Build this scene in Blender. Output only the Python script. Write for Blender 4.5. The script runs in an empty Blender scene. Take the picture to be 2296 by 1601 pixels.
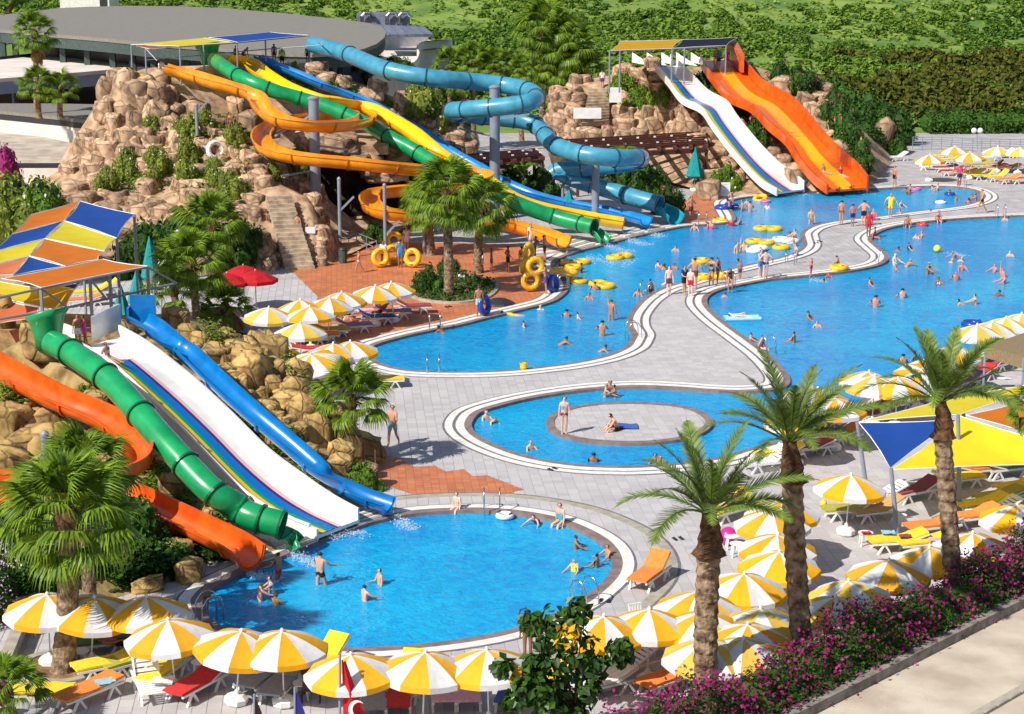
import bpy, bmesh, math, random
import numpy as np
from mathutils import Vector, Matrix, noise
from mathutils.bvhtree import BVHTree
from mathutils.geometry import delaunay_2d_cdt, intersect_point_line
R = math.radians
random.seed(7); rng = np.random.default_rng(11)
scene = bpy.context.scene
COL = scene.collection
# ------------------------------------------------------------------ camera
F, CX, CY, PITCH, CAMH = 4300.0, 1148.0, 800.5, R(13.1), 21.0
cam = bpy.data.cameras.new('camera'); co = bpy.data.objects.new('camera', cam); COL.objects.link(co)
cam.lens = 36 * F / 2296; cam.sensor_width = 36; cam.clip_end = 4000; cam.clip_start = 1
co.location = (0, 0, CAMH); co.rotation_euler = (R(90) - PITCH, 0, 0); scene.camera = co
# ------------------------------------------------------------------ sky, sun, exposure
SUN = Vector((-.74, -.67, .92)).normalized()          # towards the sun
world = bpy.data.worlds.new('World'); scene.world = world; world.use_nodes = True
nt = world.node_tree; bg = nt.nodes['Background']; sk = nt.nodes.new('ShaderNodeTexSky')
sk.sky_type = 'NISHITA'; sk.sun_disc = False
sk.sun_elevation = math.asin(SUN.z); sk.sun_rotation = math.atan2(SUN.x, SUN.y)
nt.links.new(sk.outputs[0], bg.inputs[0]); bg.inputs[1].default_value = .085
sl = bpy.data.lights.new('sun', 'SUN'); so = bpy.data.objects.new('sun', sl); COL.objects.link(so)
sl.energy = 4.6; sl.angle = R(.5); sl.color = (1, .96, .88)
so.rotation_euler = (-SUN).to_track_quat('-Z', 'Y').to_euler(); so.location = (-40, -30, 80)
scene.view_settings.view_transform = 'Standard'; scene.view_settings.look = 'None'
scene.view_settings.exposure = .33; scene.view_settings.gamma = 1
# ------------------------------------------------------------------ where a point of the place lies
_fw = Vector((0, math.cos(PITCH), -math.sin(PITCH))); _up = Vector((0, math.sin(PITCH), math.cos(PITCH)))
def ray(px, py):
    return (Vector((1, 0, 0)) * ((px - CX) / F) + _up * ((CY - py) / F) + _fw)
CAMP = Vector((0, 0, CAMH))
def G(px, py, z=0.0):
    d = ray(px, py); return CAMP + d * ((z - CAMH) / d.z)
def P(px, py, Y):
    d = ray(px, py); return CAMP + d * (Y / d.y)
def hand(v): return math.atan2(v.y, v.x)
# ------------------------------------------------------------------ materials
def S(r, g, b, k=1.0):
    f = lambda v: ((v / 255 + .055) / 1.055) ** 2.4 if v > 10 else v / 255 / 12.92
    return (f(r) * k, f(g) * k, f(b) * k, 1)
def N(nt, t, **kw):
    n = nt.nodes.new(t)
    for k, v in kw.items(): setattr(n, k, v)
    return n
MATS = {}
def mat(name, c1, c2=None, rough=.6, scale=4, bump=0, bscale=12, metal=0, spec=.5, obj=False, island=False,
        objrand=0, coat=0, trans=0, crack=0, detail=4, stretch=None, alpha=1):
    if name in MATS: return MATS[name]
    m = bpy.data.materials.new(name); m.use_nodes = True; MATS[name] = m
    nt = m.node_tree; b = nt.nodes['Principled BSDF']; L = nt.links.new
    b.inputs['Roughness'].default_value = rough; b.inputs['Metallic'].default_value = metal
    b.inputs['Specular IOR Level'].default_value = spec; b.inputs['Coat Weight'].default_value = coat
    tc = N(nt, 'ShaderNodeTexCoord'); vec = tc.outputs['Object']
    if stretch:
        mp = N(nt, 'ShaderNodeMapping'); mp.inputs['Scale'].default_value = stretch; L(vec, mp.inputs[0]); vec = mp.outputs[0]
    nz = N(nt, 'ShaderNodeTexNoise'); nz.inputs['Scale'].default_value = scale; nz.inputs['Detail'].default_value = detail
    L(vec, nz.inputs['Vector'])
    c2 = c2 or tuple(v * .82 for v in c1[:3]) + (1,)
    mx = N(nt, 'ShaderNodeMix', data_type='RGBA'); mx.inputs[6].default_value = c1; mx.inputs[7].default_value = c2
    mr = N(nt, 'ShaderNodeMapRange'); mr.inputs[1].default_value = .35; mr.inputs[2].default_value = .65
    L(nz.outputs['Fac'], mr.inputs[0]); fac = mr.outputs[0]
    if island:
        gm = N(nt, 'ShaderNodeNewGeometry'); ad = N(nt, 'ShaderNodeMath', operation='MULTIPLY_ADD')
        ad.inputs[1].default_value = .7; L(gm.outputs['Random Per Island'], ad.inputs[0])
        m2 = N(nt, 'ShaderNodeMath', operation='MULTIPLY'); m2.inputs[1].default_value = .3; L(fac, m2.inputs[0]); L(m2.outputs[0], ad.inputs[2]); fac = ad.outputs[0]
    L(fac, mx.inputs[0]); out = mx.outputs[2]
    oi = N(nt, 'ShaderNodeObjectInfo')
    if obj:
        mu = N(nt, 'ShaderNodeMix', data_type='RGBA', blend_type='MULTIPLY'); mu.inputs[0].default_value = 1
        L(out, mu.inputs[6]); L(oi.outputs['Color'], mu.inputs[7]); out = mu.outputs[2]
    if objrand:
        hs = N(nt, 'ShaderNodeHueSaturation'); mr2 = N(nt, 'ShaderNodeMapRange')
        mr2.inputs[3].default_value = 1 - objrand; mr2.inputs[4].default_value = 1 + objrand
        L(oi.outputs['Random'], mr2.inputs[0]); L(mr2.outputs[0], hs.inputs['Value']); L(out, hs.inputs['Color']); out = hs.outputs[0]
    h = None
    if crack:
        vo = N(nt, 'ShaderNodeTexVoronoi', feature='DISTANCE_TO_EDGE'); vo.inputs['Scale'].default_value = crack
        n3 = N(nt, 'ShaderNodeTexNoise'); n3.inputs['Scale'].default_value = crack * 1.6; L(vec, n3.inputs['Vector'])
        va = N(nt, 'ShaderNodeMix', data_type='RGBA', blend_type='ADD'); va.inputs[0].default_value = .35; L(vec, va.inputs[6]); L(n3.outputs['Color'], va.inputs[7])
        L(va.outputs[2], vo.inputs['Vector'])
        cr = N(nt, 'ShaderNodeMapRange'); cr.inputs[1].default_value = 0; cr.inputs[2].default_value = .05; cr.inputs[3].default_value = .45; L(vo.outputs['Distance'], cr.inputs[0])
        mu = N(nt, 'ShaderNodeMix', data_type='RGBA', blend_type='MULTIPLY'); mu.inputs[0].default_value = 1
        L(out, mu.inputs[6]); L(cr.outputs[0], mu.inputs[7]); out = mu.outputs[2]; h = cr.outputs[0]
    L(out, b.inputs['Base Color'])
    if bump:
        n2 = N(nt, 'ShaderNodeTexNoise'); n2.inputs['Scale'].default_value = bscale; n2.inputs['Detail'].default_value = 6; L(vec, n2.inputs['Vector'])
        bp = N(nt, 'ShaderNodeBump'); bp.inputs['Strength'].default_value = bump; bp.inputs['Distance'].default_value = .05
        if h is not None:
            aa = N(nt, 'ShaderNodeMath', operation='ADD'); L(n2.outputs['Fac'], aa.inputs[0]); L(h, aa.inputs[1]); L(aa.outputs[0], bp.inputs['Height'])
        else: L(n2.outputs['Fac'], bp.inputs['Height'])
        L(bp.outputs[0], b.inputs['Normal'])
    if trans:
        tr = N(nt, 'ShaderNodeBsdfTranslucent'); L(out, tr.inputs[0]); ms = N(nt, 'ShaderNodeMixShader'); ms.inputs[0].default_value = trans
        L(b.outputs[0], ms.inputs[1]); L(tr.outputs[0], ms.inputs[2]); L(ms.outputs[0], nt.nodes['Material Output'].inputs[0])
    return m
m_fab = mat('fabric', (1, 1, 1, 1), (.9, .9, .9, 1), rough=.8, scale=3, obj=True, trans=.22, bump=.25, bscale=5)
m_towel = mat('towel', (1, 1, 1, 1), (.8, .8, .8, 1), rough=.95, scale=9, obj=True, bump=.5, bscale=40)
m_plastic = mat('white_plastic', (.82, .82, .80, 1), (.70, .70, .68, 1), rough=.35, scale=2)
m_pla = mat('coloured_plastic', (1, 1, 1, 1), (.85, .85, .85, 1), rough=.25, obj=True, scale=2)
m_skin = mat('skin', (1, 1, 1, 1), (.85, .8, .78, 1), rough=.5, scale=3, obj=True)
m_cloth = mat('cloth', (1, 1, 1, 1), (.72, .72, .72, 1), rough=.85, scale=9, obj=True)
m_hair = mat('hair', (1, 1, 1, 1), (.6, .6, .6, 1), rough=.6, scale=30, obj=True)
m_chrome = mat('chrome', (.6, .6, .62, 1), rough=.2, metal=1)
m_steel = mat('grey_paint', (.25, .28, .34, 1), (.20, .23, .29, 1), rough=.45, scale=2)
m_dark = mat('dark_metal', (.03, .03, .035, 1), rough=.5)
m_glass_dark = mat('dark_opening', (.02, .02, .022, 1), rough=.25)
m_rock = mat('rock_pink', S(204, 168, 134), S(108, 84, 64), rough=.9, scale=.9, bump=1, bscale=2.5, crack=.5, objrand=.26, detail=9)
m_rock2 = mat('rock_ochre', S(196, 162, 100), S(118, 88, 48), rough=.9, scale=1.2, bump=1, bscale=3, crack=.55, objrand=.26, detail=9)
m_rockbed = mat('rock_ground_pink', S(196, 164, 132), S(140, 108, 80), rough=1, scale=1.6, bump=1, bscale=3, detail=8)
m_rockbed2 = mat('rock_ground_ochre', S(176, 148, 96), S(104, 82, 48), rough=1, scale=1.6, bump=1, bscale=3, detail=8)
m_soil = mat('dry_soil', S(150, 118, 84), S(110, 84, 56), rough=1, scale=2, bump=.8, bscale=8)
m_leaf = mat('leaf_bright', S(128, 158, 40), S(38, 78, 18), rough=.6, island=True, trans=.3, spec=.3, objrand=.15)
m_leafd = mat('leaf_dark', S(74, 112, 34), S(22, 48, 14), rough=.6, island=True, trans=.25, spec=.25, objrand=.12)
m_leafo = mat('leaf_olive', S(150, 160, 60), S(70, 90, 30), rough=.6, island=True, trans=.3, spec=.3)
m_palm = mat('palm_leaf', S(146, 172, 44), S(44, 84, 22), rough=.5, island=True, trans=.35, spec=.35, objrand=.2)
m_date = mat('date_leaf', S(130, 150, 62), S(54, 82, 34), rough=.5, island=True, trans=.3, spec=.35, objrand=.2)
m_deadf = mat('dead_frond', S(190, 150, 90), S(120, 90, 50), rough=.8, island=True, trans=.2)
m_trunk = mat('palm_trunk', S(160, 136, 108), S(84, 62, 46), rough=.95, scale=5, bump=1, bscale=14)
m_boot = mat('palm_boot', S(110, 76, 48), S(50, 32, 22), rough=1, scale=6, bump=1, bscale=14)
m_bark = mat('bark', S(110, 90, 68), S(70, 54, 40), rough=1, scale=6, bump=.8)
m_magenta = mat('magenta_bract', S(184, 40, 124), S(104, 18, 72), rough=.7, island=True, trans=.3)
m_whitefl = mat('white_flower', S(240, 236, 222), S(220, 214, 190), rough=.7, island=True, trans=.2)
m_pinkfl = mat('pink_flower', S(225, 100, 120), S(180, 60, 70), rough=.7, island=True)
m_yellfl = mat('yellow_leaf', S(235, 190, 30), S(200, 150, 20), rough=.7, island=True, trans=.3)
m_wall = mat('cream_wall', S(226, 214, 204), S(206, 194, 184), rough=.85, scale=.6, bump=.1)
m_wallg = mat('grey_blue_wall', S(150, 160, 178), S(130, 140, 160), rough=.8, scale=.5)
m_roof = mat('roof_grey', S(132, 126, 118), S(118, 113, 106), rough=.95, scale=2.5, bump=.2, bscale=20, stretch=(1, 3, 1))
m_roofg = mat('roof_edge', S(70, 84, 80), S(56, 70, 66), rough=.8)
m_wood = mat('dark_wood', S(96, 48, 34), S(64, 30, 20), rough=.7, scale=3, stretch=(1, 8, 1), bump=.2)
m_tile = mat('grey_tile', S(192, 187, 186), S(170, 165, 166), rough=.8, scale=.5, island=True, bump=.25, bscale=25)
m_grout = mat('grout', S(112, 106, 112), S(98, 92, 98), rough=1, scale=1)
m_white = mat('white_stone', S(236, 232, 224), S(214, 208, 200), rough=.6, scale=3)
m_brown = mat('brown_stone', S(140, 122, 118), S(116, 98, 94), rough=.75, scale=2.5)
m_beige = mat('beige_stone', S(176, 168, 152), S(150, 142, 130), rough=.75, scale=2.5)
m_kerbd = mat('grey_stone', S(118, 114, 122), S(100, 96, 104), rough=.75, scale=2.5)
# ------------------------------------------------------------------ mesh helpers
def npmesh(name, V, Fq):
    V = np.asarray(V, dtype=np.float32); Fq = np.asarray(Fq, dtype=np.int32)
    me = bpy.data.meshes.new(name); n, k = Fq.shape
    me.vertices.add(len(V)); me.vertices.foreach_set('co', V.ravel())
    me.loops.add(n * k); me.loops.foreach_set('vertex_index', Fq.ravel())
    me.polygons.add(n); me.polygons.foreach_set('loop_start', np.arange(n, dtype=np.int32) * k)
    me.polygons.foreach_set('loop_total', np.full(n, k, dtype=np.int32))
    me.polygons.foreach_set('use_smooth', np.zeros(n, dtype=bool)); me.update(); me.validate(); return me
class MB:
    def __init__(s): s.v = []; s.f = []
    def add(s, V, Fc):
        o = len(s.v); s.v += [tuple(v) for v in V]; s.f += [tuple(i + o for i in f) for f in Fc]; return s
    def box(s, c, d, rz=0, M=None, taper=1):
        x, y, z = [q / 2 for q in d]; V = []
        for k in (-1, 1):
            t = taper if k > 0 else 1
            for a, b in ((-1, -1), (1, -1), (1, 1), (-1, 1)):
                p = Vector((a * x * t, b * y * t, k * z)); p.rotate(Matrix.Rotation(rz, 3, 'Z'))
                if M is not None: p = M @ p
                V.append(Vector(c) + p)
        return s.add(V, [(3, 2, 1, 0), (4, 5, 6, 7), (0, 1, 5, 4), (1, 2, 6, 5), (2, 3, 7, 6), (3, 0, 4, 7)])
    def bar(s, a, b, w, h=None, n=4):
        return s.tube([a, b], [w / 2 * (1.414 if n == 4 else 1)] * 2, n, ph=math.pi / 4 if n == 4 else 0)
    def tube(s, pts, rad, n=8, ph=0, cap=True):
        pts = [Vector(p) for p in pts]
        if not isinstance(rad, (list, tuple)): rad = [rad] * len(pts)
        V = []; m = len(pts); prev = None
        for i, p in enumerate(pts):
            t = (pts[min(i + 1, m - 1)] - pts[max(i - 1, 0)]).normalized()
            if prev is None:
                u = Vector((0, 0, 1)) if abs(t.z) < .9 else Vector((0, 1, 0))
            else: u = prev
            s1 = t.cross(u).normalized(); u = s1.cross(t).normalized(); prev = u
            for k in range(n):
                a = 2 * math.pi * k / n + ph; V.append(p + (s1 * math.cos(a) + u * math.sin(a)) * rad[i])
        Fc = [(i * n + k, i * n + (k + 1) % n, (i + 1) * n + (k + 1) % n, (i + 1) * n + k) for i in range(m - 1) for k in range(n)]
        if cap: Fc += [tuple(range(n))[::-1], tuple((m - 1) * n + k for k in range(n))]
        return s.add(V, Fc)
    def lathe(s, prof, n=12, c=(0, 0, 0)):
        V = []; m = len(prof)
        for r, z in prof:
            for k in range(n):
                a = 2 * math.pi * k / n; V.append((c[0] + r * math.cos(a), c[1] + r * math.sin(a), c[2] + z))
        return s.add(V, [(i * n + k, i * n + (k + 1) % n, (i + 1) * n + (k + 1) % n, (i + 1) * n + k) for i in range(m - 1) for k in range(n)] + [tuple(range(n))[::-1], tuple((m - 1) * n + k for k in range(n))])
    def prism(s, pts, z0, z1):
        n = len(pts); V = [(p[0], p[1], z0) for p in pts] + [(p[0], p[1], z1) for p in pts]
        return s.add(V, [tuple(range(n))[::-1], tuple(range(n, 2 * n))] + [(i, (i + 1) % n, n + (i + 1) % n, n + i) for i in range(n)])
    def slab(s, pts, th=.04):
        pts = [Vector(p) for p in pts]; n = len(pts)
        V = [p for p in pts] + [p - Vector((0, 0, th)) for p in pts]
        return s.add(V, [tuple(range(n)), tuple(range(n, 2 * n))[::-1]] + [(i, n + i, n + (i + 1) % n, (i + 1) % n) for i in range(n)])
    def ball(s, c, r, n=10, sq=(1, 1, 1)):
        m = n // 2 + 1; V = []
        for i in range(m + 1):
            th = math.pi * min(max(i / m, .02), .98)
            for k in range(n):
                a = 2 * math.pi * k / n
                V.append((c[0] + r * sq[0] * math.sin(th) * math.cos(a), c[1] + r * sq[1] * math.sin(th) * math.sin(a), c[2] + r * sq[2] * math.cos(th)))
        return s.add(V, [(i * n + k, (i + 1) * n + k, (i + 1) * n + (k + 1) % n, i * n + (k + 1) % n) for i in range(m) for k in range(n)] + [tuple(range(n)), tuple(m * n + k for k in range(n))[::-1]])
    def torus(s, c, Rm, r, n=20, m=8, axis='Z', tilt=None):
        V = []
        for i in range(n):
            a = 2 * math.pi * i / n
            for k in range(m):
                b = 2 * math.pi * k / m; q = Rm + r * math.cos(b)
                p = Vector((q * math.cos(a), q * math.sin(a), r * math.sin(b)))
                if tilt is not None: p = tilt @ p
                V.append(Vector(c) + p)
        return s.add(V, [(i * m + k, ((i + 1) % n) * m + k, ((i + 1) % n) * m + (k + 1) % m, i * m + (k + 1) % m) for i in range(n) for k in range(m)])
    def mesh(s, name, smooth=False):
        me = bpy.data.meshes.new(name); me.from_pydata(s.v, [], s.f); me.update()
        if smooth:
            me.polygons.foreach_set('use_smooth', [True] * len(me.polygons))
        return me
def tag(o, label=None, cat=None, group=None, kind=None):
    if label: o['label'] = label
    if cat: o['category'] = cat
    if group: o['group'] = group
    if kind: o['kind'] = kind
    return o
def thing(name, label, cat, loc=(0, 0, 0), rz=0, group=None, sc=1):
    o = bpy.data.objects.new(name, None); COL.objects.link(o); o.location = loc; o.rotation_euler = (0, 0, rz); o.empty_display_size = .3
    o.scale = (sc, sc, sc) if not isinstance(sc, (tuple, list)) else sc
    return tag(o, label, cat, group)
def part(name, me, m, parent=None, color=None, smooth=False, world=False, label=None, kind=None, loc=None, rot=None, sc=None):
    if isinstance(me, MB): me = me.mesh(name, smooth)
    elif smooth and len(me.polygons): me.polygons.foreach_set('use_smooth', [True] * len(me.polygons))
    if m is not None and not me.materials: me.materials.append(m)
    o = bpy.data.objects.new(name, me); COL.objects.link(o)
    if parent is not None:
        o.parent = parent
        if world: o.location = -Vector(parent.location)
    if loc is not None: o.location = loc
    if rot is not None: o.rotation_euler = rot
    if sc is not None: o.scale = sc if isinstance(sc, (tuple, list, Vector)) else (sc,) * 3
    if color: o.color = color
    if label: o['label'] = label
    if kind: o['kind'] = kind
    return o
def smart(o, ang=40):
    me = o.data; me.polygons.foreach_set('use_smooth', [True] * len(me.polygons))
    me.set_sharp_from_angle(angle=R(ang)); return o
def struct(name, me, m, **kw): return tag(part(name, me, m, **kw), kind='structure')
def copy_tree(o, parent=None):
    c = o.copy(); COL.objects.link(c); c.parent = parent
    for ch in o.children: copy_tree(ch, c)
    return c
CACHE = {}
def spawn(key, build, loc, label, rz=0, group=None, sc=1, colors=None, rot=None):
    if key not in CACHE: o = build(); CACHE[key] = [o, False]
    src, used = CACHE[key]
    o = copy_tree(src) if used else src; CACHE[key][1] = True
    o.location = loc; o.rotation_euler = rot or (0, 0, rz); o.scale = (sc,) * 3 if not isinstance(sc, (tuple, list)) else sc
    o['label'] = label
    if group: o['group'] = group
    def rec(q):
        for ch in q.children:
            n = ch.name.split('.')[0]
            if colors and n in colors: ch.color = colors[n]
            rec(ch)
    rec(o); return o
def rail(name, pts, r, m, parent, n=6): return part(name, MB().tube(pts, r, n), m, parent, world=True)
def crv(pts, n=6, closed=False):
    pts = [Vector(p) for p in pts]; out = []; m = len(pts)
    for i in range(m if closed else m - 1):
        p0 = pts[(i - 1) % m] if closed or i > 0 else pts[0] * 2 - pts[1]
        p1 = pts[i]; p2 = pts[(i + 1) % m]; p3 = pts[(i + 2) % m] if closed or i + 2 < m else p2 * 2 - p1
        for k in range(n):
            t = k / n
            out.append(.5 * ((2 * p1) + (p2 - p0) * t + (2 * p0 - 5 * p1 + 4 * p2 - p3) * t * t + (3 * p1 - p0 - 3 * p2 + p3) * t ** 3))
    if not closed: out.append(pts[-1])
    return out
def inpoly(x, y, poly):
    c = False; n = len(poly); j = n - 1
    for i in range(n):
        if (poly[i][1] > y) != (poly[j][1] > y) and x < (poly[j][0] - poly[i][0]) * (y - poly[i][1]) / (poly[j][1] - poly[i][1]) + poly[i][0]: c = not c
        j = i
    return c
def inpoly_np(X, Y, poly):
    c = np.zeros(X.shape, bool); n = len(poly); j = n - 1
    for i in range(n):
        xi, yi = poly[i][0], poly[i][1]; xj, yj = poly[j][0], poly[j][1]
        if yi != yj: c ^= ((yi > Y) != (yj > Y)) & (X < (xj - xi) * (Y - yi) / (yj - yi) + xi)
        j = i
    return c
from mathutils.geometry import tessellate_polygon
# ------------------------------------------------------------------ pools
def gl(pts, z=0): return [G(x, y, z) for x, y in pts]
PA = [(830, 789), (842, 774), (899, 757), (965, 742), (1032, 729), (1099, 712), (1166, 696), (1233, 679), (1262, 663), (1275, 645), (1268, 625), (1250, 605), (1245, 590), (1262, 577), (1300, 563), (1345, 552), (1400, 537), (1455, 524), (1530, 509), (1600, 503), (1640, 498), (1650, 489), (1640, 470), (1636, 456), (1650, 447), (1690, 441), (1744, 437), (1857, 428), (1944, 425), (2031, 420), (2100, 418), (2145, 420), (2180, 426), (2200, 436), (2198, 447), (2170, 458), (2132, 465), (2045, 475), (1965, 486), (1881, 495), (1840, 502), (1812, 511), (1796, 523), (1797, 535), (1800, 550), (1786, 564), (1750, 577), (1664, 597), (1600, 612), (1530, 632), (1477, 649), (1443, 669), (1420, 692), (1408, 712), (1408, 732), (1417, 749), (1413, 762), (1400, 779), (1360, 797), (1300, 811), (1233, 821), (1133, 831), (1032, 834), (925, 831), (865, 819), (838, 804)]
PB = [(1771, 856), (1764, 836), (1730, 800), (1680, 762), (1630, 726), (1597, 697), (1585, 678), (1592, 662), (1620, 649), (1664, 639), (1730, 627), (1831, 617), (1914, 607), (1964, 597), (1988, 586), (1992, 573), (1972, 555), (1955, 538), (1966, 524), (1998, 511), (2065, 499), (2165, 490), (2296, 484), (2420, 480), (2500, 520), (2480, 640), (2400, 700), (2300, 735), (2190, 790), (2080, 836), (1990, 868), (1920, 905), (1860, 945), (1800, 972), (1740, 992), (1674, 1008), (1622, 1024), (1550, 1036), (1450, 1045), (1366, 1046), (1283, 1041), (1199, 1027), (1133, 1007), (1082, 983), (1059, 962), (1060, 943), (1082, 923), (1149, 903), (1233, 886), (1333, 873), (1433, 868), (1530, 872), (1597, 877), (1664, 879), (1727, 875), (1760, 868)]
PD = [(452, 1352), (461, 1333), (485, 1313), (531, 1290), (600, 1262), (668, 1233), (740, 1205), (805, 1181), (849, 1168), (932, 1152), (1032, 1146), (1133, 1149), (1233, 1165), (1300, 1189), (1350, 1219), (1372, 1253), (1367, 1287), (1333, 1323), (1283, 1358), (1199, 1395), (1099, 1423), (966, 1443), (832, 1453), (700, 1450), (600, 1437), (520, 1415), (470, 1388)]
PI = [(1226, 949), (1232, 934), (1262, 918), (1315, 907), (1380, 903), (1450, 903), (1520, 909), (1570, 922), (1596, 940), (1596, 955), (1570, 974), (1520, 987), (1450, 994), (1380, 994), (1315, 989), (1262, 978), (1233, 964)]
def smooth_loop(pts, n=5): return crv(gl(pts), n, True)
LA, LB, LD, LI = (smooth_loop(p) for p in (PA, PB, PD, PI))
def area2(L): return sum(L[i - 1].x * L[i].y - L[i].x * L[i - 1].y for i in range(len(L)))
def offset(L, d):                                    # d > 0: outwards
    s = 1 if area2(L) > 0 else -1; n = len(L); out = []
    for i in range(n):
        t = (L[(i + 2) % n] - L[i - 2]); t = Vector((t.x, t.y, 0)).normalized()
        out.append(L[i] + Vector((t.y, -t.x, 0)) * s * d)
    return out
def ribbon(L, d0, d1, z, depth=.05, i0=0, i1=None):
    a = offset(L, d0); b = offset(L, d1); n = len(L); rng_ = range(n) if i1 is None else [(i0 + k) % n for k in range((i1 - i0) % n)]
    V = []; Fc = []
    for p, q in zip(a, b): V += [(p.x, p.y, z), (q.x, q.y, z), (p.x, p.y, z - depth), (q.x, q.y, z - depth)]
    for i in rng_:
        j = (i + 1) % n
        Fc += [(4 * i, 4 * j, 4 * j + 1, 4 * i + 1), (4 * i + 2, 4 * j + 2, 4 * j, 4 * i), (4 * i + 1, 4 * j + 1, 4 * j + 3, 4 * i + 3)]
    m = MB(); m.v = V; m.f = Fc; return m
def fill(loops, z, name):
    loops = [[Vector((p[0], p[1], 0)) for p in L] for L in loops]
    tri = tessellate_polygon(loops); V = [(p.x, p.y, z) for L in loops for p in L]
    me = bpy.data.meshes.new(name); me.from_pydata(V, [], [tuple(t) for t in tri]); me.update()
    bm = bmesh.new(); bm.from_mesh(me); bmesh.ops.recalc_face_normals(bm, faces=bm.faces)
    if sum(f.normal.z for f in bm.faces) < 0: bmesh.ops.reverse_faces(bm, faces=bm.faces)
    for f in bm.faces:
        if f.normal.z < 0: f.normal_flip()
    bm.to_mesh(me); bm.free(); return me
TA = R(5)
def tile_mat():
    m = bpy.data.materials.new('paving'); m.use_nodes = True; nt = m.node_tree; L = nt.links.new; b = nt.nodes['Principled BSDF']
    tc = N(nt, 'ShaderNodeTexCoord'); mp = N(nt, 'ShaderNodeMapping'); mp.inputs['Rotation'].default_value = (0, 0, -TA); L(tc.outputs['Object'], mp.inputs[0])
    br = N(nt, 'ShaderNodeTexBrick', offset=0); L(mp.outputs[0], br.inputs['Vector']); br.inputs['Scale'].default_value = 1
    br.inputs['Color1'].default_value = S(186, 181, 180); br.inputs['Color2'].default_value = S(171, 166, 166); br.inputs['Mortar'].default_value = S(142, 136, 142)
    br.inputs['Mortar Size'].default_value = .012; br.inputs['Brick Width'].default_value = .4; br.inputs['Row Height'].default_value = .4
    nz = N(nt, 'ShaderNodeTexNoise'); nz.inputs['Scale'].default_value = .7; nz.inputs['Detail'].default_value = 8; L(tc.outputs['Object'], nz.inputs['Vector'])
    mr = N(nt, 'ShaderNodeMapRange'); mr.inputs[1].default_value = .3; mr.inputs[2].default_value = .7; mr.inputs[3].default_value = .78; mr.inputs[4].default_value = 1.12; L(nz.outputs['Fac'], mr.inputs[0])
    mu = N(nt, 'ShaderNodeMix', data_type='RGBA', blend_type='MULTIPLY'); mu.inputs[0].default_value = 1; L(br.outputs[0], mu.inputs[6]); L(mr.outputs[0], mu.inputs[7])
    L(mu.outputs[2], b.inputs['Base Color']); b.inputs['Roughness'].default_value = .8
    return m
def red_mat():
    m = tile_mat(); m.name = 'terracotta_paving'
    br = [n for n in m.node_tree.nodes if n.type == 'TEX_BRICK'][0]
    br.inputs['Color1'].default_value = S(206, 130, 86); br.inputs['Color2'].default_value = S(190, 110, 70); br.inputs['Mortar'].default_value = S(160, 96, 70)
    br.inputs['Brick Width'].default_value = .3; br.inputs['Row Height'].default_value = .3
    m.node_tree.nodes['Principled BSDF'].inputs['Roughness'].default_value = .5
    return m
def water_mat():
    m = bpy.data.materials.new('pool_water'); m.use_nodes = True; nt = m.node_tree; L = nt.links.new; b = nt.nodes['Principled BSDF']
    tc = N(nt, 'ShaderNodeTexCoord')
    n1 = N(nt, 'ShaderNodeTexNoise'); n1.inputs['Scale'].default_value = 1.6; n1.inputs['Detail'].default_value = 5; n1.inputs['Distortion'].default_value = 1.2; L(tc.outputs['Object'], n1.inputs['Vector'])
    n2 = N(nt, 'ShaderNodeTexNoise'); n2.inputs['Scale'].default_value = .12; n2.inputs['Detail'].default_value = 3; L(tc.outputs['Object'], n2.inputs['Vector'])
    mx = N(nt, 'ShaderNodeMix', data_type='RGBA'); mx.inputs[6].default_value = S(0, 138, 208); mx.inputs[7].default_value = S(16, 176, 226)
    ad = N(nt, 'ShaderNodeMath', operation='MULTIPLY_ADD'); ad.inputs[1].default_value = .5; L(n1.outputs[0], ad.inputs[0])
    m5 = N(nt, 'ShaderNodeMath', operation='MULTIPLY'); m5.inputs[1].default_value = .5; L(n2.outputs[0], m5.inputs[0]); L(m5.outputs[0], ad.inputs[2])
    mr = N(nt, 'ShaderNodeMapRange'); mr.inputs[1].default_value = .38; mr.inputs[2].default_value = .62; L(ad.outputs[0], mr.inputs[0]); L(mr.outputs[0], mx.inputs[0])
    L(mx.outputs[2], b.inputs['Base Color']); b.inputs['Roughness'].default_value = .12; b.inputs['IOR'].default_value = 1.33; b.inputs['Specular IOR Level'].default_value = .4
    b.inputs['Alpha'].default_value = .93
    n3 = N(nt, 'ShaderNodeTexNoise'); n3.inputs['Scale'].default_value = 4.5; n3.inputs['Detail'].default_value = 4; n3.inputs['Distortion'].default_value = .8; L(tc.outputs['Object'], n3.inputs['Vector'])
    bp = N(nt, 'ShaderNodeBump'); bp.inputs['Strength'].default_value = .7; bp.inputs['Distance'].default_value = .12; L(n3.outputs[0], bp.inputs['Height']); L(bp.outputs[0], b.inputs['Normal'])
    return m
m_pave, m_red, m_water = tile_mat(), red_mat(), water_mat()
m_floor = mat('pool_floor', S(60, 170, 220), S(40, 150, 205), rough=.5, scale=2)
OUT = [(-75, 36), (75, 36), (75, 186), (-75, 186)]
struct('deck', fill([OUT, LA, LB, LD], 0, 'deck'), m_pave)
struct('island_deck', fill([offset(LI, -.02)], 0, 'island'), m_pave)
struct('ground', MB().add([(-1500, -200, -1.7), (1500, -200, -1.7), (1500, 1800, -1.7), (-1500, 1800, -1.7)], [(0, 1, 2, 3)]), m_soil)
struct('pool_floor', MB().add([(-60, 38, -1.4), (70, 38, -1.4), (70, 175, -1.4), (-60, 175, -1.4)], [(0, 1, 2, 3)]), m_floor)
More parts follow.
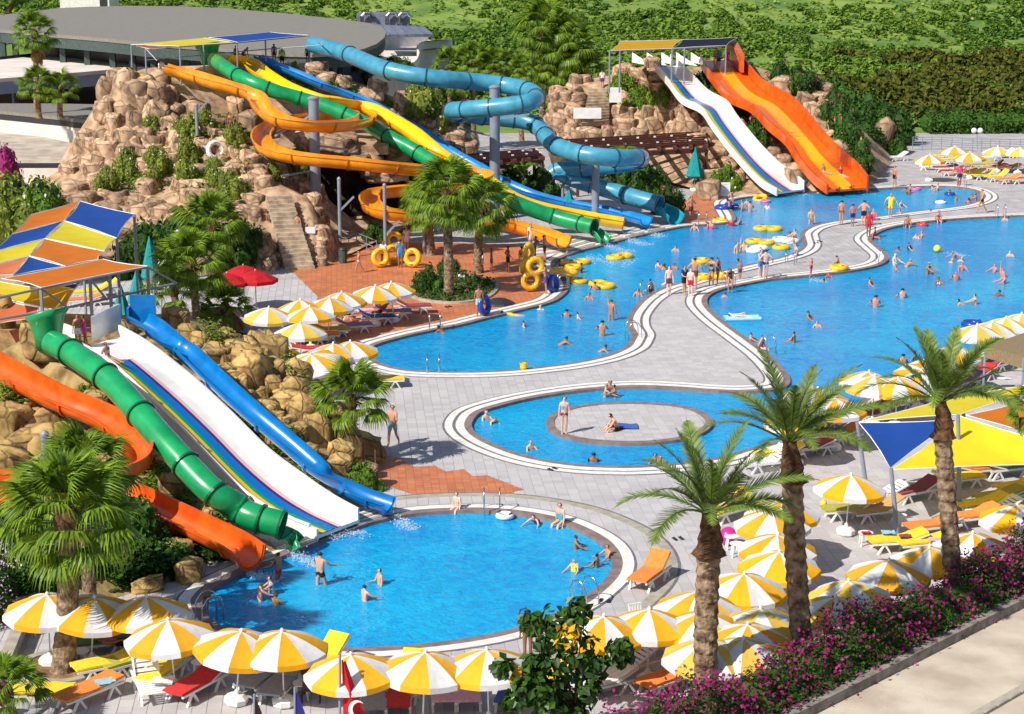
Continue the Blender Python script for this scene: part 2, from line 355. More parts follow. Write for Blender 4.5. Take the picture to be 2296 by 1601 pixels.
for nm, L in (('pool_water', LA), ('pool_water', LB), ('pool_water', LD)):
    struct(nm, fill([L] if L is not LB else [L, LI], -.1, 'water'), m_water)
m_poolwall = mat('pool_wall', S(70, 175, 220), S(50, 150, 205), rough=.4)
def walls(L, nm):
    n = len(L); m = MB(); m.v = [(p.x, p.y, 0) for p in L] + [(p.x, p.y, -1.4) for p in L]
    m.f = [(i, (i + 1) % n, n + (i + 1) % n, n + i) for i in range(n)]; struct(nm, m, m_poolwall)
for L in (LA, LB, LD, LI): walls(L, 'pool_wall')
for L in (LA, LB, LD):
    a, b_, c_, d_, e_ = ((0, .34, .72, .80, .95) if L is LD else (0, .30, .66, .80, 1.12))
    struct('coping_stone', ribbon(L, -.02, b_, .030, .14), m_brown)
    struct('white_kerb_band', ribbon(L, b_, c_, .034), m_white)
    struct('grey_kerb_band', ribbon(L, c_, d_, .026), m_kerbd)
    if L is not LD:
        struct('white_kerb_band', ribbon(L, d_, e_, .034), m_white)
        struct('grey_kerb_band', ribbon(L, e_, e_ + .1, .022), m_kerbd)
struct('coping_stone', ribbon(LI, -.32, .02, .03, .14), m_brown)
nD = len(LD)
struct('beige_kerb_band', ribbon(LD, 1.75, 2.15, .020, i0=8 * 5, i1=20 * 5), m_beige)
struct('grey_kerb_band', ribbon(LD, 2.15, 2.25, .018, i0=8 * 5, i1=20 * 5), m_kerbd)
# terracotta areas
RED1 = gl([(648, 602), (720, 596), (745, 575), (765, 550), (860, 545), (1000, 545), (1150, 548), (1225, 575), (1245, 612), (1262, 640)]) + [p for p in offset(LA, 1.1)[3 * 5:8 * 5]][::-1] + gl([(800, 778), (690, 742), (712, 665)])
RED1 = gl([(648, 602), (720, 596), (745, 575), (765, 550), (860, 545), (1000, 545), (1150, 548), (1225, 575), (1232, 610), (1240, 640), (1225, 668), (1160, 687), (1095, 702), (1030, 717), (960, 731), (895, 746), (845, 759), (815, 772), (790, 775), (690, 742), (712, 665)])
RED2 = gl([(875, 1092), (939, 1114), (1136, 1108), (1175, 1098), (1092, 1066), (1060, 1068), (1040, 1052), (1000, 1058), (975, 1044), (930, 1048), (900, 1028), (840, 1018), (770, 1050), (800, 1085)])
RED3 = gl([(1500, 500), (1520, 470), (1560, 428), (1600, 424), (1624, 440), (1618, 470), (1634, 492), (1600, 500)])
for L in (RED1, RED2, RED3): struct('terracotta_paving', fill([L], .012, 'red'), m_red)
# individual paving tiles, near part of the deck
def tiles():
    ca, sa = math.cos(TA), math.sin(TA); g = np.arange(-110, 320)
    U, W = np.meshgrid(g, g); u = U.ravel() * .4 + .2; w = W.ravel() * .4 + .2
    X = u * ca - w * sa; Y = u * sa + w * ca
    k = (Y > 45) & (Y < 110) & (np.abs(X) < .275 * Y + 2); X, Y, u, w = X[k], Y[k], u[k], w[k]
    bad = np.zeros(X.shape, bool)
    for L, d in ((LA, .9), (LB, .9), (LD, .72)): bad |= inpoly_np(X, Y, offset(L, d))
    for L in (RED1, RED2): bad |= inpoly_np(X, Y, L)
    LI2 = offset(LI, -.45); bad &= ~inpoly_np(X, Y, LI2)
    m3 = gl([(0, 1400), (440, 1290), (700, 1215), (850, 1160), (830, 1040), (720, 860), (560, 700), (0, 720)]); bad |= inpoly_np(X, Y, m3)
    wall_a, wall_b = G(1831, 1600, 1.0), G(2296, 1363, 1.0); s = (X - wall_a.x) * (wall_b.y - wall_a.y) - (Y - wall_a.y) * (wall_b.x - wall_a.x); bad |= s > 0
    X, Y = X[~bad], Y[~bad]; o = np.argsort(Y); X, Y = X[o], Y[o]
    me = MB().add([(-.194, -.194, 0), (.194, -.194, 0), (.194, .194, 0), (-.194, .194, 0), (-.189, -.189, .009), (.189, -.189, .009), (.189, .189, .009), (-.189, .189, .009)],
                  [(4, 5, 6, 7), (0, 1, 5, 4), (1, 2, 6, 5), (2, 3, 7, 6), (3, 0, 4, 7)]).mesh('tile'); me.materials.append(m_tile)
    dk = bpy.data.objects['deck']
    for i in range(min(300, len(X))):
        q = bpy.data.objects.new('paving_tile', me); COL.objects.link(q); q.parent = dk; q.location = (X[i], Y[i], .0005 * (i % 3)); q.rotation_euler = (0, 0, TA)
    X, Y = X[300:], Y[300:]; c = np.array([(-.194, -.194, 0), (.194, -.194, 0), (.194, .194, 0), (-.194, .194, 0), (-.189, -.189, .009), (.189, -.189, .009), (.189, .189, .009), (-.189, .189, .009)])
    c = np.stack([c[:, 0] * ca - c[:, 1] * sa, c[:, 0] * sa + c[:, 1] * ca, c[:, 2]], 1)
    V = (np.stack([X, Y, np.random.default_rng(1).uniform(0, .003, len(X))], 1)[:, None, :] + c[None]).reshape(-1, 3)
    f = np.array([(4, 5, 6, 7), (0, 1, 5, 4), (1, 2, 6, 5), (2, 3, 7, 6), (3, 0, 4, 7)])
    Fq = (f[None] + 8 * np.arange(len(X))[:, None, None]).reshape(-1, 4)
    part('paving_tiles', npmesh('tiles', V, Fq), m_tile, dk, kind='stuff')
tiles()
# ------------------------------------------------------------------ terrain
class Tin:
    def __init__(s, name, pts, extra, m, sub=3, amp=.25, fr=.5, struct_=True):
        W = [P(*p) if len(p) == 3 else G(p[0], p[1], 0) for p in pts] + [Vector(e) for e in extra]
        v2 = [Vector((p.x, p.y)) for p in W]
        r = delaunay_2d_cdt(v2, [], [], 0, 1e-4)
        zs = [W[r[3][i][0]].z for i in range(len(r[0]))]
        bm = bmesh.new(); vs = [bm.verts.new((v.x, v.y, z)) for v, z in zip(r[0], zs)]
        for f in r[2]: bm.faces.new([vs[i] for i in f])
        bmesh.ops.recalc_face_normals(bm, faces=bm.faces)
        bmesh.ops.subdivide_edges(bm, edges=bm.edges[:], cuts=sub, use_grid_fill=True)
        for v in bm.verts:
            if v.co.z > .3:
                v.co += Vector((noise.noise(v.co * fr), noise.noise(v.co * fr + Vector((9, 0, 0))), noise.noise(v.co * fr + Vector((0, 9, 0))))) * amp
        if sum(f.normal.z for f in bm.faces) < 0: bmesh.ops.reverse_faces(bm, faces=bm.faces)
        me = bpy.data.meshes.new(name); bm.to_mesh(me); bm.free()
        s.o = struct(name, me, m, smooth=True); s.b = BVHTree.FromPolygons([v.co.copy() for v in me.vertices], [tuple(p.vertices) for p in me.polygons])
    def T(s, px, py, back=0):
        for dy in (0, 4, 8, 14, 22, 32):
            h = s.b.ray_cast(CAMP, ray(px, py + dy).normalized())
            if h[0] is not None: break
        if h[0] is None: return None
        if dy: return h[0]
        return h[0] + ray(px, py).normalized() * back
M1 = Tin('rock_mountain', [(0, 640), (120, 640), (300, 622), (420, 620), (560, 612), (620, 608), (700, 606), (745, 590), (765, 545), (800, 500, 127), (850, 500, 128),
    (0, 480, 118), (150, 480, 118), (300, 470, 119), (420, 480, 117), (520, 470, 118), (100, 410, 127), (250, 400, 126), (400, 400, 125), (500, 400, 122), (60, 410, 130), (180, 340, 130),
    (215, 240, 130.5), (240, 190, 131), (330, 190, 131), (400, 220, 133), (380, 300, 129), (500, 300, 129), (600, 330, 126), (560, 400, 121), (620, 440, 118), (600, 500, 115.5), (690, 440, 119), (690, 520, 116), (660, 560, 114),
    (760, 267, 138.5), (850, 267, 138.5), (748, 470, 133), (850, 460, 136), (930, 440, 139), (1000, 350, 141), (950, 250, 141), (830, 200, 141), (700, 150, 143), (600, 140, 141), (450, 160, 138), (350, 150, 136), (262, 165, 134), (1050, 420, 144), (1000, 460, 135), (900, 490, 130)],
    [(-26, 147, 9.5), (-16, 150, 9.5), (-31.5, 131, 3.4), (-31, 140, 3.0), (-29.5, 150, 3), (-41, 120, 0), (-43, 152, 0), (-8, 156, 5), (0, 156, 0), (-20, 164, 0), (-40, 164, 0)], m_rockbed, 3, .35, .45)
M2 = Tin('slide_hill', [(1225, 330, 157), (1250, 250, 160), (1300, 180, 166), (1240, 200, 164), (1400, 165, 168), (1480, 150, 169), (1420, 210, 163), (1350, 300, 156.5), (1500, 310, 155), (1600, 400, 150.5), (1300, 340, 155), (1640, 140, 169), (1560, 150, 170), (1580, 250, 161), (1650, 330, 152), (1700, 400, 147.5), (1740, 165, 169), (1830, 185, 167), (1855, 230, 164), (1862, 290, 158), (1900, 370, 152), (1925, 400, 149.5), (1650, 438), (1750, 437), (1850, 431), (1945, 426), (1700, 280, 157), (1800, 300, 156), (1850, 380, 149.5), (1240, 380), (1400, 380), (1580, 430)],
    [(3, 175, 0), (5, 170, 5), (34, 176, 0), (33, 165, 0), (12, 178, 4), (22, 180, 5), (22, 186, 0)], m_rockbed, 3, .35, .45)
M3 = Tin('slide_mound', [(0, 1400), (250, 1345), (420, 1296), (560, 1262), (700, 1214), (790, 1182), (868, 1152), (820, 1070), (835, 1035), (800, 985), (740, 900), (690, 850), (640, 820), (560, 770), (500, 735),
    (300, 705, 82), (230, 760, 71.5), (130, 770, 70.5), (0, 760, 70), (330, 745, 73), (440, 745, 77), (480, 750, 76.5), (560, 800, 75), (640, 870, 73), (700, 930, 71.5), (760, 990, 70.6), (400, 900, 69.2), (520, 990, 67.3), (640, 1085, 65.3), (740, 1160, 63.8), (300, 870, 68.5), (100, 860, 68.5), (60, 960, 67), (200, 1010, 65.5), (250, 1150, 62.3), (0, 1110, 63), (350, 1100, 64), (450, 1190, 62.2), (0, 1300, 56.5), (150, 1290, 57), (560, 1130, 64), (460, 1060, 65.2)],
    [(-22, 62, 2), (-24, 72, 5), (-26, 82, 4), (-22, 92, 0), (-12, 94, 0), (-30, 60, 0), (-30, 90, 0), (-15, 84, 3.5)], m_rockbed2, 3, .22, .6)
def hill():
    xs = np.linspace(-330, 330, 133); ys = np.concatenate([np.linspace(185.5, 330, 59), np.linspace(340, 900, 40)])
    X, Y = np.meshgrid(xs, ys); Z = (Y - 186) * .088 + .5 * np.sin(X * .06) * np.clip((Y - 186) / 30, 0, 1) + .7 * np.sin(Y * .09 + X * .03) * np.clip((Y - 186) / 30, 0, 1) - .02
    V = np.stack([X.ravel(), Y.ravel(), Z.ravel()], 1); n = len(xs); i = np.arange((len(ys) - 1) * n).reshape(-1, n)[:, :-1].ravel()
    Fq = np.stack([i, i + 1, i + n + 1, i + n], 1); me = npmesh('hillside', V, Fq)
    o = struct('hillside', me, mat('hill_grass', S(128, 148, 62), S(80, 112, 42), rough=1, scale=.12, bump=.6, bscale=1.2, detail=10), smooth=True)
    return BVHTree.FromPolygons([v.co.copy() for v in me.vertices], [tuple(p.vertices) for p in me.polygons])
HB = hill()
def TH(px, py):
    h = HB.ray_cast(CAMP, ray(px, py).normalized()); return h[0]
# ------------------------------------------------------------------ foliage
def leaves(C, s, rg, outward=None, droop=0, shape=1.7):
    """C (n,3) centres -> lens-shaped leaf quads"""
    n = len(C); a = rg.normal(size=(n, 3))
    if outward is not None: a = a * .55 + outward * .9
    a[:, 2] += .35; a /= np.linalg.norm(a, axis=1)[:, None]
    t = rg.normal(size=(n, 3)); t[:, 2] -= droop; t -= a * (a * t).sum(1)[:, None]; t /= np.linalg.norm(t, axis=1)[:, None]; b = np.cross(a, t)
    k = s * rg.uniform(.7, 1.3, n)[:, None]
    V = np.stack([C - t * k * shape / 2, C + b * k * .5 + a * k * .12, C + t * k * shape / 2, C - b * k * .5 + a * k * .12], 1).reshape(-1, 3)
    return V, np.arange(n * 4).reshape(-1, 4)
def lumps(rg, nb=9, sx=1, sy=1, sz=1, flat=0):
    B = []
    for i in range(nb):
        d = rg.normal(size=3); d /= np.linalg.norm(d); d[2] = abs(d[2]) * (1 - flat); r = rg.uniform(.3, .5); B.append((d * (1 - r) * np.array([sx, sy, sz]), r))
    B.append((np.array([0, 0, .3]), .55)); return B
def cloud(rg, n, leaf, B, sz=1, droop=0):
    vol = np.array([b[1] ** 2 for b in B]); idx = rg.choice(len(B), n, p=vol / vol.sum()); d = rg.normal(size=(n, 3)); d /= np.linalg.norm(d, axis=1)[:, None]
    c = np.array([b[0] for b in B])[idx]; r = np.array([b[1] for b in B])[idx][:, None]
    C = c + d * r * rg.uniform(.72, 1.06, n)[:, None]; C[:, 2] *= sz; k = C[:, 2] > -.02; return leaves(C[k], leaf, rg, d[k], droop)
def core_mb(B, k=.8):
    m = MB()
    for c, r in B:
        m.ball((c[0], c[1], max(c[2], r * .3)), r * k, 7)
    return m
BV = {}
def bush_mesh(v, n=1500, leaf=.075, nb=9, droop=0):
    key = (v, n, leaf)
    if key not in BV:
        rg = np.random.default_rng(100 + v); B = lumps(rg, nb); BV[key] = (npmesh('foliage', *cloud(rg, n, leaf, B, droop=droop)), core_mb(B).mesh('inner'), npmesh('flowers', *cloud(np.random.default_rng(500 + v), 46, .07, B)))
    return BV[key]
def dup_me(me, m, cache={}):
    k = (me.name, m.name)
    if k not in cache: c = me.copy(); c.materials.clear(); c.materials.append(m); cache[k] = c
    return cache[k]
def bush(loc, w, h, label, m=None, fl=None, name='bush', cat='bush', group=None, v=None, n=1500, leaf=.075, d=None):
    v = random.randrange(4) if v is None else v; me, co_, fm = bush_mesh(v, n, leaf); m = m or m_leaf
    t = thing(name, label, cat, loc, random.uniform(0, 6), group)
    s = (w / 2, (d or w) / 2, h)
    part('foliage', dup_me(me, m), None, t, sc=s); part('inner_foliage', dup_me(co_, m), None, t, sc=s)
    if fl: part('flowers', dup_me(fm, fl), None, t, sc=tuple(q * 1.02 for q in s), kind='stuff')
    return t
# ------------------------------------------------------------------ boulders
def rock_mesh(v):
    bm = bmesh.new(); bmesh.ops.create_cube(bm, size=2); bmesh.ops.subdivide_edges(bm, edges=bm.edges[:], cuts=4, use_grid_fill=True)
    o = Vector((v * 7.3, v * 3.1, 0))
    for p in bm.verts:
        c = p.co.copy(); s = c.normalized() * 1.25; c = c.lerp(s, .42)
        c += Vector((noise.noise(c * .8 + o), noise.noise(c * .8 + o + Vector((5, 0, 0))), noise.noise(c * .8 + o + Vector((0, 5, 0))))) * .42
        c += c.normalized() * noise.noise(c * 2.4 + o) * .14
        p.co = c
    me = bpy.data.meshes.new('boulder'); bm.to_mesh(me); bm.free(); me.polygons.foreach_set('use_smooth', [True] * len(me.polygons)); return me
RM = {}
for k in range(8):
    for mm in (m_rock, m_rock2):
        q = rock_mesh(k); q.materials.append(mm); RM[(k, mm.name)] = q
def boulder(p, s, parent, m=m_rock, tilt=.25, rz=None):
    o = bpy.data.objects.new('boulder', RM[(random.randrange(8), m.name)]); COL.objects.link(o)
    if parent: o.parent = parent
    o.location = p; o.rotation_euler = (random.uniform(-tilt, tilt), random.uniform(-tilt, tilt), random.uniform(-.5, .5) if rz is None else rz); o.scale = s; return o
STP = [(584, 425), (662, 425), (722, 612), (630, 612)]; STP2 = [(1298, 200), (1368, 185), (1372, 290), (1296, 290)]
def rockfield(tin, poly, px, parent, m=m_rock, back=.2, hs=1.0, jit=.32, skip=0):
    """boulders over the part of a mound seen inside poly; px = size in picture units at that place"""
    xs = [p[0] for p in poly]; ys = [p[1] for p in poly]; y = min(ys); row = 0
    while y < max(ys):
        x = min(xs) + (px * .5 if row % 2 else 0)
        while x < max(xs):
            qx, qy = x + random.uniform(-jit, jit) * px, y + random.uniform(-jit, jit) * px * .8
            if inpoly(qx, qy, poly) and random.random() >= skip and not inpoly(qx, qy, STP) and not inpoly(qx, qy, STP2):
                w = tin.T(qx, qy) if tin else G(qx, qy)
                if w is not None:
                    r = px * (w - CAMP).length / F * .56 * random.uniform(.8, 1.35)
                    boulder(w + Vector((0, back * r, 0)), (r * random.uniform(.9, 1.2), r * random.uniform(.8, 1.1), r * random.uniform(.85, 1.3) * hs), parent, m)
            x += px
        y += px * .8; row += 1
t1 = thing('rock_outcrop', 'big rocky mountain of stacked tan boulders carrying the tall slides and a staircase', 'rocks', P(400, 520, 120))
t1.location = (-20, 118, 0)
def rfield(*a, **k):
    n0 = set(COL.objects); rockfield(*a, **k)
rr = random.getstate(); 
random.seed(3)
def under(parent, fn):                       # boulders are built in world space, then hung under their thing
    before = {o.name for o in bpy.data.objects}; fn()
    for o in bpy.data.objects:
        if o.name not in before and o.parent is None: o.parent = parent; o.location = o.location - parent.location
def f1():
    rockfield(M1, [(228, 165), (340, 165), (400, 230), (385, 340), (225, 335)], 36, None, hs=1.35)
    rockfield(M1, [(180, 290), (390, 310), (560, 350), (600, 420), (330, 440), (190, 390)], 33, None)
    rockfield(M1, [(100, 370), (200, 360), (560, 420), (600, 490), (420, 480), (120, 455)], 38, None, hs=.6, skip=.45)
    rockfield(M1, [(110, 430), (250, 420), (590, 440), (600, 560), (420, 560), (120, 520)], 44, None, hs=.75, skip=.25)
    rockfield(M1, [(560, 470), (610, 470), (625, 590), (580, 600)], 30, None, hs=1.2)
    rockfield(M1, [(385, 230), (560, 250), (600, 330), (520, 350), (380, 330)], 34, None, skip=.2)
    rockfield(M1, [(560, 340), (640, 350), (715, 410), (725, 470), (680, 440), (600, 430), (560, 400)], 30, None)
    rockfield(M1, [(588, 440), (620, 440), (640, 600), (612, 605)], 22, None, hs=1.3)
    rockfield(M1, [(690, 440), (720, 450), (742, 590), (705, 600), (715, 520)], 24, None, hs=1.3)
    rockfield(M1, [(640, 330), (760, 300), (850, 310), (930, 360), (900, 400), (700, 400)], 34, None, skip=.5)
    rockfield(M1, [(815, 195), (930, 200), (1040, 280), (1060, 330), (1000, 380), (930, 300), (850, 240)], 30, None)
    rockfield(M1, [(480, 140), (700, 140), (780, 190), (700, 200)], 26, None, skip=.5)
    for k in range(26):
        boulder(Vector((-13.4 + 5.6 * (k % 13) / 12 + random.uniform(-.3, .3), 127.6 + 2.6 * (k // 13) + random.uniform(-.5, .5), 5.95 - .02 * k)), (1.0, 1.5, .55), None)
    for k in range(12): boulder(Vector((-12.6 + 8.5 * (k % 6) / 5, 136.5 + (k // 6), 1 + 3 * (k // 6))), (1.3, 1.0, 1.7), None)
under(t1, f1)
m_cave_shade = mat('cave_shade', S(62, 46, 36), S(30, 22, 18), rough=1, scale=1.2, bump=1, bscale=3)  # very dark brown, the deep shadow of the recess painted into the colour
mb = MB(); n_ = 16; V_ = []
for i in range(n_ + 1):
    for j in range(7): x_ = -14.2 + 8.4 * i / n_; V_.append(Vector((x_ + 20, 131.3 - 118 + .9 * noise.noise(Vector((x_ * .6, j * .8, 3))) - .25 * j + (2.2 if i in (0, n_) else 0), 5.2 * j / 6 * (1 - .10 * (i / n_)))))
part('cave_shade_wall', mb.add(V_, [(i * 7 + j, (i + 1) * 7 + j, (i + 1) * 7 + j + 1, i * 7 + j + 1) for i in range(n_) for j in range(6)]), m_cave_shade, t1)  # back panel of the recess, coloured dark to stand for the shade there
part('cave_roof', MB().box((-11.2 + 20, 132 - 118, 5.6), (6, 11, .6)), m_rockbed, t1)
t2 = thing('rock_outcrop', 'rocky hill behind the white and orange wave slides at the back of the upper pool', 'rocks', (17, 152, 0))
def f2():
    rockfield(M2, [(1222, 195), (1330, 160), (1330, 300), (1290, 330), (1225, 320)], 28, None)
    rockfield(M2, [(1380, 175), (1470, 155), (1520, 200), (1560, 300), (1300, 330), (1400, 270)], 28, None, hs=1.2)
    rockfield(M2, [(1510, 215), (1560, 230), (1640, 370), (1690, 420), (1600, 420), (1560, 330)], 30, None, hs=1.2)
    rockfield(M2, [(1560, 150), (1600, 170), (1720, 300), (1760, 340), (1790, 400), (1740, 390), (1640, 260)], 28, None)
    rockfield(M2, [(1850, 240), (1880, 290), (1945, 400), (1900, 400), (1840, 330)], 34, None, hs=1.2)
    rockfield(M2, [(1700, 175), (1840, 185), (1860, 230), (1850, 290), (1800, 250)], 34, None)
under(t2, f2)
t3 = thing('rock_outcrop', 'ochre boulder mound under the front green, rainbow and blue slides', 'rocks', (-14, 68, 0))
def f3():
    rockfield(M3, [(430, 780), (540, 840), (690, 985), (780, 1070), (735, 1085), (600, 960), (420, 825)], 38, None, m_rock2, hs=1.2)
    rockfield(M3, [(560, 770), (650, 840), (750, 930), (825, 1030), (760, 1020), (640, 900), (540, 820)], 42, None, m_rock2, hs=1.4)
    rockfield(M3, [(430, 820), (500, 850), (620, 960), (700, 1060), (640, 1020), (520, 900)], 44, None, m_rock2)
    rockfield(M3, [(-20, 730), (330, 735), (300, 790), (120, 830), (-20, 800)], 60, None, m_rock2)
    rockfield(M3, [(280, 735), (500, 735), (590, 800), (700, 900), (790, 985), (820, 1035), (760, 1040), (620, 900), (450, 790)], 52, None, m_rock2, hs=1.25)
    rockfield(M3, [(320, 760), (420, 830), (520, 930), (640, 1040), (700, 1100), (740, 1160), (700, 1100), (560, 1010), (400, 900)], 50, None, m_rock2, skip=.2)
    rockfield(M3, [(-20, 830), (180, 850), (270, 940), (330, 1010), (200, 960), (-20, 870)], 60, None, m_rock2)
    rockfield(M3, [(-20, 900), (110, 930), (180, 1010), (160, 1080), (-20, 1080)], 70, None, m_rock2)
    rockfield(M3, [(180, 960), (330, 1000), (420, 1100), (560, 1200), (520, 1210), (320, 1100)], 42, None, m_rock2, skip=.35)
    rockfield(M3, [(330, 930), (400, 960), (560, 1120), (640, 1180), (600, 1190), (430, 1060)], 45, None, m_rock2, skip=.45)
under(t3, f3)
def stray(px, py, s, label, m=m_rock, z=0, tin=None):
    p = (tin.T(px, py) if tin else G(px, py, z)); t = thing('boulder', label, 'rock', p)
    boulder((0, 0, s[2] * .6), s, t, m); return t
for px, py, s, lb, m in [(1785, 425, (1.1, .9, 1.2), 'grey-tan boulder between the ends of the white and orange wave slides', m_rock), (1595, 422, (1.0, .8, .9), 'rounded boulder peeking over the white notice board', m_rock),
        (1590, 446, (.8, .7, .8), 'boulder left of the white notice board', m_rock), (822, 1092, (.42, .4, .5), 'pale round boulder in the shrub beside the blue front slide', m_rock),
        (815, 1026, (.75, .6, .6), 'drum-shaped boulder behind the palm near the walking man', m_rock2), (790, 1012, (.5, .5, .4), 'low boulder at the foot of the ochre mound', m_rock2),
        (1905, 300, (1.6, 1.2, 1.2), 'jagged boulder beside the closed teal parasol on the far right', m_rock), (1976, 345, (.8, .7, 1.9), 'tall standing rock beside the steps behind the far white lounger', m_rock),
        (1920, 330, (2.6, 1.2, 1.2), 'long low rock on the garden bank of the far right', m_rock), (1943, 318, (1.2, 1, 1.7), 'split rock on the bank left of the far fence', m_rock), (1872, 375, (.8, .7, .8), 'stump-like rock beside the leaning sun lounger', m_rock),
        (1100, 468, (1.3, 1, .9), 'rock lying in the shade between the yellow and blue slides', m_rock), (425, 1300, (.4, .4, .4), 'boulder in deep shade under the lowest orange flume', m_rock2), (375, 1230, (.35, .3, .35), 'sunlit boulder beside the lowest orange flume', m_rock2),
        (330, 1322, (.5, .4, .25), 'flat boulder behind the front parasol with folded panels', m_rock2), (395, 1262, (.5, .45, .5), 'shaded boulder left of the end of the orange flume', m_rock2)]:
    stray(px, py, s, lb, m)
# steps
STAIRS = []
def stairs(a0, a1, b0, b1, n, label, m, tin):
    """a0-a1 bottom edge, b0-b1 top edge, world points"""
    t = thing('rock_staircase', label, 'stairs', a0)
    if b0.z > 2.2: STAIRS.append((a0, a1, b0, b1))
    for i in range(n):
        k0 = i / n; k1 = (i + 1.0) / n
        L0, R0 = a0.lerp(b0, k0), a1.lerp(b1, k0); L1, R1 = a0.lerp(b0, k1 + .3 / n), a1.lerp(b1, k1 + .3 / n); z = a0.z + (b0.z - a0.z) * k1
        mb = MB().slab([Vector((L0.x, L0.y, z)), Vector((R0.x, R0.y, z)), Vector((R1.x, R1.y, z)), Vector((L1.x, L1.y, z))], .22 + (b0.z - a0.z) / n)
        part('step', mb, m, t, world=True)
    return t
m_step = mat('step_stone', S(196, 176, 150), S(150, 130, 108), rough=.95, scale=2, bump=.5)
stairs(G(640, 606), G(706, 603), P(596, 440, 117.6), P(652, 436, 118.0), 18, 'long stone staircase climbing the front of the rocky mountain', m_step, M1)
V_ = Vector((0, 0, .25)); stairs(M2.T(1304, 288) + V_, M2.T(1366, 292) + V_, M2.T(1322, 205) + V_, M2.T(1366, 202) + V_, 12, 'stone steps up the back hill beside the tall white board', m_step, M2)
stairs(G(1912, 378), G(1975, 366), P(1905, 345, 161), P(1960, 332, 164), 5, 'wide pale steps on the far right behind the leaning lounger', mat('pale_step', S(206, 200, 194), S(180, 172, 168), rough=.9), None)
stairs(G(720, 1040, .0), G(770, 1062, 0), P(640, 905, 73.3), P(690, 898, 74.0), 9, 'rough rock steps down the flank of the ochre mound', m_rock2, M3)
# ------------------------------------------------------------------ palms
def fan_frond(v, L=1.0, fan=.95, seg=30, wide=2.6, tipd=.9):
    rg = random.Random(v); V = []; Fc = []; mb = MB()
    mb.tube([(0, 0, 0), (L * .5, 0, .05), (L, 0, 0)], [.02, .014, .01], 4)
    for i in range(seg):
        a = (i / (seg - 1) - .5) * 2 * wide * .55; ln = fan * (1 - .28 * abs(a / 1.6)) * rg.uniform(.9, 1.08); w = .05
        d = Vector((math.cos(a), math.sin(a), 0)); n = Vector((-d.y, d.x, 0)); b = Vector((L, 0, 0)); fold = .03 if i % 2 else -.03
        p1 = b + d * ln * .55 + Vector((0, 0, .06 - abs(a) * .05)); p2 = b + d * ln * .82 + Vector((0, 0, -.08 - abs(a) * .1)); p3 = b + d * ln * .98 + Vector((0, 0, -.34 * tipd - abs(a) * .12 - rg.uniform(0, .12)))
        V0 = [b, p1 + n * w + Vector((0, 0, fold)), p1 - n * w, p2 + n * w * .38, p2 - n * w * .38, p3]
        mb.add(V0, [(0, 2, 1), (1, 2, 4, 3), (3, 4, 5)])
    me = mb.mesh('frond'); return me
def date_frond(v, L=3.0, nl=62, curve=1.0, ll=.5):
    rg = random.Random(v); mb = MB(); pts = []; x, z, a = 0, 0, 0
    for i in range(13):
        pts.append(Vector((x, 0, z))); st = L / 12; x += st * math.cos(a); z += st * math.sin(a); a -= curve * (.03 + .018 * i)
    mb.tube(pts, [.035 - .0025 * i for i in range(13)], 4)
    for i in range(nl):
        k = .14 + .86 * i / (nl - 1); f = k * 12; j = min(int(f), 11); p = pts[j].lerp(pts[j + 1], f - j); t = (pts[j + 1] - pts[j]).normalized()
        l = ll * (math.sin(math.pi * min(k * .95 + .1, 1)) ** .5) * rg.uniform(.85, 1.1)
        for s in (-1, 1):
            d = (t * .75 + Vector((0, s * .85, rg.uniform(.05, .3)))).normalized(); e = p + d * l - Vector((0, 0, .04)); w = t * .026
            mb.add([p - w, p + w, p.lerp(e, .6) + w * .9, e], [(0, 1, 2, 3)])
    return mb.mesh('frond')
FF = [fan_frond(v) for v in range(3)]; DF = [date_frond(v, curve=c) for v, c in enumerate((.45, .75, 1.0))]
for q in FF: q.materials.append(m_palm)
for q in DF: q.materials.append(m_date)
FD = [q.copy() for q in FF]; [(q.materials.clear(), q.materials.append(m_deadf)) for q in FD]
def trunk_mesh(p0, p1, r0, r1, m, boots=False):
    mb = MB(); H = (p1 - p0).length; n = 18; rows = int(H / .085)
    bend = Vector((random.uniform(-.1, .1), 0, 0)); V = []
    for i in range(rows + 1):
        k = i / rows; c = p0.lerp(p1, k) + bend * math.sin(k * 3.14)
        for j in range(n):
            a = 2 * math.pi * j / n; r = r0 + (r1 - r0) * k
            if k < .12: r *= 1 + (.12 - k) * 1.3
            if boots:
                d = ((i % 4) / 4 + ((j % 3) / 3 if (i // 4) % 2 == 0 else ((j + 1.5) % 3) / 3)) ; r *= 1.0 + .16 * (1 - ((i % 4) / 3.0)) * (1 if (j + (i // 4)) % 2 else .35)
            else: r *= 1 + .05 * ((i % 3) / 2.0) + random.uniform(-.03, .03)
            V.append(c + Vector((math.cos(a) * r, math.sin(a) * r, 0)))
    Fc = [(i * n + k, i * n + (k + 1) % n, (i + 1) * n + (k + 1) % n, (i + 1) * n + k) for i in range(rows) for k in range(n)]
    mb.add(V, Fc + [tuple(rows * n + k for k in range(n))]); return mb
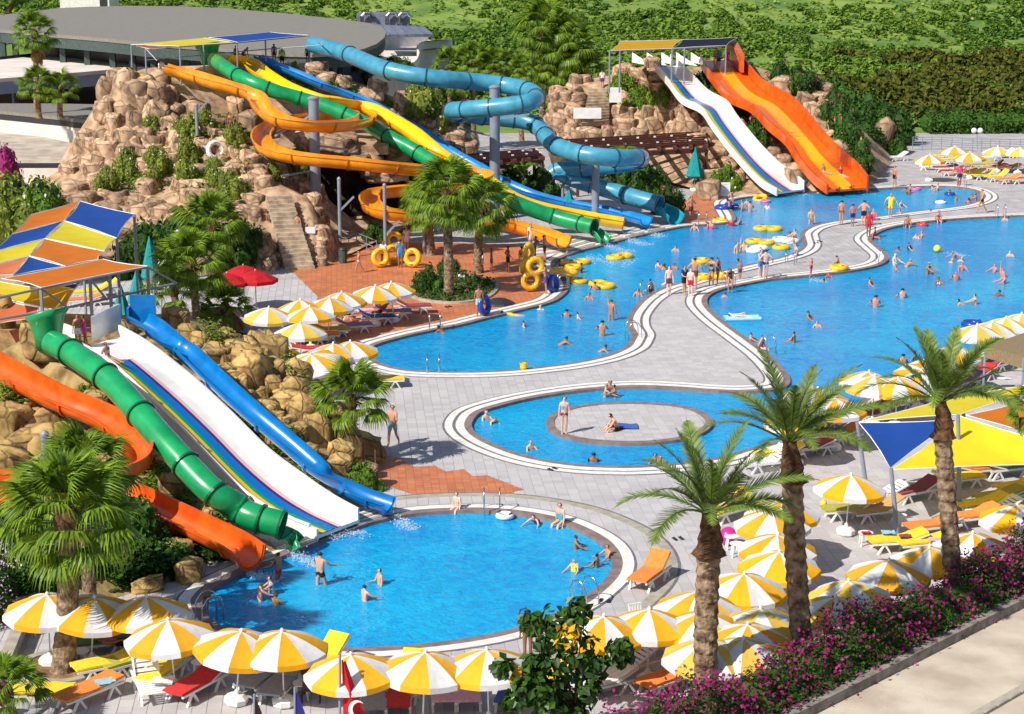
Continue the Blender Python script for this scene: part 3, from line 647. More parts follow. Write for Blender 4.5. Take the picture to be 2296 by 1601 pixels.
def fan_palm(base, top, label, r=.2, size=1.0, n=30, group=None, dead=0, low=-.75, name='fan_palm', seed=None):
    if seed is not None: random.seed(seed)
    t = thing(name, label, 'palm', base, 0, group); b = Vector((0, 0, 0)); p = top - base
    part('trunk', trunk_mesh(b - Vector((0, 0, .1)), p, r, r * .8, m_trunk), m_trunk, t)
    part('crown_core', MB().ball((p.x, p.y, p.z + .05), r * 1.3, 8, (1, 1, 1.4)), m_boot, t)
    size_ = size; size *= .66
    for i in range(n):
        el = R(88) - (R(88) - math.asin(max(low, -1))) * ((i + .5) / n) ** .9; az = i * 2.399 + random.uniform(-.2, .2); s = size * random.uniform(.85, 1.12)
        o = bpy.data.objects.new('frond', random.choice(FF)); COL.objects.link(o); o.parent = t; o.location = p + Vector((0, 0, .1 * size)) + Vector((math.cos(az), math.sin(az), 0)) * r * .5
        o.rotation_euler = (random.uniform(-.3, .3), -el, az); o.scale = (s, s, s)
    for i in range(dead):
        az = i * 2.399; s = size * random.uniform(.6, .95); o = bpy.data.objects.new('dead_frond', random.choice(FD)); COL.objects.link(o); o.parent = t
        o.location = p - Vector((0, 0, .25 * size + .15 * (i % 4))); o.rotation_euler = (0, R(58) + random.uniform(0, .35), az); o.scale = (s, s * .7, s)
    return t
def date_palm(base, top, label, r=.36, size=1.0, n=22, low=.34, group=None, boot=1.1):
    t = thing('date_palm', label, 'palm', base, 0, group); p = top - base; u = p.normalized(); c = p - u * boot
    part('trunk', trunk_mesh(Vector((0, 0, -.1)), c, r, r * .92, m_trunk, True), m_trunk, t)
    part('boot_ring', trunk_mesh(c + u * .003, p, r * 1.18, r * .6, m_boot, True), m_boot, t)
    for i in range(n):
        k = (i + .5) / n; el = R(86) - (R(86) - math.asin(low)) * k ** .8; az = i * 2.399 + random.uniform(-.2, .2); s = size * random.uniform(.85, 1.1) * (1 - .2 * (k < .15))
        o = bpy.data.objects.new('frond', DF[min(2, int(k * 3))]); COL.objects.link(o); o.parent = t; o.location = p + Vector((math.cos(az), math.sin(az), 0)) * r * .25
        o.rotation_euler = (random.uniform(-.5, .5), -el, az); o.scale = (s, s, s)
    return t
random.seed(21)
def up(base, px, py): return P(px, py, base.y)          # a point above base seen at (px, py)
b = G(1587, 1640); date_palm(b, up(b, 1590, 1150), 'left date palm of the front row, fronds over the round island pool', .305, .92)
b = G(1810, 1555); date_palm(b, up(b, 1770, 990), 'dark-trunked middle date palm of the front row', .29, .9)
b = G(2142, 1400); date_palm(b, up(b, 2108, 900), 'right date palm of the front row, standing before the yellow shade sail', .265, .95)
b = G(2345, 1150); fan_palm(b, up(b, 2330, 930), 'palm cut by the right edge of the picture over the orange sail', .2, 1.0, 26)
b = G(140, 1508); fan_palm(b, up(b, 152, 1180), 'large fan palm in a round soil bed at the front left', .33, 1.72, 38, low=-.55)
b = G(205, 1390); fan_palm(b, up(b, 185, 1085), 'second fan palm rising behind the large front one, under the orange flume', .22, 1.5, 30, low=-.5)
b = G(20, 1640); fan_palm(b, up(b, 10, 1560), 'low fan palm cut by the bottom left corner', .2, .95, 24, low=-.2)
b = G(790, 1048); fan_palm(b, up(b, 788, 905), 'single fan palm between the ochre mound and the walking man', .2, 1.35, 30, low=-.5)
b = G(1006, 665); fan_palm(b, up(b, 1000, 445), 'tallest fan palm of the central bed before the orange slide', .28, 1.9, 40, low=-.7, group=None)
b = G(968, 572); fan_palm(b, up(b, 960, 470), 'fan palm behind the clipped shrub in the central bed', .28, 1.6, 30, low=-.7)
b = G(1072, 612); fan_palm(b, up(b, 1080, 470), 'darker right-hand fan palm of the central bed', .28, 1.75, 32, low=-.75)
b = G(445, 760); fan_palm(b, up(b, 430, 600), 'fan palm left of the red parasols', .22, 1.7, 32, low=-.6)
b = G(505, 745); fan_palm(b, up(b, 505, 695), 'short fan palm just behind the front ochre rocks', .22, 1.25, 26, low=-.3)
b = G(400, 720); fan_palm(b, up(b, 390, 655), 'bushy fan palm beside the teal closed parasols', .22, 1.45, 26, low=-.5)
b = G(480, 620); fan_palm(b, up(b, 475, 515), 'fan palm at the foot of the rocky mountain', .25, 1.9, 34, low=-.6)
b = P(78, 190, 150); b.z = 4.2; fan_palm(b, up(b, 78, 80), 'fan palm in front of the big grey restaurant roof', .25, 1.6, 30, low=-.8, dead=6)
for px, py, lb in ((88, 195, 'left of two low palms before the cream roofed building'), (135, 205, 'right of two low palms before the cream roofed building')):
    b = P(px, 262, 145); fan_palm(b, up(b, px, py), lb, .22, 1.4, 24, low=-.5)
b = Vector((-64, 236, 5)); date_palm(b, up(b, 28, 12), 'date palm behind the grey roof in the top left corner', .35, 1.4, 30)
for px, py, lb, s, dd in ((1215, 75, 'tallest of the shaggy palms behind the teal slide', 2.7, 22), (1270, 110, 'shaggy palm with hanging dead fronds right of the tallest one', 2.6, 26), (1240, 155, 'lower shaggy palm in the middle of the tall palm clump', 2.4, 20), (1308, 160, 'rightmost shaggy palm of the tall clump', 2.0, 18)):
    b = Vector((0, 0, 0)); w = P(px, 240, 181); b = Vector((w.x, w.y, .6)); fan_palm(b, up(b, px, py), lb, .3, s, 30, low=-.8, dead=dd)
for px, py, lb in ((1010, 150, 'low fan palm right of the curved white building'), (1062, 140, 'low fan palm behind the first bend of the teal slide'), (1110, 150, 'middle low fan palm behind the teal slide'), (1170, 160, 'low fan palm beside the tall palm clump'), (820, 140, 'small fan palm before the curved white wall'), (1035, 185, 'little fan palm hugging the teal slide')):
    b = Vector((P(px, 240, 172).x, 172, 1)); fan_palm(b, up(b, px, py), lb, .22, 1.5, 26, low=-.6, dead=6)
# ------------------------------------------------------------------ slides
def frames(path, n=8):
    pts = crv(path, n); out = []
    for i, p in enumerate(pts):
        t = (pts[min(i + 1, len(pts) - 1)] - pts[max(i - 1, 0)]).normalized(); s = t.cross(Vector((0, 0, 1))).normalized(); u = s.cross(t).normalized(); out.append((p, t, s, u))
    return out
def sweep(fr, loops, caps=True):
    mb = MB()
    for prof in loops:
        n = len(prof); V = [p + s * a + u * b for p, t, s, u in fr for a, b in prof]
        Fc = [(i * n + k, i * n + (k + 1) % n, (i + 1) * n + (k + 1) % n, (i + 1) * n + k) for i in range(len(fr) - 1) for k in range(n)]
        mb.add(V, Fc)
    if caps and len(loops) == 1:
        n = len(loops[0]); m = len(fr) - 1; k = n // 2
        o = len(mb.v) - n * (m + 1)
        for i in range(k - 1):
            mb.f.append((o + i, o + i + 1, o + n - 2 - i, o + n - 1 - i)); mb.f.append((o + m * n + n - 1 - i, o + m * n + n - 2 - i, o + m * n + i + 1, o + m * n + i))
    if caps and len(loops) == 2:
        n = len(loops[0]); m = len(fr) - 1; A = 0; B = n * (m + 1)
        for e in (0, m):
            for k in range(n): mb.f.append((A + e * n + k, A + e * n + (k + 1) % n, B + e * n + (k + 1) % n, B + e * n + k))
    return mb
def arc(r, a0, a1, n, cz=0): return [(r * math.sin(R(a0 + (a1 - a0) * i / n)), cz - r * math.cos(R(a0 + (a1 - a0) * i / n))) for i in range(n + 1)]
def uprof(r, th=.05, wl=.0, wr=.0, lip=.06):
    inn = [(-r, r + wl)] + arc(r, -90, 90, 12, r)[0:] + [(r, r + wr)]; ro = r + th
    out = [(ro + lip, r + wr), (ro + lip, r + wr - .05), (ro, r + wr - .05)] + arc(ro, 90, -90, 12, r) + [(-ro, r + wl - .05), (-ro - lip, r + wl - .05), (-ro - lip, r + wl)]
    return inn + out[:]
def zpath(L): return [G(x, y, z) for x, y, z in L]
def slide(label, path, kind, r, m, cat='water slide', per=9, n=6, wl=0, wr=0, name='water_slide', base=None, group=None, flange_m=None):
    fr = frames(path, n); t = thing(name, label, cat, (fr[-1][0].x, fr[-1][0].y, 0), 0, group)
    loops = [uprof(r, .05, wl, wr)] if kind == 'u' else [arc(r, 0, 345, 23, r), arc(r - .05, 0, 345, 23, r)]
    i = 0
    while i < len(fr) - 1:
        j = min(i + per, len(fr) - 1)
        if len(fr) - 1 - j < 3: j = len(fr) - 1
        part('slide_section', sweep(fr[i:j + 1], loops), m, t, world=True, smooth=True); smart(bpy.data.objects[COL.objects[-1].name], 45)
        p, tt, s, u = fr[j]
        if kind == 'u':
            pr = uprof(r + .012, .10, wl + .01, wr + .01, .05); inn = uprof(r + .05, .06, wl, wr, .05); prof = inn[:15] + pr[15:]
            prof = [(a * 1.0, b) for a, b in [( -r - .053, r + wl)] + arc(r + .053, -90, 90, 12, r) + [(r + .053, r + wr), (r + .12, r + wr)] + arc(r + .12, 90, -90, 12, r) + [(-r - .12, r + wl)]]
            lp = [prof]
        else: lp = [arc(r + .07, 0, 345, 23, r), arc(r + .003, 0, 345, 23, r)]
        f2 = [(p - tt * .04, tt, s, u), (p + tt * .04, tt, s, u)]
        part('joint_flange', sweep(f2, lp, True), flange_m or m, t, world=True)
        i = j
    return t
def fmat(nm, a, b): return mat(nm, a, b, rough=.3, scale=1.5, coat=.3, detail=3)
g_or = fmat('orange_fibreglass', S(230, 100, 28), S(200, 78, 18)); g_oy = fmat('amber_fibreglass', S(242, 158, 34), S(224, 136, 24)); g_gr = fmat('green_fibreglass', S(24, 158, 92), S(16, 134, 78))
g_bl = fmat('blue_fibreglass', S(6, 122, 194), S(4, 102, 170)); g_ye = fmat('yellow_fibreglass', S(248, 204, 14), S(236, 184, 10)); g_te = fmat('teal_fibreglass', S(76, 152, 178), S(58, 132, 158)); g_lb = fmat('light_blue_fibreglass', S(30, 140, 216), S(22, 120, 196))
g_wh = fmat('white_fibreglass', S(244, 240, 234), S(232, 228, 222)); g_tel = fmat('teal_light', S(20, 160, 180), S(16, 140, 160)); g_fd = fmat('dark_joint', S(28, 92, 112), S(20, 76, 96)); g_fg = fmat('green_joint', S(8, 96, 56), S(6, 84, 48)); g_fo = fmat('amber_joint', S(190, 106, 24), S(170, 92, 18))
SL = {}
SL['og'] = slide('open orange flume winding round a grey post at the front left', zpath([(-60, 815, 4.3), (20, 860, 4.0), (75, 890, 3.8), (130, 918, 3.6), (200, 946, 3.35), (262, 978, 3.1), (305, 1020, 2.85), (300, 1062, 2.6), (250, 1088, 2.4), (170, 1100, 2.2), (60, 1094, 2.0), (-60, 1100, 1.85), (-110, 1125, 1.7), (-60, 1146, 1.6), (40, 1142, 1.5), (150, 1130, 1.4), (240, 1122, 1.25), (310, 1145, 1.05), (380, 1178, .8), (460, 1216, .55), (520, 1245, .42), (560, 1272, .25)]), 'u', .45, g_or, wl=.25, wr=.05, per=10)
SL['gt'] = slide('closed green tube slide ending in the round front pool', zpath([(118, 796, 5.0), (150, 812, 4.9), (215, 856, 4.6), (267, 903, 4.1), (358, 1008, 3.0), (428, 1087, 2.1), (480, 1138, 1.5), (525, 1168, 1.0), (570, 1190, .75), (626, 1206, .55)]), 't', .47, g_gr, per=7, flange_m=g_fg)
fr = frames(zpath([(626, 1206, .50), (640, 1215, .32), (655, 1232, .05)]), 3); part('exit_trough', sweep(fr, [uprof(.40, .04, .05, .05)]), g_gr, SL['gt'], world=True, smooth=True)
# funnel at the head of the green tube
def funnel(t, px, py, z, m, s=1.0, fl=.9):
    p = G(px, py, z); mb = MB(); q = zpath([(px - 14, py - 6, z + .2)])[0]
    for k, (r, h, th) in enumerate(((.45, 1.2, 0),)):
        V = []; n = 14
        for i in range(n + 1):
            a = R(150 + 210 * i / n)
            for rr, hh in ((.43 * s, .0), (.5 * s, .5), (.62 * s, 1.0), (.8 * s, 1.3 * fl), (.84 * s, 1.3 * fl), (.66 * s, .96), (.55 * s, .5), (.48 * s, 0)): V.append(p + Vector((math.cos(a) * rr - .25 * s, math.sin(a) * rr * .9 + .35 * s, hh * (1.15 + .25 * math.sin(a + 2.4)) + .1)))
        mb.add(V, [(i * 8 + j, i * 8 + (j + 1) % 8, (i + 1) * 8 + (j + 1) % 8, (i + 1) * 8 + j) for i in range(n) for j in range(8)] + [tuple(range(8)), tuple(n * 8 + j for j in range(8))[::-1]])
    part('entry_funnel', mb, m, t, world=True, smooth=True)
funnel(SL['gt'], 120, 792, 4.95, g_gr, 1.0)
SL['bf'] = slide('narrow open blue slide running beside the rainbow slide at the front', zpath([(312, 728, 5.2), (340, 744, 5.1), (380, 778, 4.85), (418, 805, 4.5), (485, 869, 3.85), (560, 938, 3.1), (645, 1010, 2.2), (712, 1068, 1.45), (762, 1102, .85), (810, 1126, .5), (868, 1146, .28)]), 'u', .40, g_bl, wl=.0, wr=.0, per=8)
part('entry_box', MB().box(G(318, 722, 5.3) + Vector((0, .4, .45)), (1.0, .1, 1.1)).box(G(298, 722, 5.2) + Vector((-.1, 0, .35)), (.08, .9, .6)), g_bl, SL['bf'], world=True)
SL['om'] = slide('amber open flume spiralling round the middle grey post to the lane nearest the palms', zpath([(368, 166, 10.3), (420, 180, 9.9), (485, 200, 9.5), (540, 216, 9.1), (572, 232, 8.7), (592, 262, 8.2), (630, 284, 7.8), (700, 295, 7.5), (775, 294, 7.3), (818, 284, 7.1), (822, 270, 6.95), (780, 268, 6.8), (690, 278, 6.6), (620, 292, 6.4), (588, 315, 6.2), (592, 342, 5.9), (630, 360, 5.65), (700, 371, 5.45), (780, 378, 5.25), (848, 385, 5.05), (920, 392, 4.75), (985, 397, 4.5), (1050, 400, 4.2), (1085, 410, 4.0), (1060, 425, 3.75), (980, 436, 3.5), (900, 440, 3.2), (845, 448, 2.95), (828, 466, 2.7), (850, 488, 2.45), (920, 498, 2.15), (1000, 500, 1.85), (1080, 508, 1.5), (1150, 520, 1.05), (1210, 536, .7), (1262, 556, .38)]), 'u', .56, g_oy, wl=.12, wr=.12, per=9, flange_m=g_fo)
SL['gm'] = slide('closed green tube slide passing under the amber flume and the palms', zpath([(480, 150, 10.25), (520, 178, 9.7), (560, 200, 9.2), (612, 221, 8.6), (668, 237, 8.1), (735, 258, 7.5), (832, 301, 6.3), (882, 331, 5.6), (932, 358, 4.9), (1000, 400, 3.9), (1080, 440, 2.9), (1166, 478, 1.8), (1233, 501, 1.1), (1283, 515, .8), (1330, 526, .62)]), 't', .50, g_gr, per=8, flange_m=g_fg)
funnel(SL['gm'], 476, 148, 10.2, g_gr, 1.15)
fr = frames(zpath([(1330, 528, .5), (1342, 536, .3), (1352, 547, .02)]), 3); part('exit_trough', sweep(fr, [uprof(.45, .04, .05, .05)]), g_gr, SL['gm'], world=True, smooth=True)
SL['ym'] = slide('straight yellow open slide down the middle of the rocky mountain', zpath([(500, 142, 10.4), (551, 150, 10.0), (585, 177, 9.4), (635, 207, 8.7), (702, 231, 8.1), (765, 240, 7.8), (815, 251, 7.4), (865, 277, 6.8), (915, 307, 6.1), (965, 347, 5.1), (1015, 376, 4.3), (1066, 405, 3.5), (1126, 443, 2.5), (1199, 473, 1.6), (1283, 492, 1.0), (1340, 503, .7), (1396, 512, .45)]), 'u', .64, g_ye, per=9, flange_m=g_fo)
SL['bm'] = slide('light blue open slide just behind the yellow slide', zpath([(575, 138, 10.3), (612, 155, 9.8), (652, 170, 9.35), (718, 198, 8.5), (765, 216, 7.9), (815, 235, 7.3), (865, 261, 6.5), (932, 299, 5.3), (999, 345, 4.1), (1066, 383, 3.1), (1100, 405, 2.6), (1183, 442, 1.7), (1266, 464, 1.1), (1366, 483, .7), (1448, 505, .4)]), 'u', .50, g_lb, per=9)
SL['tm'] = slide('large closed teal tube slide with two hairpin bends', zpath([(700, 118, 10.8), (772, 137, 10.4), (849, 170, 9.8), (915, 187, 9.4), (992, 197, 9.1), (1066, 203, 8.8), (1133, 211, 8.55), (1182, 222, 8.35), (1202, 237, 8.1), (1186, 250, 7.95), (1130, 259, 7.7), (1076, 264, 7.5), (1034, 267, 7.3), (1014, 269, 7.1), (1022, 273, 6.7), (1070, 279, 6.35), (1133, 285, 6.1), (1183, 292, 5.9), (1210, 308, 5.5), (1228, 331, 5.1), (1256, 351, 4.8), (1306, 366, 4.6), (1367, 374, 4.4), (1415, 375, 4.2), (1437, 374, 3.9), (1424, 383, 3.5), (1360, 392, 3.15), (1300, 397, 2.9), (1256, 401, 2.7), (1262, 411, 2.4), (1300, 426, 1.95), (1367, 446, 1.4), (1433, 466, 1.0), (1476, 477, .78)]), 't', .60, g_te, per=7, flange_m=g_fd)
fr = frames(zpath([(1476, 480, .6), (1496, 490, .35), (1512, 504, .02)]), 3); part('exit_trough', sweep(fr, [uprof(.62, .04, .12, .12)]), g_tel, SL['tm'], world=True, smooth=True)
# wide slides, given by their left and right edges
def wide(label, st, strips, m, wall=.45, group=None, railm=None, n=5, hump=0):
    Lp = crv([G(a, b, z) for a, b, _, _, z in st], n); Rp = crv([G(c, d, z) for _, _, c, d, z in st], n)
    t = thing('wave_slide', label, 'water slide', (Lp[-1].x, Lp[-1].y, 0), 0, group); fr = []
    for i, (a, b) in enumerate(zip(Lp, Rp)): fr.append((a, b))
    def strip(u0, u1, h0, h1, name, mm, lift):
        V = []
        for a, b in fr:
            for u, h in ((u0, h1), (u1, h1), (u1, h0), (u0, h0)):
                V.append(a.lerp(b, u) + Vector((0, 0, h + lift)))
        m_ = len(fr); Fc = [(i * 4 + k, i * 4 + (k + 1) % 4, (i + 1) * 4 + (k + 1) % 4, (i + 1) * 4 + k) for i in range(m_ - 1) for k in range(4)] + [(0, 3, 2, 1), ((m_ - 1) * 4, (m_ - 1) * 4 + 1, (m_ - 1) * 4 + 2, (m_ - 1) * 4 + 3)]
        return part(name, MB().add(V, Fc), mm, t, world=True)
    strip(0, 1, -.12, 0, 'slide_bed', m, 0)
    strip(-.045, .0, -.25, wall * .55, 'side_wall', railm or m, 0); strip(1.0, 1.045, -.25, wall, 'side_wall', railm or m, 0)
    for (u0, u1, mm, lf) in strips: strip(u0, u1, 0, .006, 'lane_stripe', mm, .03) if lf == 0 else strip(u0, u1, 0, lf, 'lane_divider', mm, .002)
    return t, Lp, Rp
def paint(nm, c): return mat(nm, c, tuple(v * .94 for v in c[:3]) + (1,), rough=.3, coat=.3)
p_y, p_g, p_b, p_p, p_k = paint('stripe_yellow', S(234, 184, 10)), paint('stripe_green', S(0, 150, 96)), paint('stripe_blue', S(0, 110, 190)), paint('stripe_purple', S(70, 26, 110)), paint('stripe_pink', S(236, 186, 178))
rb = lambda w: [(.07, .20, p_y, 0), (.20, .27, p_g, 0), (.27, .43, p_b, 0), (.43, .49, p_p, 0), (.49, .56, p_k, 0)]
st = [(182, 784, 266, 753, 5.0), (247, 821, 334, 793, 4.8), (334, 899, 430, 868, 3.7), (418, 980, 515, 946, 2.65), (501, 1066, 600, 1030, 1.6), (568, 1129, 682, 1092, .85), (640, 1170, 745, 1135, .42), (714, 1200, 802, 1166, .22)]
W1, L1, R1 = wide('wide white slide with a rainbow stripe beside the green tube at the front', st, rb(0), g_wh, .42)
for o in [c for c in W1.children if c.name.startswith('lane_stripe')]:
    o.data = o.data.copy(); bm = bmesh.new(); bm.from_mesh(o.data); bm.verts.ensure_lookup_table(); bmesh.ops.delete(bm, geom=[v for v in bm.verts if v.index < 20], context='VERTS'); bm.to_mesh(o.data); bm.free()
part('start_wall', MB().slab([G(205, 770, 5) + Vector((0, .1, 1.0)), G(262, 742, 5) + Vector((0, .3, 1.0)), G(262, 742, 5) + Vector((.1, .45, 1.0)), G(205, 770, 5) + Vector((0, .3, 1.0))], 1.0).slab([G(130, 762, 5) + Vector((0, 0, .7)), G(172, 776, 5) + Vector((0, 0, .7)), G(172, 776, 5) + Vector((0, .15, .7)), G(130, 762, 5) + Vector((0, .15, .7))], .5), g_wh, W1, world=True)
part('side_rail', MB().tube([L1[k] + Vector((-.06, -.05, .28)) for k in range(0, len(L1), 2)], .06, 6), g_wh, W1, world=True)
st = [(1470, 152, 1516, 147, 8.0), (1500, 187, 1550, 181, 7.2), (1530, 225, 1585, 217, 6.1), (1573, 247, 1627, 241, 5.6), (1597, 281, 1650, 274, 4.7), (1640, 338, 1695, 330, 3.1), (1680, 384, 1738, 375, 1.8), (1712, 414, 1775, 402, .9), (1744, 432, 1802, 424, .3)]
W2, L2, R2 = wide('white wave slide with a rainbow stripe at the back of the upper pool', st, rb(0), g_wh, .6)
for k in range(5):
    p = G(1432 + 33 * k, 140, 8.2); p = P(1432 + 33 * k, 140, 173); w = 1.3
    part('gate_fin', MB().add([p + Vector((-.6, 0, 0)), p + Vector((1.2, -1.5, -.2)), p + Vector((-.6, 0, .9)), p + Vector((-.6, .15, 0)), p + Vector((1.2, -1.35, -.2)), p + Vector((-.6, .15, .9))], [(0, 1, 2), (5, 4, 3), (0, 3, 4, 1), (1, 4, 5, 2), (2, 5, 3, 0)]), g_wh, W2, world=True)
part('start_wall', MB().box(P(1505, 146, 171) + Vector((0, 0, .2)), (.1, 2, 1.4)).box(P(1480, 150, 170), (.1, 2, 1)), g_wh, W2, world=True)
p_o, p_a, p_r = paint('lane_orange', S(236, 104, 16)), paint('lane_amber', S(255, 178, 20)), paint('lane_red', S(236, 70, 14))
st = [(1573, 136, 1648, 132, 8.4), (1583, 158, 1664, 152, 7.9), (1614, 199, 1694, 191, 6.8), (1640, 224, 1724, 214, 6.1), (1687, 246, 1766, 236, 5.6), (1724, 284, 1802, 270, 4.6), (1764, 319, 1838, 314, 3.5), (1791, 361, 1876, 355, 2.3), (1824, 401, 1915, 388, 1.1), (1857, 428, 1943, 422, .35)]
W3, L3, R3 = wide('orange three-lane wave slide at the back of the upper pool', st, [(.02, .32, p_o, 0), (.345, .64, p_a, 0), (.665, .98, p_o, 0), (.32, .345, g_oy, .12), (.64, .665, g_oy, .12)], g_or, .95)
part('start_wall', MB().slab([P(1627, 132, 168) + Vector((0, 0, 1.6)), P(1650, 132, 168) + Vector((0, 0, 1.6)), P(1668, 160, 163) + Vector((0, 0, 1.4)), P(1660, 160, 163) + Vector((0, 0, 1.4))], 1.5), g_or, W3, world=True)
# mound surfaces and boulders keep clear below the slides
SP = []
for o_ in SL.values():
    for ch in o_.children:
        if ch.name.startswith('slide_section'):
            w = [Vector(v.co) for v in ch.data.vertices]; n_ = 30 if len(w) % 30 == 0 else 48
            for i in range(0, len(w), n_): g_ = w[i:i + n_]; SP.append((sum(v.x for v in g_) / len(g_), sum(v.y for v in g_) / len(g_), min(v.z for v in g_), .95))
for La, Lb in ((L1, R1), (L2, R2), (L3, R3)):
    for a, b in zip(La[::2], Lb[::2]):
        for u in (0, .33, .66, 1): q = a.lerp(b, u); SP.append((q.x, q.y, q.z - .15, .85))
for (a0, a1, b0, b1) in STAIRS:
    for k in range(21):
        for u in (0, .5, 1): q = a0.lerp(b0, k / 20).lerp(a1.lerp(b1, k / 20), u); SP.append((q.x, q.y, q.z - .05, .35))
SPA = np.array(SP)
def clearz(x, y, r):
    d = np.hypot(SPA[:, 0] - x, SPA[:, 1] - y); k = d < SPA[:, 3] + r
    return SPA[k, 2].min() if k.any() else 99
for tn in (M1, M2, M3):
    me = tn.o.data
    for v in me.vertices:
        c_ = clearz(v.co.x, v.co.y, .35) - .35
        if v.co.z > c_: v.co.z = c_ if c_ > -.5 else -.5
    tn.b = BVHTree.FromPolygons([v.co.copy() for v in me.vertices], [tuple(p.vertices) for p in me.polygons])
for tt_ in (t1, t2, t3):
    for ch in tt_.children:
        if ch.name.startswith('boulder'):
            w = ch.location + tt_.location; sc_ = ch.scale; c_ = clearz(w.x, w.y, max(sc_.x, sc_.y) * .75)
            if w.z + sc_.z > c_: ch.location.z -= (w.z + sc_.z - c_) + .12
# grey posts that carry the flumes, with brackets
def post(base, top, r, label, arms=(), cap=True):
    t = thing('support_post', label, 'support post', base); h = top.z - base.z
    part('pole', MB().tube([(0, 0, 0), (0, 0, h)], r, 16), m_steel, t, smooth=False); smart(COL.objects[-1], 60)
    part('pole_cap', MB().lathe([(r * 1.12, h), (r * 1.12, h + .1), (r * .5, h + .2)], 16), m_steel, t)
    for q in arms: part('bracket', MB().bar(Vector((0, 0, q[0])), Vector(q[1]), .12), m_steel, t)
    return t
def at(px, pyt, Y, zb=0):
    p = P(px, pyt, Y); return Vector((p.x, p.y, zb)), p
for px, py, Y, r, lb, arms in ((703, 222, 122.5, .34, 'thick grey post inside the amber spiral', [(8.4, (-2.6, .8, 6.9)), (6.4, (2.2, -.8, 6.2)), (4.8, (-2, -1.5, 4.6))]), (1109, 197, 132.5, .36, 'tall grey post inside the first teal hairpin', [(8, (-2.4, -1.4, 6.8)), (5.8, (-2.5, 1.5, 6.2)), (5.2, (2.6, .4, 4.8)), (7, (2.4, -.5, 7.4))]), (1336, 344, 130, .26, 'shorter grey post inside the second teal hairpin', [(4.6, (-1, -1, 3.9)), (3, (-1.6, 1, 2.8))]), (100, 978, 64.5, .14, 'slim blue-grey post inside the front orange spiral', [(3.0, (1.2, .6, 2.3)), (2.6, (-1.5, -.6, 1.2))])):
    post(*at(px, py, Y), r, lb, arms)
for px, py, Y, z, lb in ((440, 238, 127, 6.5, 'short double post under the first run of the amber flume'), (862, 418, 117, 0, 'short post under the lower amber flume before the cave'), (950, 404, 118.5, 0, 'thin post under the amber flume behind the palms'), (760, 404, 117, 1.5, 'thin post under the lower amber loop'), (1262, 402, 135, 0, 'thin post holding the lower teal tube'), (975, 357, 127.5, 0, 'thin post beneath the yellow slide')):
    post(*at(px, py, Y, z), .11, lb, [(1.5, (.9, 0, 2.4))])
# landing ledges at the slide ends
def ledge(pts, label):
    L = gl(pts); t = thing('slide_ledge', label, 'ledge', L[0]); mb = MB()
    part('slab', MB().prism([(p.x - L[0].x, p.y - L[0].y) for p in L], -.35, .06), m_white, t)
    n = 6
    for k in range(n):
        a = L[0].lerp(L[3], (k + .15) / n) - L[0]; b2 = L[1].lerp(L[2], (k + .15) / n) - L[0]; c2 = L[1].lerp(L[2], (k + .85) / n) - L[0]; d2 = L[0].lerp(L[3], (k + .85) / n) - L[0]
        part('plank', MB().slab([v + Vector((0, 0, .10)) for v in (a, b2, c2, d2)], .035), m_white if k % 2 else m_beige, t)
ledge([(568, 1268), (618, 1253), (588, 1225), (560, 1240)], 'white ledge between the orange flume and green tube ends')
ledge([(665, 1234), (712, 1216), (690, 1196), (655, 1205)], 'white ledge between the green tube and rainbow slide ends')
ledge([(805, 1180), (858, 1163), (830, 1146), (800, 1156)], 'white ledge between the rainbow and blue slide ends')
ledge([(1200, 575), (1286, 566), (1262, 545), (1180, 556)], 'pale slab beside the amber slide end')
ledge([(1286, 566), (1336, 552), (1300, 534), (1262, 545)], 'ledge between the amber and green slide ends')
ledge([(1352, 548), (1398, 537), (1375, 522), (1335, 530)], 'ledge between the green and yellow slide ends')
ledge([(1402, 536), (1446, 524), (1425, 510), (1395, 518)], 'ledge between the yellow and light blue slide ends')
ledge([(1452, 522), (1492, 514), (1470, 503), (1445, 508)], 'ledge between the light blue and teal slide ends')
# splashes
m_foam = mat('foam', (.85, .9, .93, 1), (.55, .80, .92, 1), rough=.8, island=True, trans=.5); m_foam.node_tree.nodes['Principled BSDF'].inputs['Alpha'].default_value = .7
def splash(px, py, dx, dy, w, n, label):
    n = int(n * 2.2); rg = np.random.default_rng(int(px)); a = G(px, py, -.1); b = G(px + dx, py + dy, -.1); k = rg.uniform(0, 1, n) ** 1.3; d = b - a; s = np.array([-d.y, d.x]) / max(d.length, .01)
    C = np.array(a)[None] + k[:, None] * np.array(d)[None]; q = rg.normal(size=n) * w * (.35 + .4 * k) * .5; C[:, 0] += s[0] * q; C[:, 1] += s[1] * q; C[:, 2] = -.085 + rg.exponential(.09, n) * (1 - k)
    V, Fq = leaves(C, .055, rg, np.tile([0, 0, 1.], (n, 1)), 0, 1.3); tag(part('water_splash', npmesh('foam', V, Fq), m_foam), label, 'splash', None, 'stuff')
splash(640, 1240, 75, 30, .5, 500, 'foam streak in front of the green tube end'); splash(872, 1155, 55, 34, .5, 450, 'foam streak in front of the front blue slide'); splash(556, 1290, 70, 14, .4, 300, 'foam trickle below the orange flume end'); splash(725, 1208, 75, -22, 1.2, 600, 'foam below the rainbow slide end')
splash(1350, 550, 62, 16, .9, 420, 'foam streak in front of the middle green tube'); splash(1402, 537, 52, 13, .9, 380, 'foam streak in front of the yellow slide'); splash(1452, 522, 36, 10, .9, 300, 'foam streak in front of the light blue slide'); splash(1310, 583, 110, 6, 2.4, 500, 'foam wake around the tube rider near the amber slide'); splash(1516, 505, 20, 5, .7, 120, 'small foam patch at the teal slide mouth')
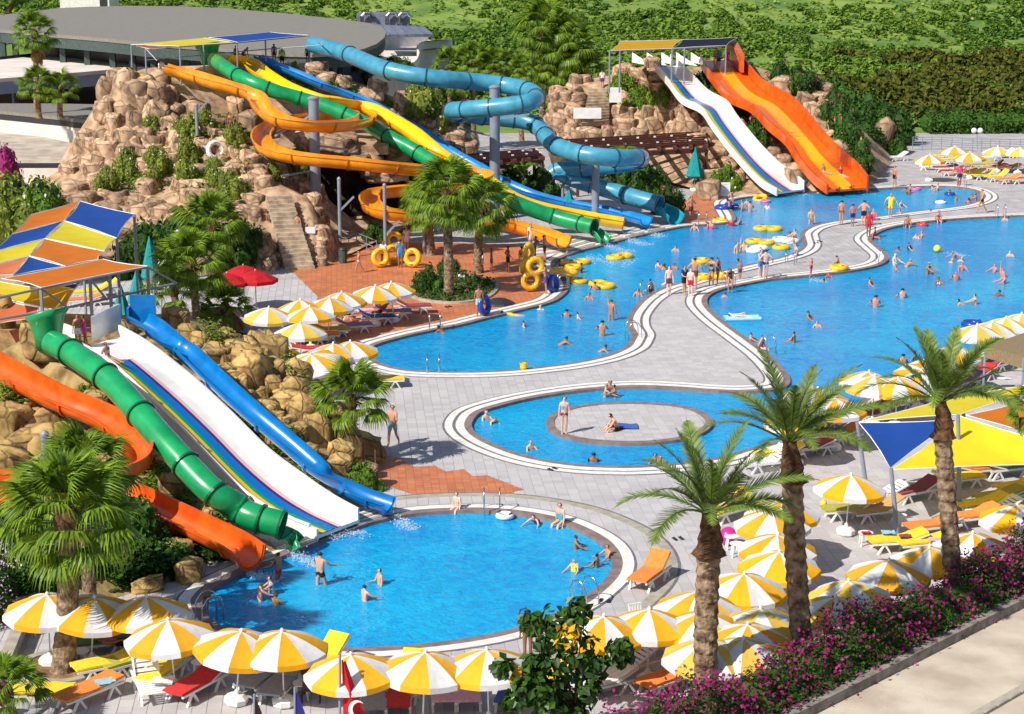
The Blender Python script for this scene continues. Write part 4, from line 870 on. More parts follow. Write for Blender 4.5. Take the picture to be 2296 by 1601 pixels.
splash(1745, 438, 60, -4, 1.6, 420, 'foam below the white wave slide'); splash(1872, 431, 80, -2, 2.2, 800, 'foam below the orange wave slide'); splash(1268, 572, 6, 8, .4, 60, 'thin trickle from the amber slide mouth'); splash(2140, 575, 12, -4, 1.2, 200, 'splash around a swimmer with a red cap'); splash(1815, 631, 40, 0, .8, 120, 'splash around a swimmer below the peninsula')
# ------------------------------------------------------------------ pergolas
def pergola(c, z, n, label):
    c = [G(x, y, z) for x, y in c]; t = thing('pergola', label, 'pergola', (c[0].x, c[0].y, 0))
    for a, b in ((c[0], c[1]), (c[3], c[2]), (c[0].lerp(c[3], .5), c[1].lerp(c[2], .5))): part('beam', MB().bar(a, b, .36), m_wood, t, world=True)
    for i in range(n):
        k = i / (n - 1); a, b = c[0].lerp(c[1], k), c[3].lerp(c[2], k); e = (b - a).normalized() * .5; part('rafter', MB().bar(a - e + Vector((0, 0, .28)), b + e + Vector((0, 0, .28)), .26), m_wood, t, world=True)
        part('lamp', MB().box(a.lerp(b, .3) + Vector((0, 0, .33)), (.18, .18, .5)), m_plastic, t, world=True)
        part('lamp', MB().box(a.lerp(b, .75) + Vector((0, 0, .33)), (.18, .18, .5)), m_plastic, t, world=True)
    for i in range(7):
        k = (i + .5) / 7; a, b = c[0].lerp(c[3], k), c[1].lerp(c[2], k); part('slat', MB().bar(a + Vector((0, 0, .46)), b + Vector((0, 0, .46)), .12), m_wood, t, world=True)
    for q in c: part('post', MB().bar(Vector((q.x, q.y, 0)), q, .24), m_wood, t, world=True)
pergola([(1266, 325), (1578, 306), (1584, 336), (1296, 352)], 3.0, 9, 'large dark brown pergola between the teal slide and the white wave slide')
pergola([(1042, 360), (1198, 346), (1216, 362), (1058, 379)], 2.8, 6, 'small dark brown pergola behind the yellow slide')
# ------------------------------------------------------------------ closed teal parasols, lamps, boards
m_teal = mat('teal_cloth', S(0, 150, 150), S(0, 128, 130), rough=.8, bump=.3, bscale=6)
for px, pyt, pyb, w, lb in ((340, 530, 640, .55, 'tallest of three closed teal parasols beside the left sail'), (312, 600, 690, .6, 'middle closed teal parasol beside the left sail'), (275, 638, 712, .5, 'closed teal parasol nearest the blue slide start'), (1897, 272, 330, .75, 'closed teal parasol beside the orange wave slide'), (1557, 330, 400, .7, 'closed teal parasol under the large pergola'), (1275, 425, 470, .7, 'closed teal parasol behind the yellow slide by the banana plants')):
    b = G(px, pyb + 26); q = P(px, pyt, b.y); h = q.z; t = thing('closed_parasol', lb, 'closed parasol', b, 0, 'closed teal parasols')
    part('folded_canopy', MB().lathe([(w * .8, h * .3), (w, h * .34), (w * .72, h * .55), (w * .36, h * .8), (.03, h)], 6), m_teal, t); part('pole', MB().tube([(0, 0, 0), (0, 0, h * .34)], .04, 6), m_steel, t)
    part('base', MB().lathe([(.35, 0), (.35, .12), (.08, .2)], 10), m_white, t)
m_globe = mat('globe_lamp', (.85, .85, .82, 1), rough=.2)
def lamp(base, top, label, k=1):
    t = thing('globe_lamp_post', label, 'street lamp', base); p = top - base; part('pole', MB().tube([(0, 0, 0), p], .04, 6), m_steel, t)
    for i in range(k): part('globe', MB().ball((p.x + (.28 * (i - (k - 1) / 2) * 2), p.y, p.z), .26, 12), m_globe, t, smooth=True)
lamp(G(400, 610), P(400, 524, G(400, 610).y), 'globe lamp above the dark hedge behind the teal parasols'); lamp(G(362, 700), P(364, 588, G(362, 700).y), 'globe lamp beside the tallest teal parasol'); lamp(G(345, 745), P(346, 626, G(345, 745).y), 'globe lamp beside the sail frame corner')
lamp(G(2191, 335), P(2191, 293, G(2191, 335).y), 'twin globe lamp rising over the far fence', 2)
def board(px, py, w, h, label, m=m_plastic, leg=.3, lines=False, tin=None, rz=0, off=(0, 0, 0)):
    p = (tin.T(px, py) if tin else G(px, py)) + Vector(off); t = thing('notice_board', label, 'sign', p, rz); part('panel', MB().box((0, 0, leg + h / 2), (w, .06, h)), m, t)
    for s in (-1, 1): part('leg', MB().bar((s * w * .4, .06, 0), (s * w * .4, .06, leg + h * .6), .06), m_steel, t)
    if lines:
        for i in range(7):
            for j in (-1, 1): part('printed_line', MB().box((j * w * .24, -.034, leg + h * (.14 + .12 * i)), (w * .38, .004, h * .02)), m_beige, t)
board(1616, 443, 1.35, 1.0, 'white notice board with faint lines of print beside the upper pool', lines=True, leg=.15, rz=-.05)
board(1353, 255, 1.0, 1.25, 'tall white board beside the back stone steps', tin=M2, leg=.1, off=(.9, -1.6, 1.0)); board(1315, 287, 2.3, .9, 'low wide white wall panel below the back steps', tin=M2, leg=.05, off=(0, -1.6, .9))
board(696, 527, .6, .4, 'small white sign on the rock beside the staircase', tin=M1, leg=.1); board(556, 330, .5, .35, 'small blue-white notice on the mountain rocks', m_wallg, tin=M1, leg=.3)
# ------------------------------------------------------------------ buildings
def bmesh_prism(name, pts, z0, z1, m, parent): return part(name, MB().prism([(p.x - parent.location.x, p.y - parent.location.y) for p in pts], z0, z1), m, parent)
def GZ(pts, z): return [G(x, y, z) for x, y in pts]
roof = GZ([(-60, 66), (0, 66), (114, 76), (234, 86), (334, 96), (500, 108), (620, 118), (700, 120), (765, 117), (815, 110), (845, 98), (862, 84), (866, 72), (858, 62), (830, 52), (765, 43), (640, 30), (501, 18), (400, 14), (300, 13), (200, 15), (134, 18), (33, 30), (-60, 40)], 10.2)
t = thing('restaurant_building', 'large building with a vast rounded grey roof in the top left', 'building', (roof[8].x, roof[8].y, 0)); t.location.z = 0
bmesh_prism('roof', roof, 9.9, 10.2, m_roof, t)
cen = sum(roof, Vector()) / len(roof); inr = [cen + (p - cen) * .93 for p in roof]
bmesh_prism('roof_fascia', [cen + (p - cen) * .995 for p in roof], 9.0, 9.897, m_roofg, t)
bmesh_prism('inner_wall', [cen + (p - cen) * .72 for p in roof], 0, 8.997, m_glass_dark, t); bmesh_prism('terrace_floor', inr, 5.6, 5.9, m_roof, t)
for k in range(0, len(inr), 1):
    if inr[k].y < 205 and k < 9:
        for f in (0, .5):
            q = inr[k].lerp(inr[k + 1], f); part('column', MB().box((q.x, q.y, 7.4), (.5, .5, 3.2)), m_roofg, t, world=True)
m_crowd = mat('table_cloth', S(235, 235, 235), rough=.8)
for k in range(26):
    x, y = random.uniform(-55, -32), random.uniform(176, 184); q = Vector((x, y, 5.9)); part('dining_table', MB().lathe([(.06, .0), (.06, .7), (.65, .7), (.65, .78)], 10, (q.x - 0, q.y, q.z)), m_crowd, t, world=True)
# long building with the cream flat roof
r2 = GZ([(-60, 180), (0, 176), (120, 167), (235, 157), (290, 150), (420, 152), (560, 150), (690, 142), (760, 130), (700, 116), (640, 116), (560, 108), (450, 103), (330, 100), (240, 108), (120, 120), (0, 134), (-60, 140)], 7.6)
t = thing('flat_roofed_building', 'long low building with a cream flat roof behind the rocky mountain', 'building', (r2[1].x, r2[1].y, 0))
bmesh_prism('roof', r2, 7.3, 7.6, m_wall, t); c2 = sum(r2, Vector()) / len(r2); bmesh_prism('roof_fascia', [c2 + (p - c2) * .996 for p in r2], 6.3, 7.297, m_wallg, t)
bmesh_prism('wall', [c2 + (p - c2) * .93 + Vector((0, 1.5, 0)) for p in r2], 0, 6.297, m_glass_dark, t)
for px in range(20, 300, 46): q = G(px, 178 - px * .09, 7.4); part('column', MB().box((q.x, q.y + .5, 3.2), (.5, .5, 6.2)), m_wallg, t, world=True)
part('parapet', MB().tube([G(x, y, 7.7) for x, y in ((-60, 136), (0, 131), (120, 118), (240, 106), (330, 99))], .18, 6), m_dark, t, world=True)
for px, py in ((248, 105), (270, 100), (278, 97), (460, 125), (350, 135)):
    q = G(px, py + 8, 7.6); u = thing('air_conditioner', 'white air conditioning unit on the cream roof, number %d from the left' % (1 + [248, 270, 278, 350, 460].index(px)), 'air conditioner', q)
    u['label'] = {248: 'leftmost white air conditioner at the edge of the cream roof', 270: 'second white air conditioner on the cream roof edge', 278: 'white air conditioner at the left foot of the yellow canopy', 350: 'white fan unit on the cream roof beside the seated person', 460: 'small white unit on the cream roof under the blue canopy'}[px]
    part('casing', MB().box((0, 0, .35), (.9, .4, .7)), m_plastic, u); part('fan_grille', MB().tube([(-.15, -.21, .35), (-.15, -.23, .35)], .24, 14), m_dark, u)
# lower service building
t = thing('service_building', 'low building with a dark flat roof and white wall at the left edge', 'building', G(100, 330, 0)); t.location = (-34, 150, 0)
r3 = [P(-60, 212, 157), P(0, 216, 158), P(115, 231, 158), P(250, 247, 157), P(250, 292, 144), P(167, 275, 146), P(150, 268, 147), P(0, 246, 152), P(-60, 240, 153)]
mb = MB(); zt = 5.6; bmesh_prism('roof', [Vector((p.x, p.y, 0)) for p in r3], 5.35, 5.6, m_roof, t); c3 = sum(r3, Vector()) / len(r3)
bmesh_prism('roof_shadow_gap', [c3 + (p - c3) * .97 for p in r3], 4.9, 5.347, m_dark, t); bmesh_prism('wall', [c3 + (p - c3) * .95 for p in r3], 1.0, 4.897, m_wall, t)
t = thing('flat_terrace', 'dusty flat terrace roof left of the rocky mountain', 'building', (-38, 138, 0))
r4 = GZ([(-80, 292), (0, 294), (90, 305), (180, 325), (225, 350), (180, 375), (60, 362), (-80, 352)], 3.9); bmesh_prism('terrace', r4, 3.6, 3.9, mat('terrace_screed', S(196, 182, 166), S(160, 146, 132), rough=1, scale=.9, detail=8), t); bmesh_prism('wall', [sum(r4, Vector()) / 8 + (p - sum(r4, Vector()) / 8) * .98 for p in r4], 0, 3.597, m_wall, t)
part('low_wall', MB().box(P(30, 404, 129) + Vector((0, 0, 0)), (9.5, .3, 1.6)), m_wall, t, world=True); part('coping', MB().box(P(60, 372, 131), (10, .8, .3)), m_dark, t, world=True)
# curved white building at the top centre
t = thing('curved_building', 'white curved building with a parapet terrace and grey plant roof at the top centre', 'building', (-10, 190, 0))
r5 = GZ([(800, 150), (850, 150), (1000, 120), (1012, 102), (985, 96), (900, 98), (800, 98)], 6.4)
w5 = crv(GZ([(835, 190), (880, 172), (925, 158), (938, 136), (934, 122), (944, 110), (985, 104), (1012, 103)], 6.4), 6)
back = GZ([(1012, 96), (940, 86), (860, 82), (800, 84)], 6.4)
bmesh_prism('terrace', [Vector((p.x, p.y, 0)) for p in w5 + back], 0, 6.4, m_wall, t)
part('parapet', MB().slab([p + Vector((0, -.05, .75)) for p in w5] + [p + Vector((.1, .28, .75)) for p in w5[::-1]], .9), m_white, t, world=True)
part('rear_wall', MB().slab(GZ([(853, 84), (960, 78), (960, 76), (853, 82)], 7.6), 1.3), m_white, t, world=True)
m_solar = mat('plant_roof', S(120, 124, 142), S(96, 100, 118), rough=.5, scale=2)
for k in range(6):
    a = k / 6; b_ = (k + .94) / 6; f = lambda u, top: P(835 + 118 * u + (-20 if top else 0) + 20, 54 + 6 * u if top else 78 - 2 * u, 205 if top else 198)
    part('roof_panel', MB().add([f(a, 0), f(b_, 0), f(b_, 1), f(a, 1), f(a, 0) - Vector((0, -.1, .3)), f(b_, 0) - Vector((0, -.1, .3)), f(b_, 1) - Vector((0, -.1, .3)), f(a, 1) - Vector((0, -.1, .3))], [(0, 1, 2, 3), (7, 6, 5, 4), (0, 4, 5, 1), (1, 5, 6, 2), (2, 6, 7, 3), (3, 7, 4, 0)]), m_solar, t, world=True)
q = P(860, 52, 208); part('plant_room', MB().box(q, (5.5, 3, 2.2)), m_solar, t, world=True)
for px in (822, 878, 905): q = P(px, 40, 206); part('vent_pipe', MB().tube([q + Vector((-.5, 0, -.9)), q + Vector((-.5, 0, .2)), q + Vector((-.2, 0, .5)), q + Vector((.4, 0, .5)), q + Vector((.7, 0, .1))], .2, 8), m_chrome, t, world=True)
# villa in the top left corner
t = thing('white_villa', 'sliver of a white villa in the top left corner', 'building', (-52, 240, 4)); part('wall', MB().box((0, 0, 5), (6, 6, 12)), m_white, t); part('dark_shutter', MB().box((2.3, -3.03, 5), (.9, .06, 11)), m_dark, t)
# ------------------------------------------------------------------ shade sails
def sailm(nm, c): return mat(nm, c, tuple(v * .9 for v in c[:3]) + (1,), rough=.85, trans=.35, scale=1.2, bump=.3, bscale=3)
s_o, s_b, s_y, s_p = sailm('sail_orange', S(222, 124, 30)), sailm('sail_blue', S(24, 78, 168)), sailm('sail_yellow', S(232, 214, 50)), sailm('sail_salmon', S(226, 130, 82)); s_by = sailm('sail_bright_yellow', S(246, 224, 40)); s_am = sailm('sail_amber', S(214, 164, 20)); s_dk = sailm('sail_navy', S(18, 24, 48))
SC = {'o': s_o, 'b': s_b, 'y': s_y, 'p': s_p, 'Y': s_by, 'a': s_am, 'd': s_dk}
def panel(t, pts, c, sag=.12, name='sail_panel'):
    """fabric panel with a sagging middle; pts (px, py, z)"""
    W = [G(x, y, z) for x, y, z in pts]; cc = sum(W, Vector()) / len(W); n = len(W); mb = MB(); V = [cc - Vector((0, 0, sag))]; k = 3
    ring = []
    for i in range(n):
        a, b = W[i], W[(i + 1) % n]
        for j in range(k):
            f = j / k; q = a.lerp(b, f); q = q.lerp(cc, .07 * math.sin(math.pi * f)); ring.append(q)
    mid = [q.lerp(cc, .5) - Vector((0, 0, sag * .7)) for q in ring]; N_ = len(ring); V += ring + mid; V2 = [v - Vector((0, 0, .02)) for v in V]; o = len(V)
    Fc = [(1 + i, 1 + (i + 1) % N_, 1 + N_ + (i + 1) % N_, 1 + N_ + i) for i in range(N_)] + [(0, 1 + N_ + i, 1 + N_ + (i + 1) % N_) for i in range(N_)]
    mb.add(V, Fc); part(name, mb, SC[c], t, world=True, smooth=True); part('hem_rope', MB().tube(ring + [ring[0]], .02, 4), m_plastic, t, world=True)
t = thing('patchwork_shade_sail', 'patchwork sail of orange, blue and yellow panels on a steel frame at the left', 'shade sail', G(90, 900, 0))
Z = 7.0
for c, q in (('o', [(70, 481), (180, 451), (144, 495), (27, 525)]), ('b', [(180, 451), (301, 480), (262, 534), (144, 495)]), ('b', [(27, 525), (144, 495), (100, 535), (-20, 566)]), ('y', [(144, 495), (262, 534), (234, 564), (100, 535)]), ('y', [(-20, 566), (100, 535), (66, 574), (-40, 600)]),
             ('o', [(100, 535), (234, 563), (220, 582), (146, 597), (66, 574)]), ('b', [(65, 575), (146, 597), (30, 617)]), ('p', [(-40, 600), (65, 575), (28, 616), (-40, 622)]), ('o', [(4, 625), (231, 581), (331, 597), (92, 645)])):
    panel(t, [(x, y, Z) for x, y in q], c, .1)
for c, q in (('y', [(-20, 628), (92, 647), (182, 634), (147, 689), (117, 694), (-20, 666)]), ('p', [(-20, 668), (87, 690), (90, 712), (-20, 728)])): panel(t, [(x, y, 5.4) for x, y in q], c, .1)
panel(t, [(137, 643, 5.9), (182, 633, 5.9), (167, 648, 5.9)], 'b', .03)
fr_ = [(-40, 655), (92, 645), (331, 597), (396, 635), (150, 689), (0, 712), (-40, 716)]
part('frame_beam', MB().tube([G(-40, 676, 6.9), G(92, 647, 6.95), G(331, 599, 6.95)], .05, 6), m_steel, t, world=True); part('frame_beam', MB().tube([G(-40, 722, 5.9), G(150, 690, 5.9), G(396, 635, 5.9)], .05, 6), m_steel, t, world=True)
for a, b_ in (((331, 599, 6.95), (396, 635, 5.9)), ((92, 647, 6.95), (152, 690, 5.9)), ((202, 625, 6.95), (240, 672, 5.9)), ((331, 599, 6.95), (335, 650, 5.9))): part('brace', MB().tube([G(*a), G(*b_)], .045, 6), m_steel, t, world=True)
for px, py, z in ((92, 648, 6.9), (202, 626, 6.9), (246, 616, 6.9), (331, 600, 6.9), (301, 481, 6.9), (262, 534, 6.9), (180, 455, 6.9)): q = G(px, py, z); part('frame_post', MB().tube([Vector((q.x, q.y, 0)), q], .07, 6), m_steel, t, world=True)
t = thing('canopy', 'yellow and blue canopy over the slide start on top of the rocky mountain', 'shade sail', (-24, 136, 10))
panel(t, [(294, 100, 11.9), (458, 85, 11.9), (531, 95, 11.9), (401, 104, 11.9)], 'y', .08); panel(t, [(468, 84, 12.0), (605, 72, 12.0), (692, 79, 12.0), (533, 95, 12.0)], 'b', .08); panel(t, [(305, 103, 11.75), (401, 105, 11.75), (335, 110, 11.75)], 'p', .03)
for px, py in ((294, 101), (326, 110), (403, 106), (456, 100), (531, 96), (595, 90), (692, 80)): q = G(px, py, 11.9); part('frame_post', MB().tube([Vector((q.x, q.y, 9.3)), q], .06, 6), m_steel, t, world=True)
part('frame_beam', MB().tube([G(294, 101, 11.85), G(401, 105, 11.85), G(531, 96, 11.85), G(692, 80, 11.85), G(724, 101, 11.6)], .05, 6), m_steel, t, world=True)
part('brace', MB().tube([G(724, 101, 11.6), G(600, 110, 11.2), G(326, 135, 11)], .04, 6), m_steel, t, world=True); part('brace', MB().tube([G(326, 108, 11.8), G(352, 136, 11)], .04, 6), m_steel, t, world=True)
t = thing('canopy', 'amber and navy canopy above the start of the back wave slides', 'shade sail', (14, 168, 6))
panel(t, [(1367, 114, 10), (1390, 92, 10.3), (1530, 89, 10.3), (1507, 109, 10)], 'a', .08); panel(t, [(1509, 108, 10), (1530, 89, 10.3), (1654, 84, 10.3), (1628, 102, 10)], 'd', .08)
for px, py in ((1367, 114), (1390, 113), (1507, 109), (1535, 108), (1628, 102)): q = G(px, py, 10); part('frame_post', MB().tube([Vector((q.x, q.y, 6.6)), q], .07, 6), m_steel, t, world=True)
part('frame_beam', MB().tube([G(1365, 115, 9.95), G(1507, 110, 9.95), G(1628, 103, 9.95)], .06, 6), m_steel, t, world=True)
t = thing('shade_sail', 'group of yellow, blue and orange triangular sails over the loungers at the right', 'shade sail', G(2011, 1200, 0))
panel(t, [(1926, 946, 2.9), (2140, 890, 3.0), (2330, 858, 3.2), (2330, 872, 3.2), (2150, 930, 3.0)], 'y', .1); panel(t, [(1926, 948, 2.9), (2146, 941, 3.0), (1996, 1050, 2.3)], 'b', .12)
panel(t, [(1998, 1053, 2.3), (2152, 933, 3.2), (2420, 1010, 2.8), (2400, 1040, 2.4)], 'Y', .2); panel(t, [(2166, 931, 3.0), (2330, 890, 3.1), (2400, 1000, 2.9)], 'o', .1)
for (px, py, z), bb in (((1922, 946, 2.95), (1945, 1112)), ((1998, 1050, 2.35), (2012, 1200)), ((2148, 930, 3.1), (2152, 1152)), ((2160, 925, 3.1), (2170, 1060))):
    b_ = G(*bb); part('steel_mast', MB().tube([b_, P(px, py, b_.y)], [.09, .07], 10), m_steel, t, world=True)
t = thing('thatch_awning', 'brown thatch-coloured awning at the right edge beyond the sails', 'awning', G(2300, 900, 0))
aw = GZ([(2210, 776), (2320, 738), (2380, 760), (2380, 812), (2296, 800)], 2.6)
part('roof_sheet', MB().slab(aw, .06), mat('thatch', S(150, 130, 98), S(120, 100, 72), rough=1, scale=8, stretch=(1, 6, 1), bump=.6), t, world=True)
part('fringe', MB().slab([p - Vector((0, 0, .065)) for p in (aw[0], aw[4], aw[3], aw[3] + Vector((0, .1, 0)), aw[4] + Vector((0, .1, 0)), aw[0] + Vector((0, .1, 0)))], .45), MATS['thatch'], t, world=True)
for q in aw: part('post', MB().tube([Vector((q.x, q.y, 0)), q - Vector((0, 0, .05))], .05, 6), m_steel, t, world=True)
# ------------------------------------------------------------------ fence, hedge, wall, promenade
t = thing('metal_fence', 'low metal railing along the far right edge of the deck', 'fence', G(2050, 338))
fp = gl([(2046, 336), (2110, 336), (2180, 340), (2240, 341), (2310, 342), (2400, 343)])
for k in range(5): part('rail', MB().tube([p + Vector((0, 0, .35 + .2 * k)) for p in fp], .025, 4), m_steel, t, world=True)
for a, b_ in zip(fp, fp[1:]):
    for f in (0, .33, .66): q = a.lerp(b_, f); part('post', MB().tube([q, q + Vector((0, 0, 1.2))], .035, 4), m_steel, t, world=True)
t = thing('parked_car', 'dark red car half hidden behind the far fence', 'car', (43, 190, .4), .1)
m_car = mat('car_red', S(110, 20, 24), rough=.25, coat=.5)
part('body', MB().add([(-2.1, -.85, .3), (2.1, -.85, .3), (2.1, .85, .3), (-2.1, .85, .3), (-2.15, -.85, .85), (2.1, -.85, .8), (2.1, .85, .8), (-2.15, .85, .85)], [(3, 2, 1, 0), (4, 5, 6, 7), (0, 1, 5, 4), (1, 2, 6, 5), (2, 3, 7, 6), (3, 0, 4, 7)]), m_car, t)
part('cabin', MB().box((-.1, 0, 1.13), (2.3, 1.5, .56), taper=.75), m_glass_dark, t)
for x in (-1.3, 1.3):
    for y in (-.86, .86): part('wheel', MB().tube([(x, y - .1, .32), (x, y + .1, .32)], .32, 12), m_dark, t)
wa, wb = G(1831, 1600, 1.0), G(2296, 1363, 1.0); wa.z = wb.z = 0; wd = (wb - wa).normalized(); wn = Vector((-wd.y, wd.x, 0)); A = wa - wd * 7; B_ = wb + wd * 6
def strip3(name, o0, o1, z0, z1, m, parent=None):
    pts = [A + wn * o0, B_ + wn * o0, B_ + wn * o1, A + wn * o1]; L = Vector(parent.location) if parent else Vector()
    return MB().prism([(p.x - L.x, p.y - L.y) for p in pts], z0, z1)
m_prom = mat('promenade', S(206, 192, 172), S(178, 162, 144), rough=.95, scale=.8, bump=.4, bscale=40, detail=12)
struct('promenade', strip3('promenade', -16, .0, -.2, 1.0, m_prom), m_prom)
struct('kerb_wall', strip3('kerb', .0, .38, 0, 1.28, m_beige), mat('kerb_concrete', S(150, 142, 132), S(110, 102, 94), rough=.9, scale=3, bump=.3))
for k in range(34):
    q = wa + wd * (k * .62 - 3) - wn * 3.05 ; q.z = 1.04
    if k == 0: kb = MB().box((0, 0, 0), (.58, .26, .08)).mesh('kerb_brick'); kb.materials.append(m_beige); pm = bpy.data.objects['promenade']
    o = bpy.data.objects.new('kerb_brick', kb); COL.objects.link(o); o.parent = pm; o.location = q; o.rotation_euler = (0, 0, hand(wd))
def hedge(label, c0, c1, w, h, n, m, leaf=.09, fl=None, nf=0, name='hedge', cat='hedge', taper=.5, seed=1, z=0):
    rg = np.random.default_rng(seed); d = (c1 - c0); L = d.length; d.normalize(); s = Vector((-d.y, d.x, 0)); t = thing(name, label, cat, c0)
    def pts(n, lo=.75):
        u = rg.uniform(0, L, n); a = rg.uniform(-.2, math.pi + .2, n); lump = np.sin(u * 1.9 + 1) * .08 + np.sin(u * .73) * .10 + np.sin(u * 5.1 + a * 2) * .07 + 1; r = rg.uniform(lo, 1.05, n) * lump
        x = np.cos(a) * w / 2 * r * (np.abs(np.cos(a)) ** -.25); z_ = np.clip(np.sin(a), -.1, 1) ** 1 * h * r if False else np.maximum(np.sin(a), -.05) * h * r
        low = rg.uniform(0, 1, n) < .35; z_ = np.where(low, rg.uniform(0, .7, n) * h, z_); x = np.where(low, np.sign(np.cos(a)) * w / 2 * rg.uniform(.85, 1.1, n), x)
        C = np.stack([d.x * u + s.x * x, d.y * u + s.y * x, z_], 1); O = np.stack([s.x * np.cos(a), s.y * np.cos(a), np.sin(a)], 1); return C, O
    C, O = pts(n); part('foliage', npmesh('foliage', *leaves(C, leaf, rg, O)), m, t)
    mb = MB(); k = max(3, int(L / 1.2))
    for i in range(k): q = d * (L * (i + .5) / k); mb.ball((q.x, q.y, h * .42), 1, 8, (L / k * .75, w * .42, h * .45))
    part('inner_foliage', mb, m, t)
    if nf:
        C, O = pts(nf, .98); cl = rg.integers(0, nf, nf // 14 + 1); C = C[cl][rg.integers(0, len(cl), nf)] + rg.normal(size=(nf, 3)) * .17; part('blossom', npmesh('blossom', *leaves(C, leaf * 1.15, rg, None, 0, 1.2)), fl, t)
    return t
hedge('long bougainvillea hedge in magenta bloom along the kerb at the bottom right', A + wn * 1.15, B_ + wn * 1.15, 1.7, 2.25, 46000, m_leafd, .075, m_magenta, 15000, seed=4)
t = hedge('pale pink flowering plants along the left edge beside the front stool', G(-70, 1420), G(40, 1310), 1.4, 1.6, 4000, m_leafd, .06, mat('pale_blossom', S(232, 208, 222), S(190, 160, 180), island=True), 2600, name='flowering_shrub', cat='shrub', seed=5)
t = thing('planter_wall', 'low rendered wall beside the pale pink flowering plants', 'wall', G(40, 1500)); part('wall', MB().bar(G(5, 1530) + Vector((0, 0, .3)), G(62, 1390) + Vector((0, 0, .3)), .35), m_beige, t, world=True)
# ------------------------------------------------------------------ shrubs
random.seed(5)
def bs(lst, group, m, fl, tin, name='bush', cat='bush', **k):
    for px, py, w, lb in lst:
        p = tin.T(px, py) if tin else G(px, py); s = w * (p - CAMP).length / F
        if tin in (M1, M2): p.z += .35; s *= 1.3
        if tin is M3: s *= 1.2
        c_ = clearz(p.x, p.y, s * .2)
        if p.z + s * .75 > c_: s = max((c_ - p.z + .1) / .75, .75)
        bush(p - Vector((0, 0, .15)), s, s * .85, lb, m, fl, name, cat, group, **k)
bs([(418, 325, 62, 'oleander bush under the tall boulder column'), (520, 340, 58, 'oleander left of the bather in the cave shade'), (420, 375, 58, 'oleander beside the person carrying the white ring, on the left'), (290, 400, 60, 'leftmost white oleander on the mountain terrace'), (360, 412, 62, 'second white oleander from the left on the terrace'), (418, 418, 56, 'oleander in the middle of the terrace row'), (486, 425, 44, 'small oleander right of the terrace middle'), (520, 448, 62, 'oleander at the right end of the terrace row'), (668, 402, 66, 'oleander at the top of the long staircase under the amber loop'), (480, 400, 40, 'small oleander beside the child in dark trunks'),
    (345, 300, 44, 'small oleander among the tall boulders'), (455, 300, 50, 'oleander above the terrace near the cave mouth'), (570, 360, 44, 'oleander on the path below the amber loop'), (350, 380, 50, 'oleander behind the terrace row'), (240, 430, 50, 'oleander low at the left of the terrace'), (610, 410, 40, 'oleander left of the staircase top'), (580, 168, 64, 'oleander between the green and yellow slide starts'), (662, 160, 54, 'oleander behind the lifeguard in lime'), (725, 190, 84, 'large oleander between the blue and teal slides'), (780, 205, 66, 'oleander under the first teal tube section'), (600, 200, 60, 'oleander between the upper yellow and blue runs'), (690, 222, 66, 'oleander above the grey post of the amber spiral'), (640, 182, 50, 'small oleander between the blue slide and the lifeguard'), (880, 290, 90, 'big oleander below the teal tube, left one'), (950, 260, 80, 'oleander with many white flowers under the teal tube'), (985, 290, 70, 'oleander beside the teal hairpin bottom'), (925, 318, 62, 'oleander just above the blue slide middle')],
   'oleanders on the rocky mountain', m_leafo, m_whitefl, M1)
bs([(1398, 225, 60, 'small tree-like bush beside the back steps'), (1440, 245, 50, 'pink-flowered bush on the back hill'), (1490, 240, 44, 'flower clump close to the white wave slide'), (1420, 245, 46, 'bush with red blossom right of the tall white board')], 'bushes on the back hill', m_leaf, m_pinkfl, M2)
bs([(1575, 210, 54, 'green shrub between the two back slides near the top'), (1612, 250, 66, 'reddish flowering shrub between the two back slides'), (1655, 272, 62, 'dark shrub between the two back slides'), (1795, 210, 62, 'bright bush on the plateau behind the orange slide'), (1745, 190, 50, 'red-flowered bush behind the orange slide'), (1700, 330, 66, 'pink oleander right of the white slide foot'), (1870, 275, 70, 'dark shrub at the top of the slope right of the orange slide'), (1890, 320, 80, 'dark shrub in the middle of the slope right of the orange slide'), (1905, 360, 80, 'dark shrub low on the slope right of the orange slide'), (1925, 390, 60, 'small shrub at the foot of the slope right of the orange slide')], 'shrubs around the back wave slides', m_leafd, m_pinkfl, M2)
bs([(1752, 398, 74, 'white oleander between the feet of the back wave slides'), (1628, 430, 96, 'big green clump left of the white wave slide foot'), (1660, 405, 80, 'leafy bush beside the rainbow stripe of the back slide'), (1600, 400, 70, 'banana-green bush under the pergola corner')], 'garden bushes at the foot of the back hill', m_leaf, m_whitefl, None)
bs([(962, 655, 88, 'tall clipped shrub in the central palm bed'), (1005, 610, 60, 'dark shrub behind the central palm trunks')], 'shrubs in the central palm bed', m_leafd, None, None)
bs([(820, 1098, 100, 'round shrub with a pale boulder beside the blue slide end')], None, m_leaf, None, None, n=2200)
bs([(840, 545, 70, 'low shrub left of the central palm bed')], None, m_leafd, None, None)
bs([(300, 560, 150, 'tall dark shrub behind the left sail corner'), (380, 545, 150, 'tall dark shrub above the globe lamp'), (545, 520, 120, 'bright shrub at the foot of the long staircase rocks'), (340, 520, 90, 'shrub at the lower edge of the terrace rocks'), (320, 620, 160, 'dark hedge bush behind the teal parasols, left'), (390, 600, 170, 'dark hedge bush behind the teal parasols, middle'), (470, 600, 170, 'dark hedge bush behind the teal parasols, right'), (550, 605, 150, 'dark hedge bush left of the long staircase foot'), (445, 555, 100, 'bright bush at the base of the terrace'), (590, 575, 70, 'bush touching the rocks of the long staircase'), (540, 560, 90, 'bush behind the red parasols')], 'hedge bushes below the rocky mountain', m_leafd, None, None)
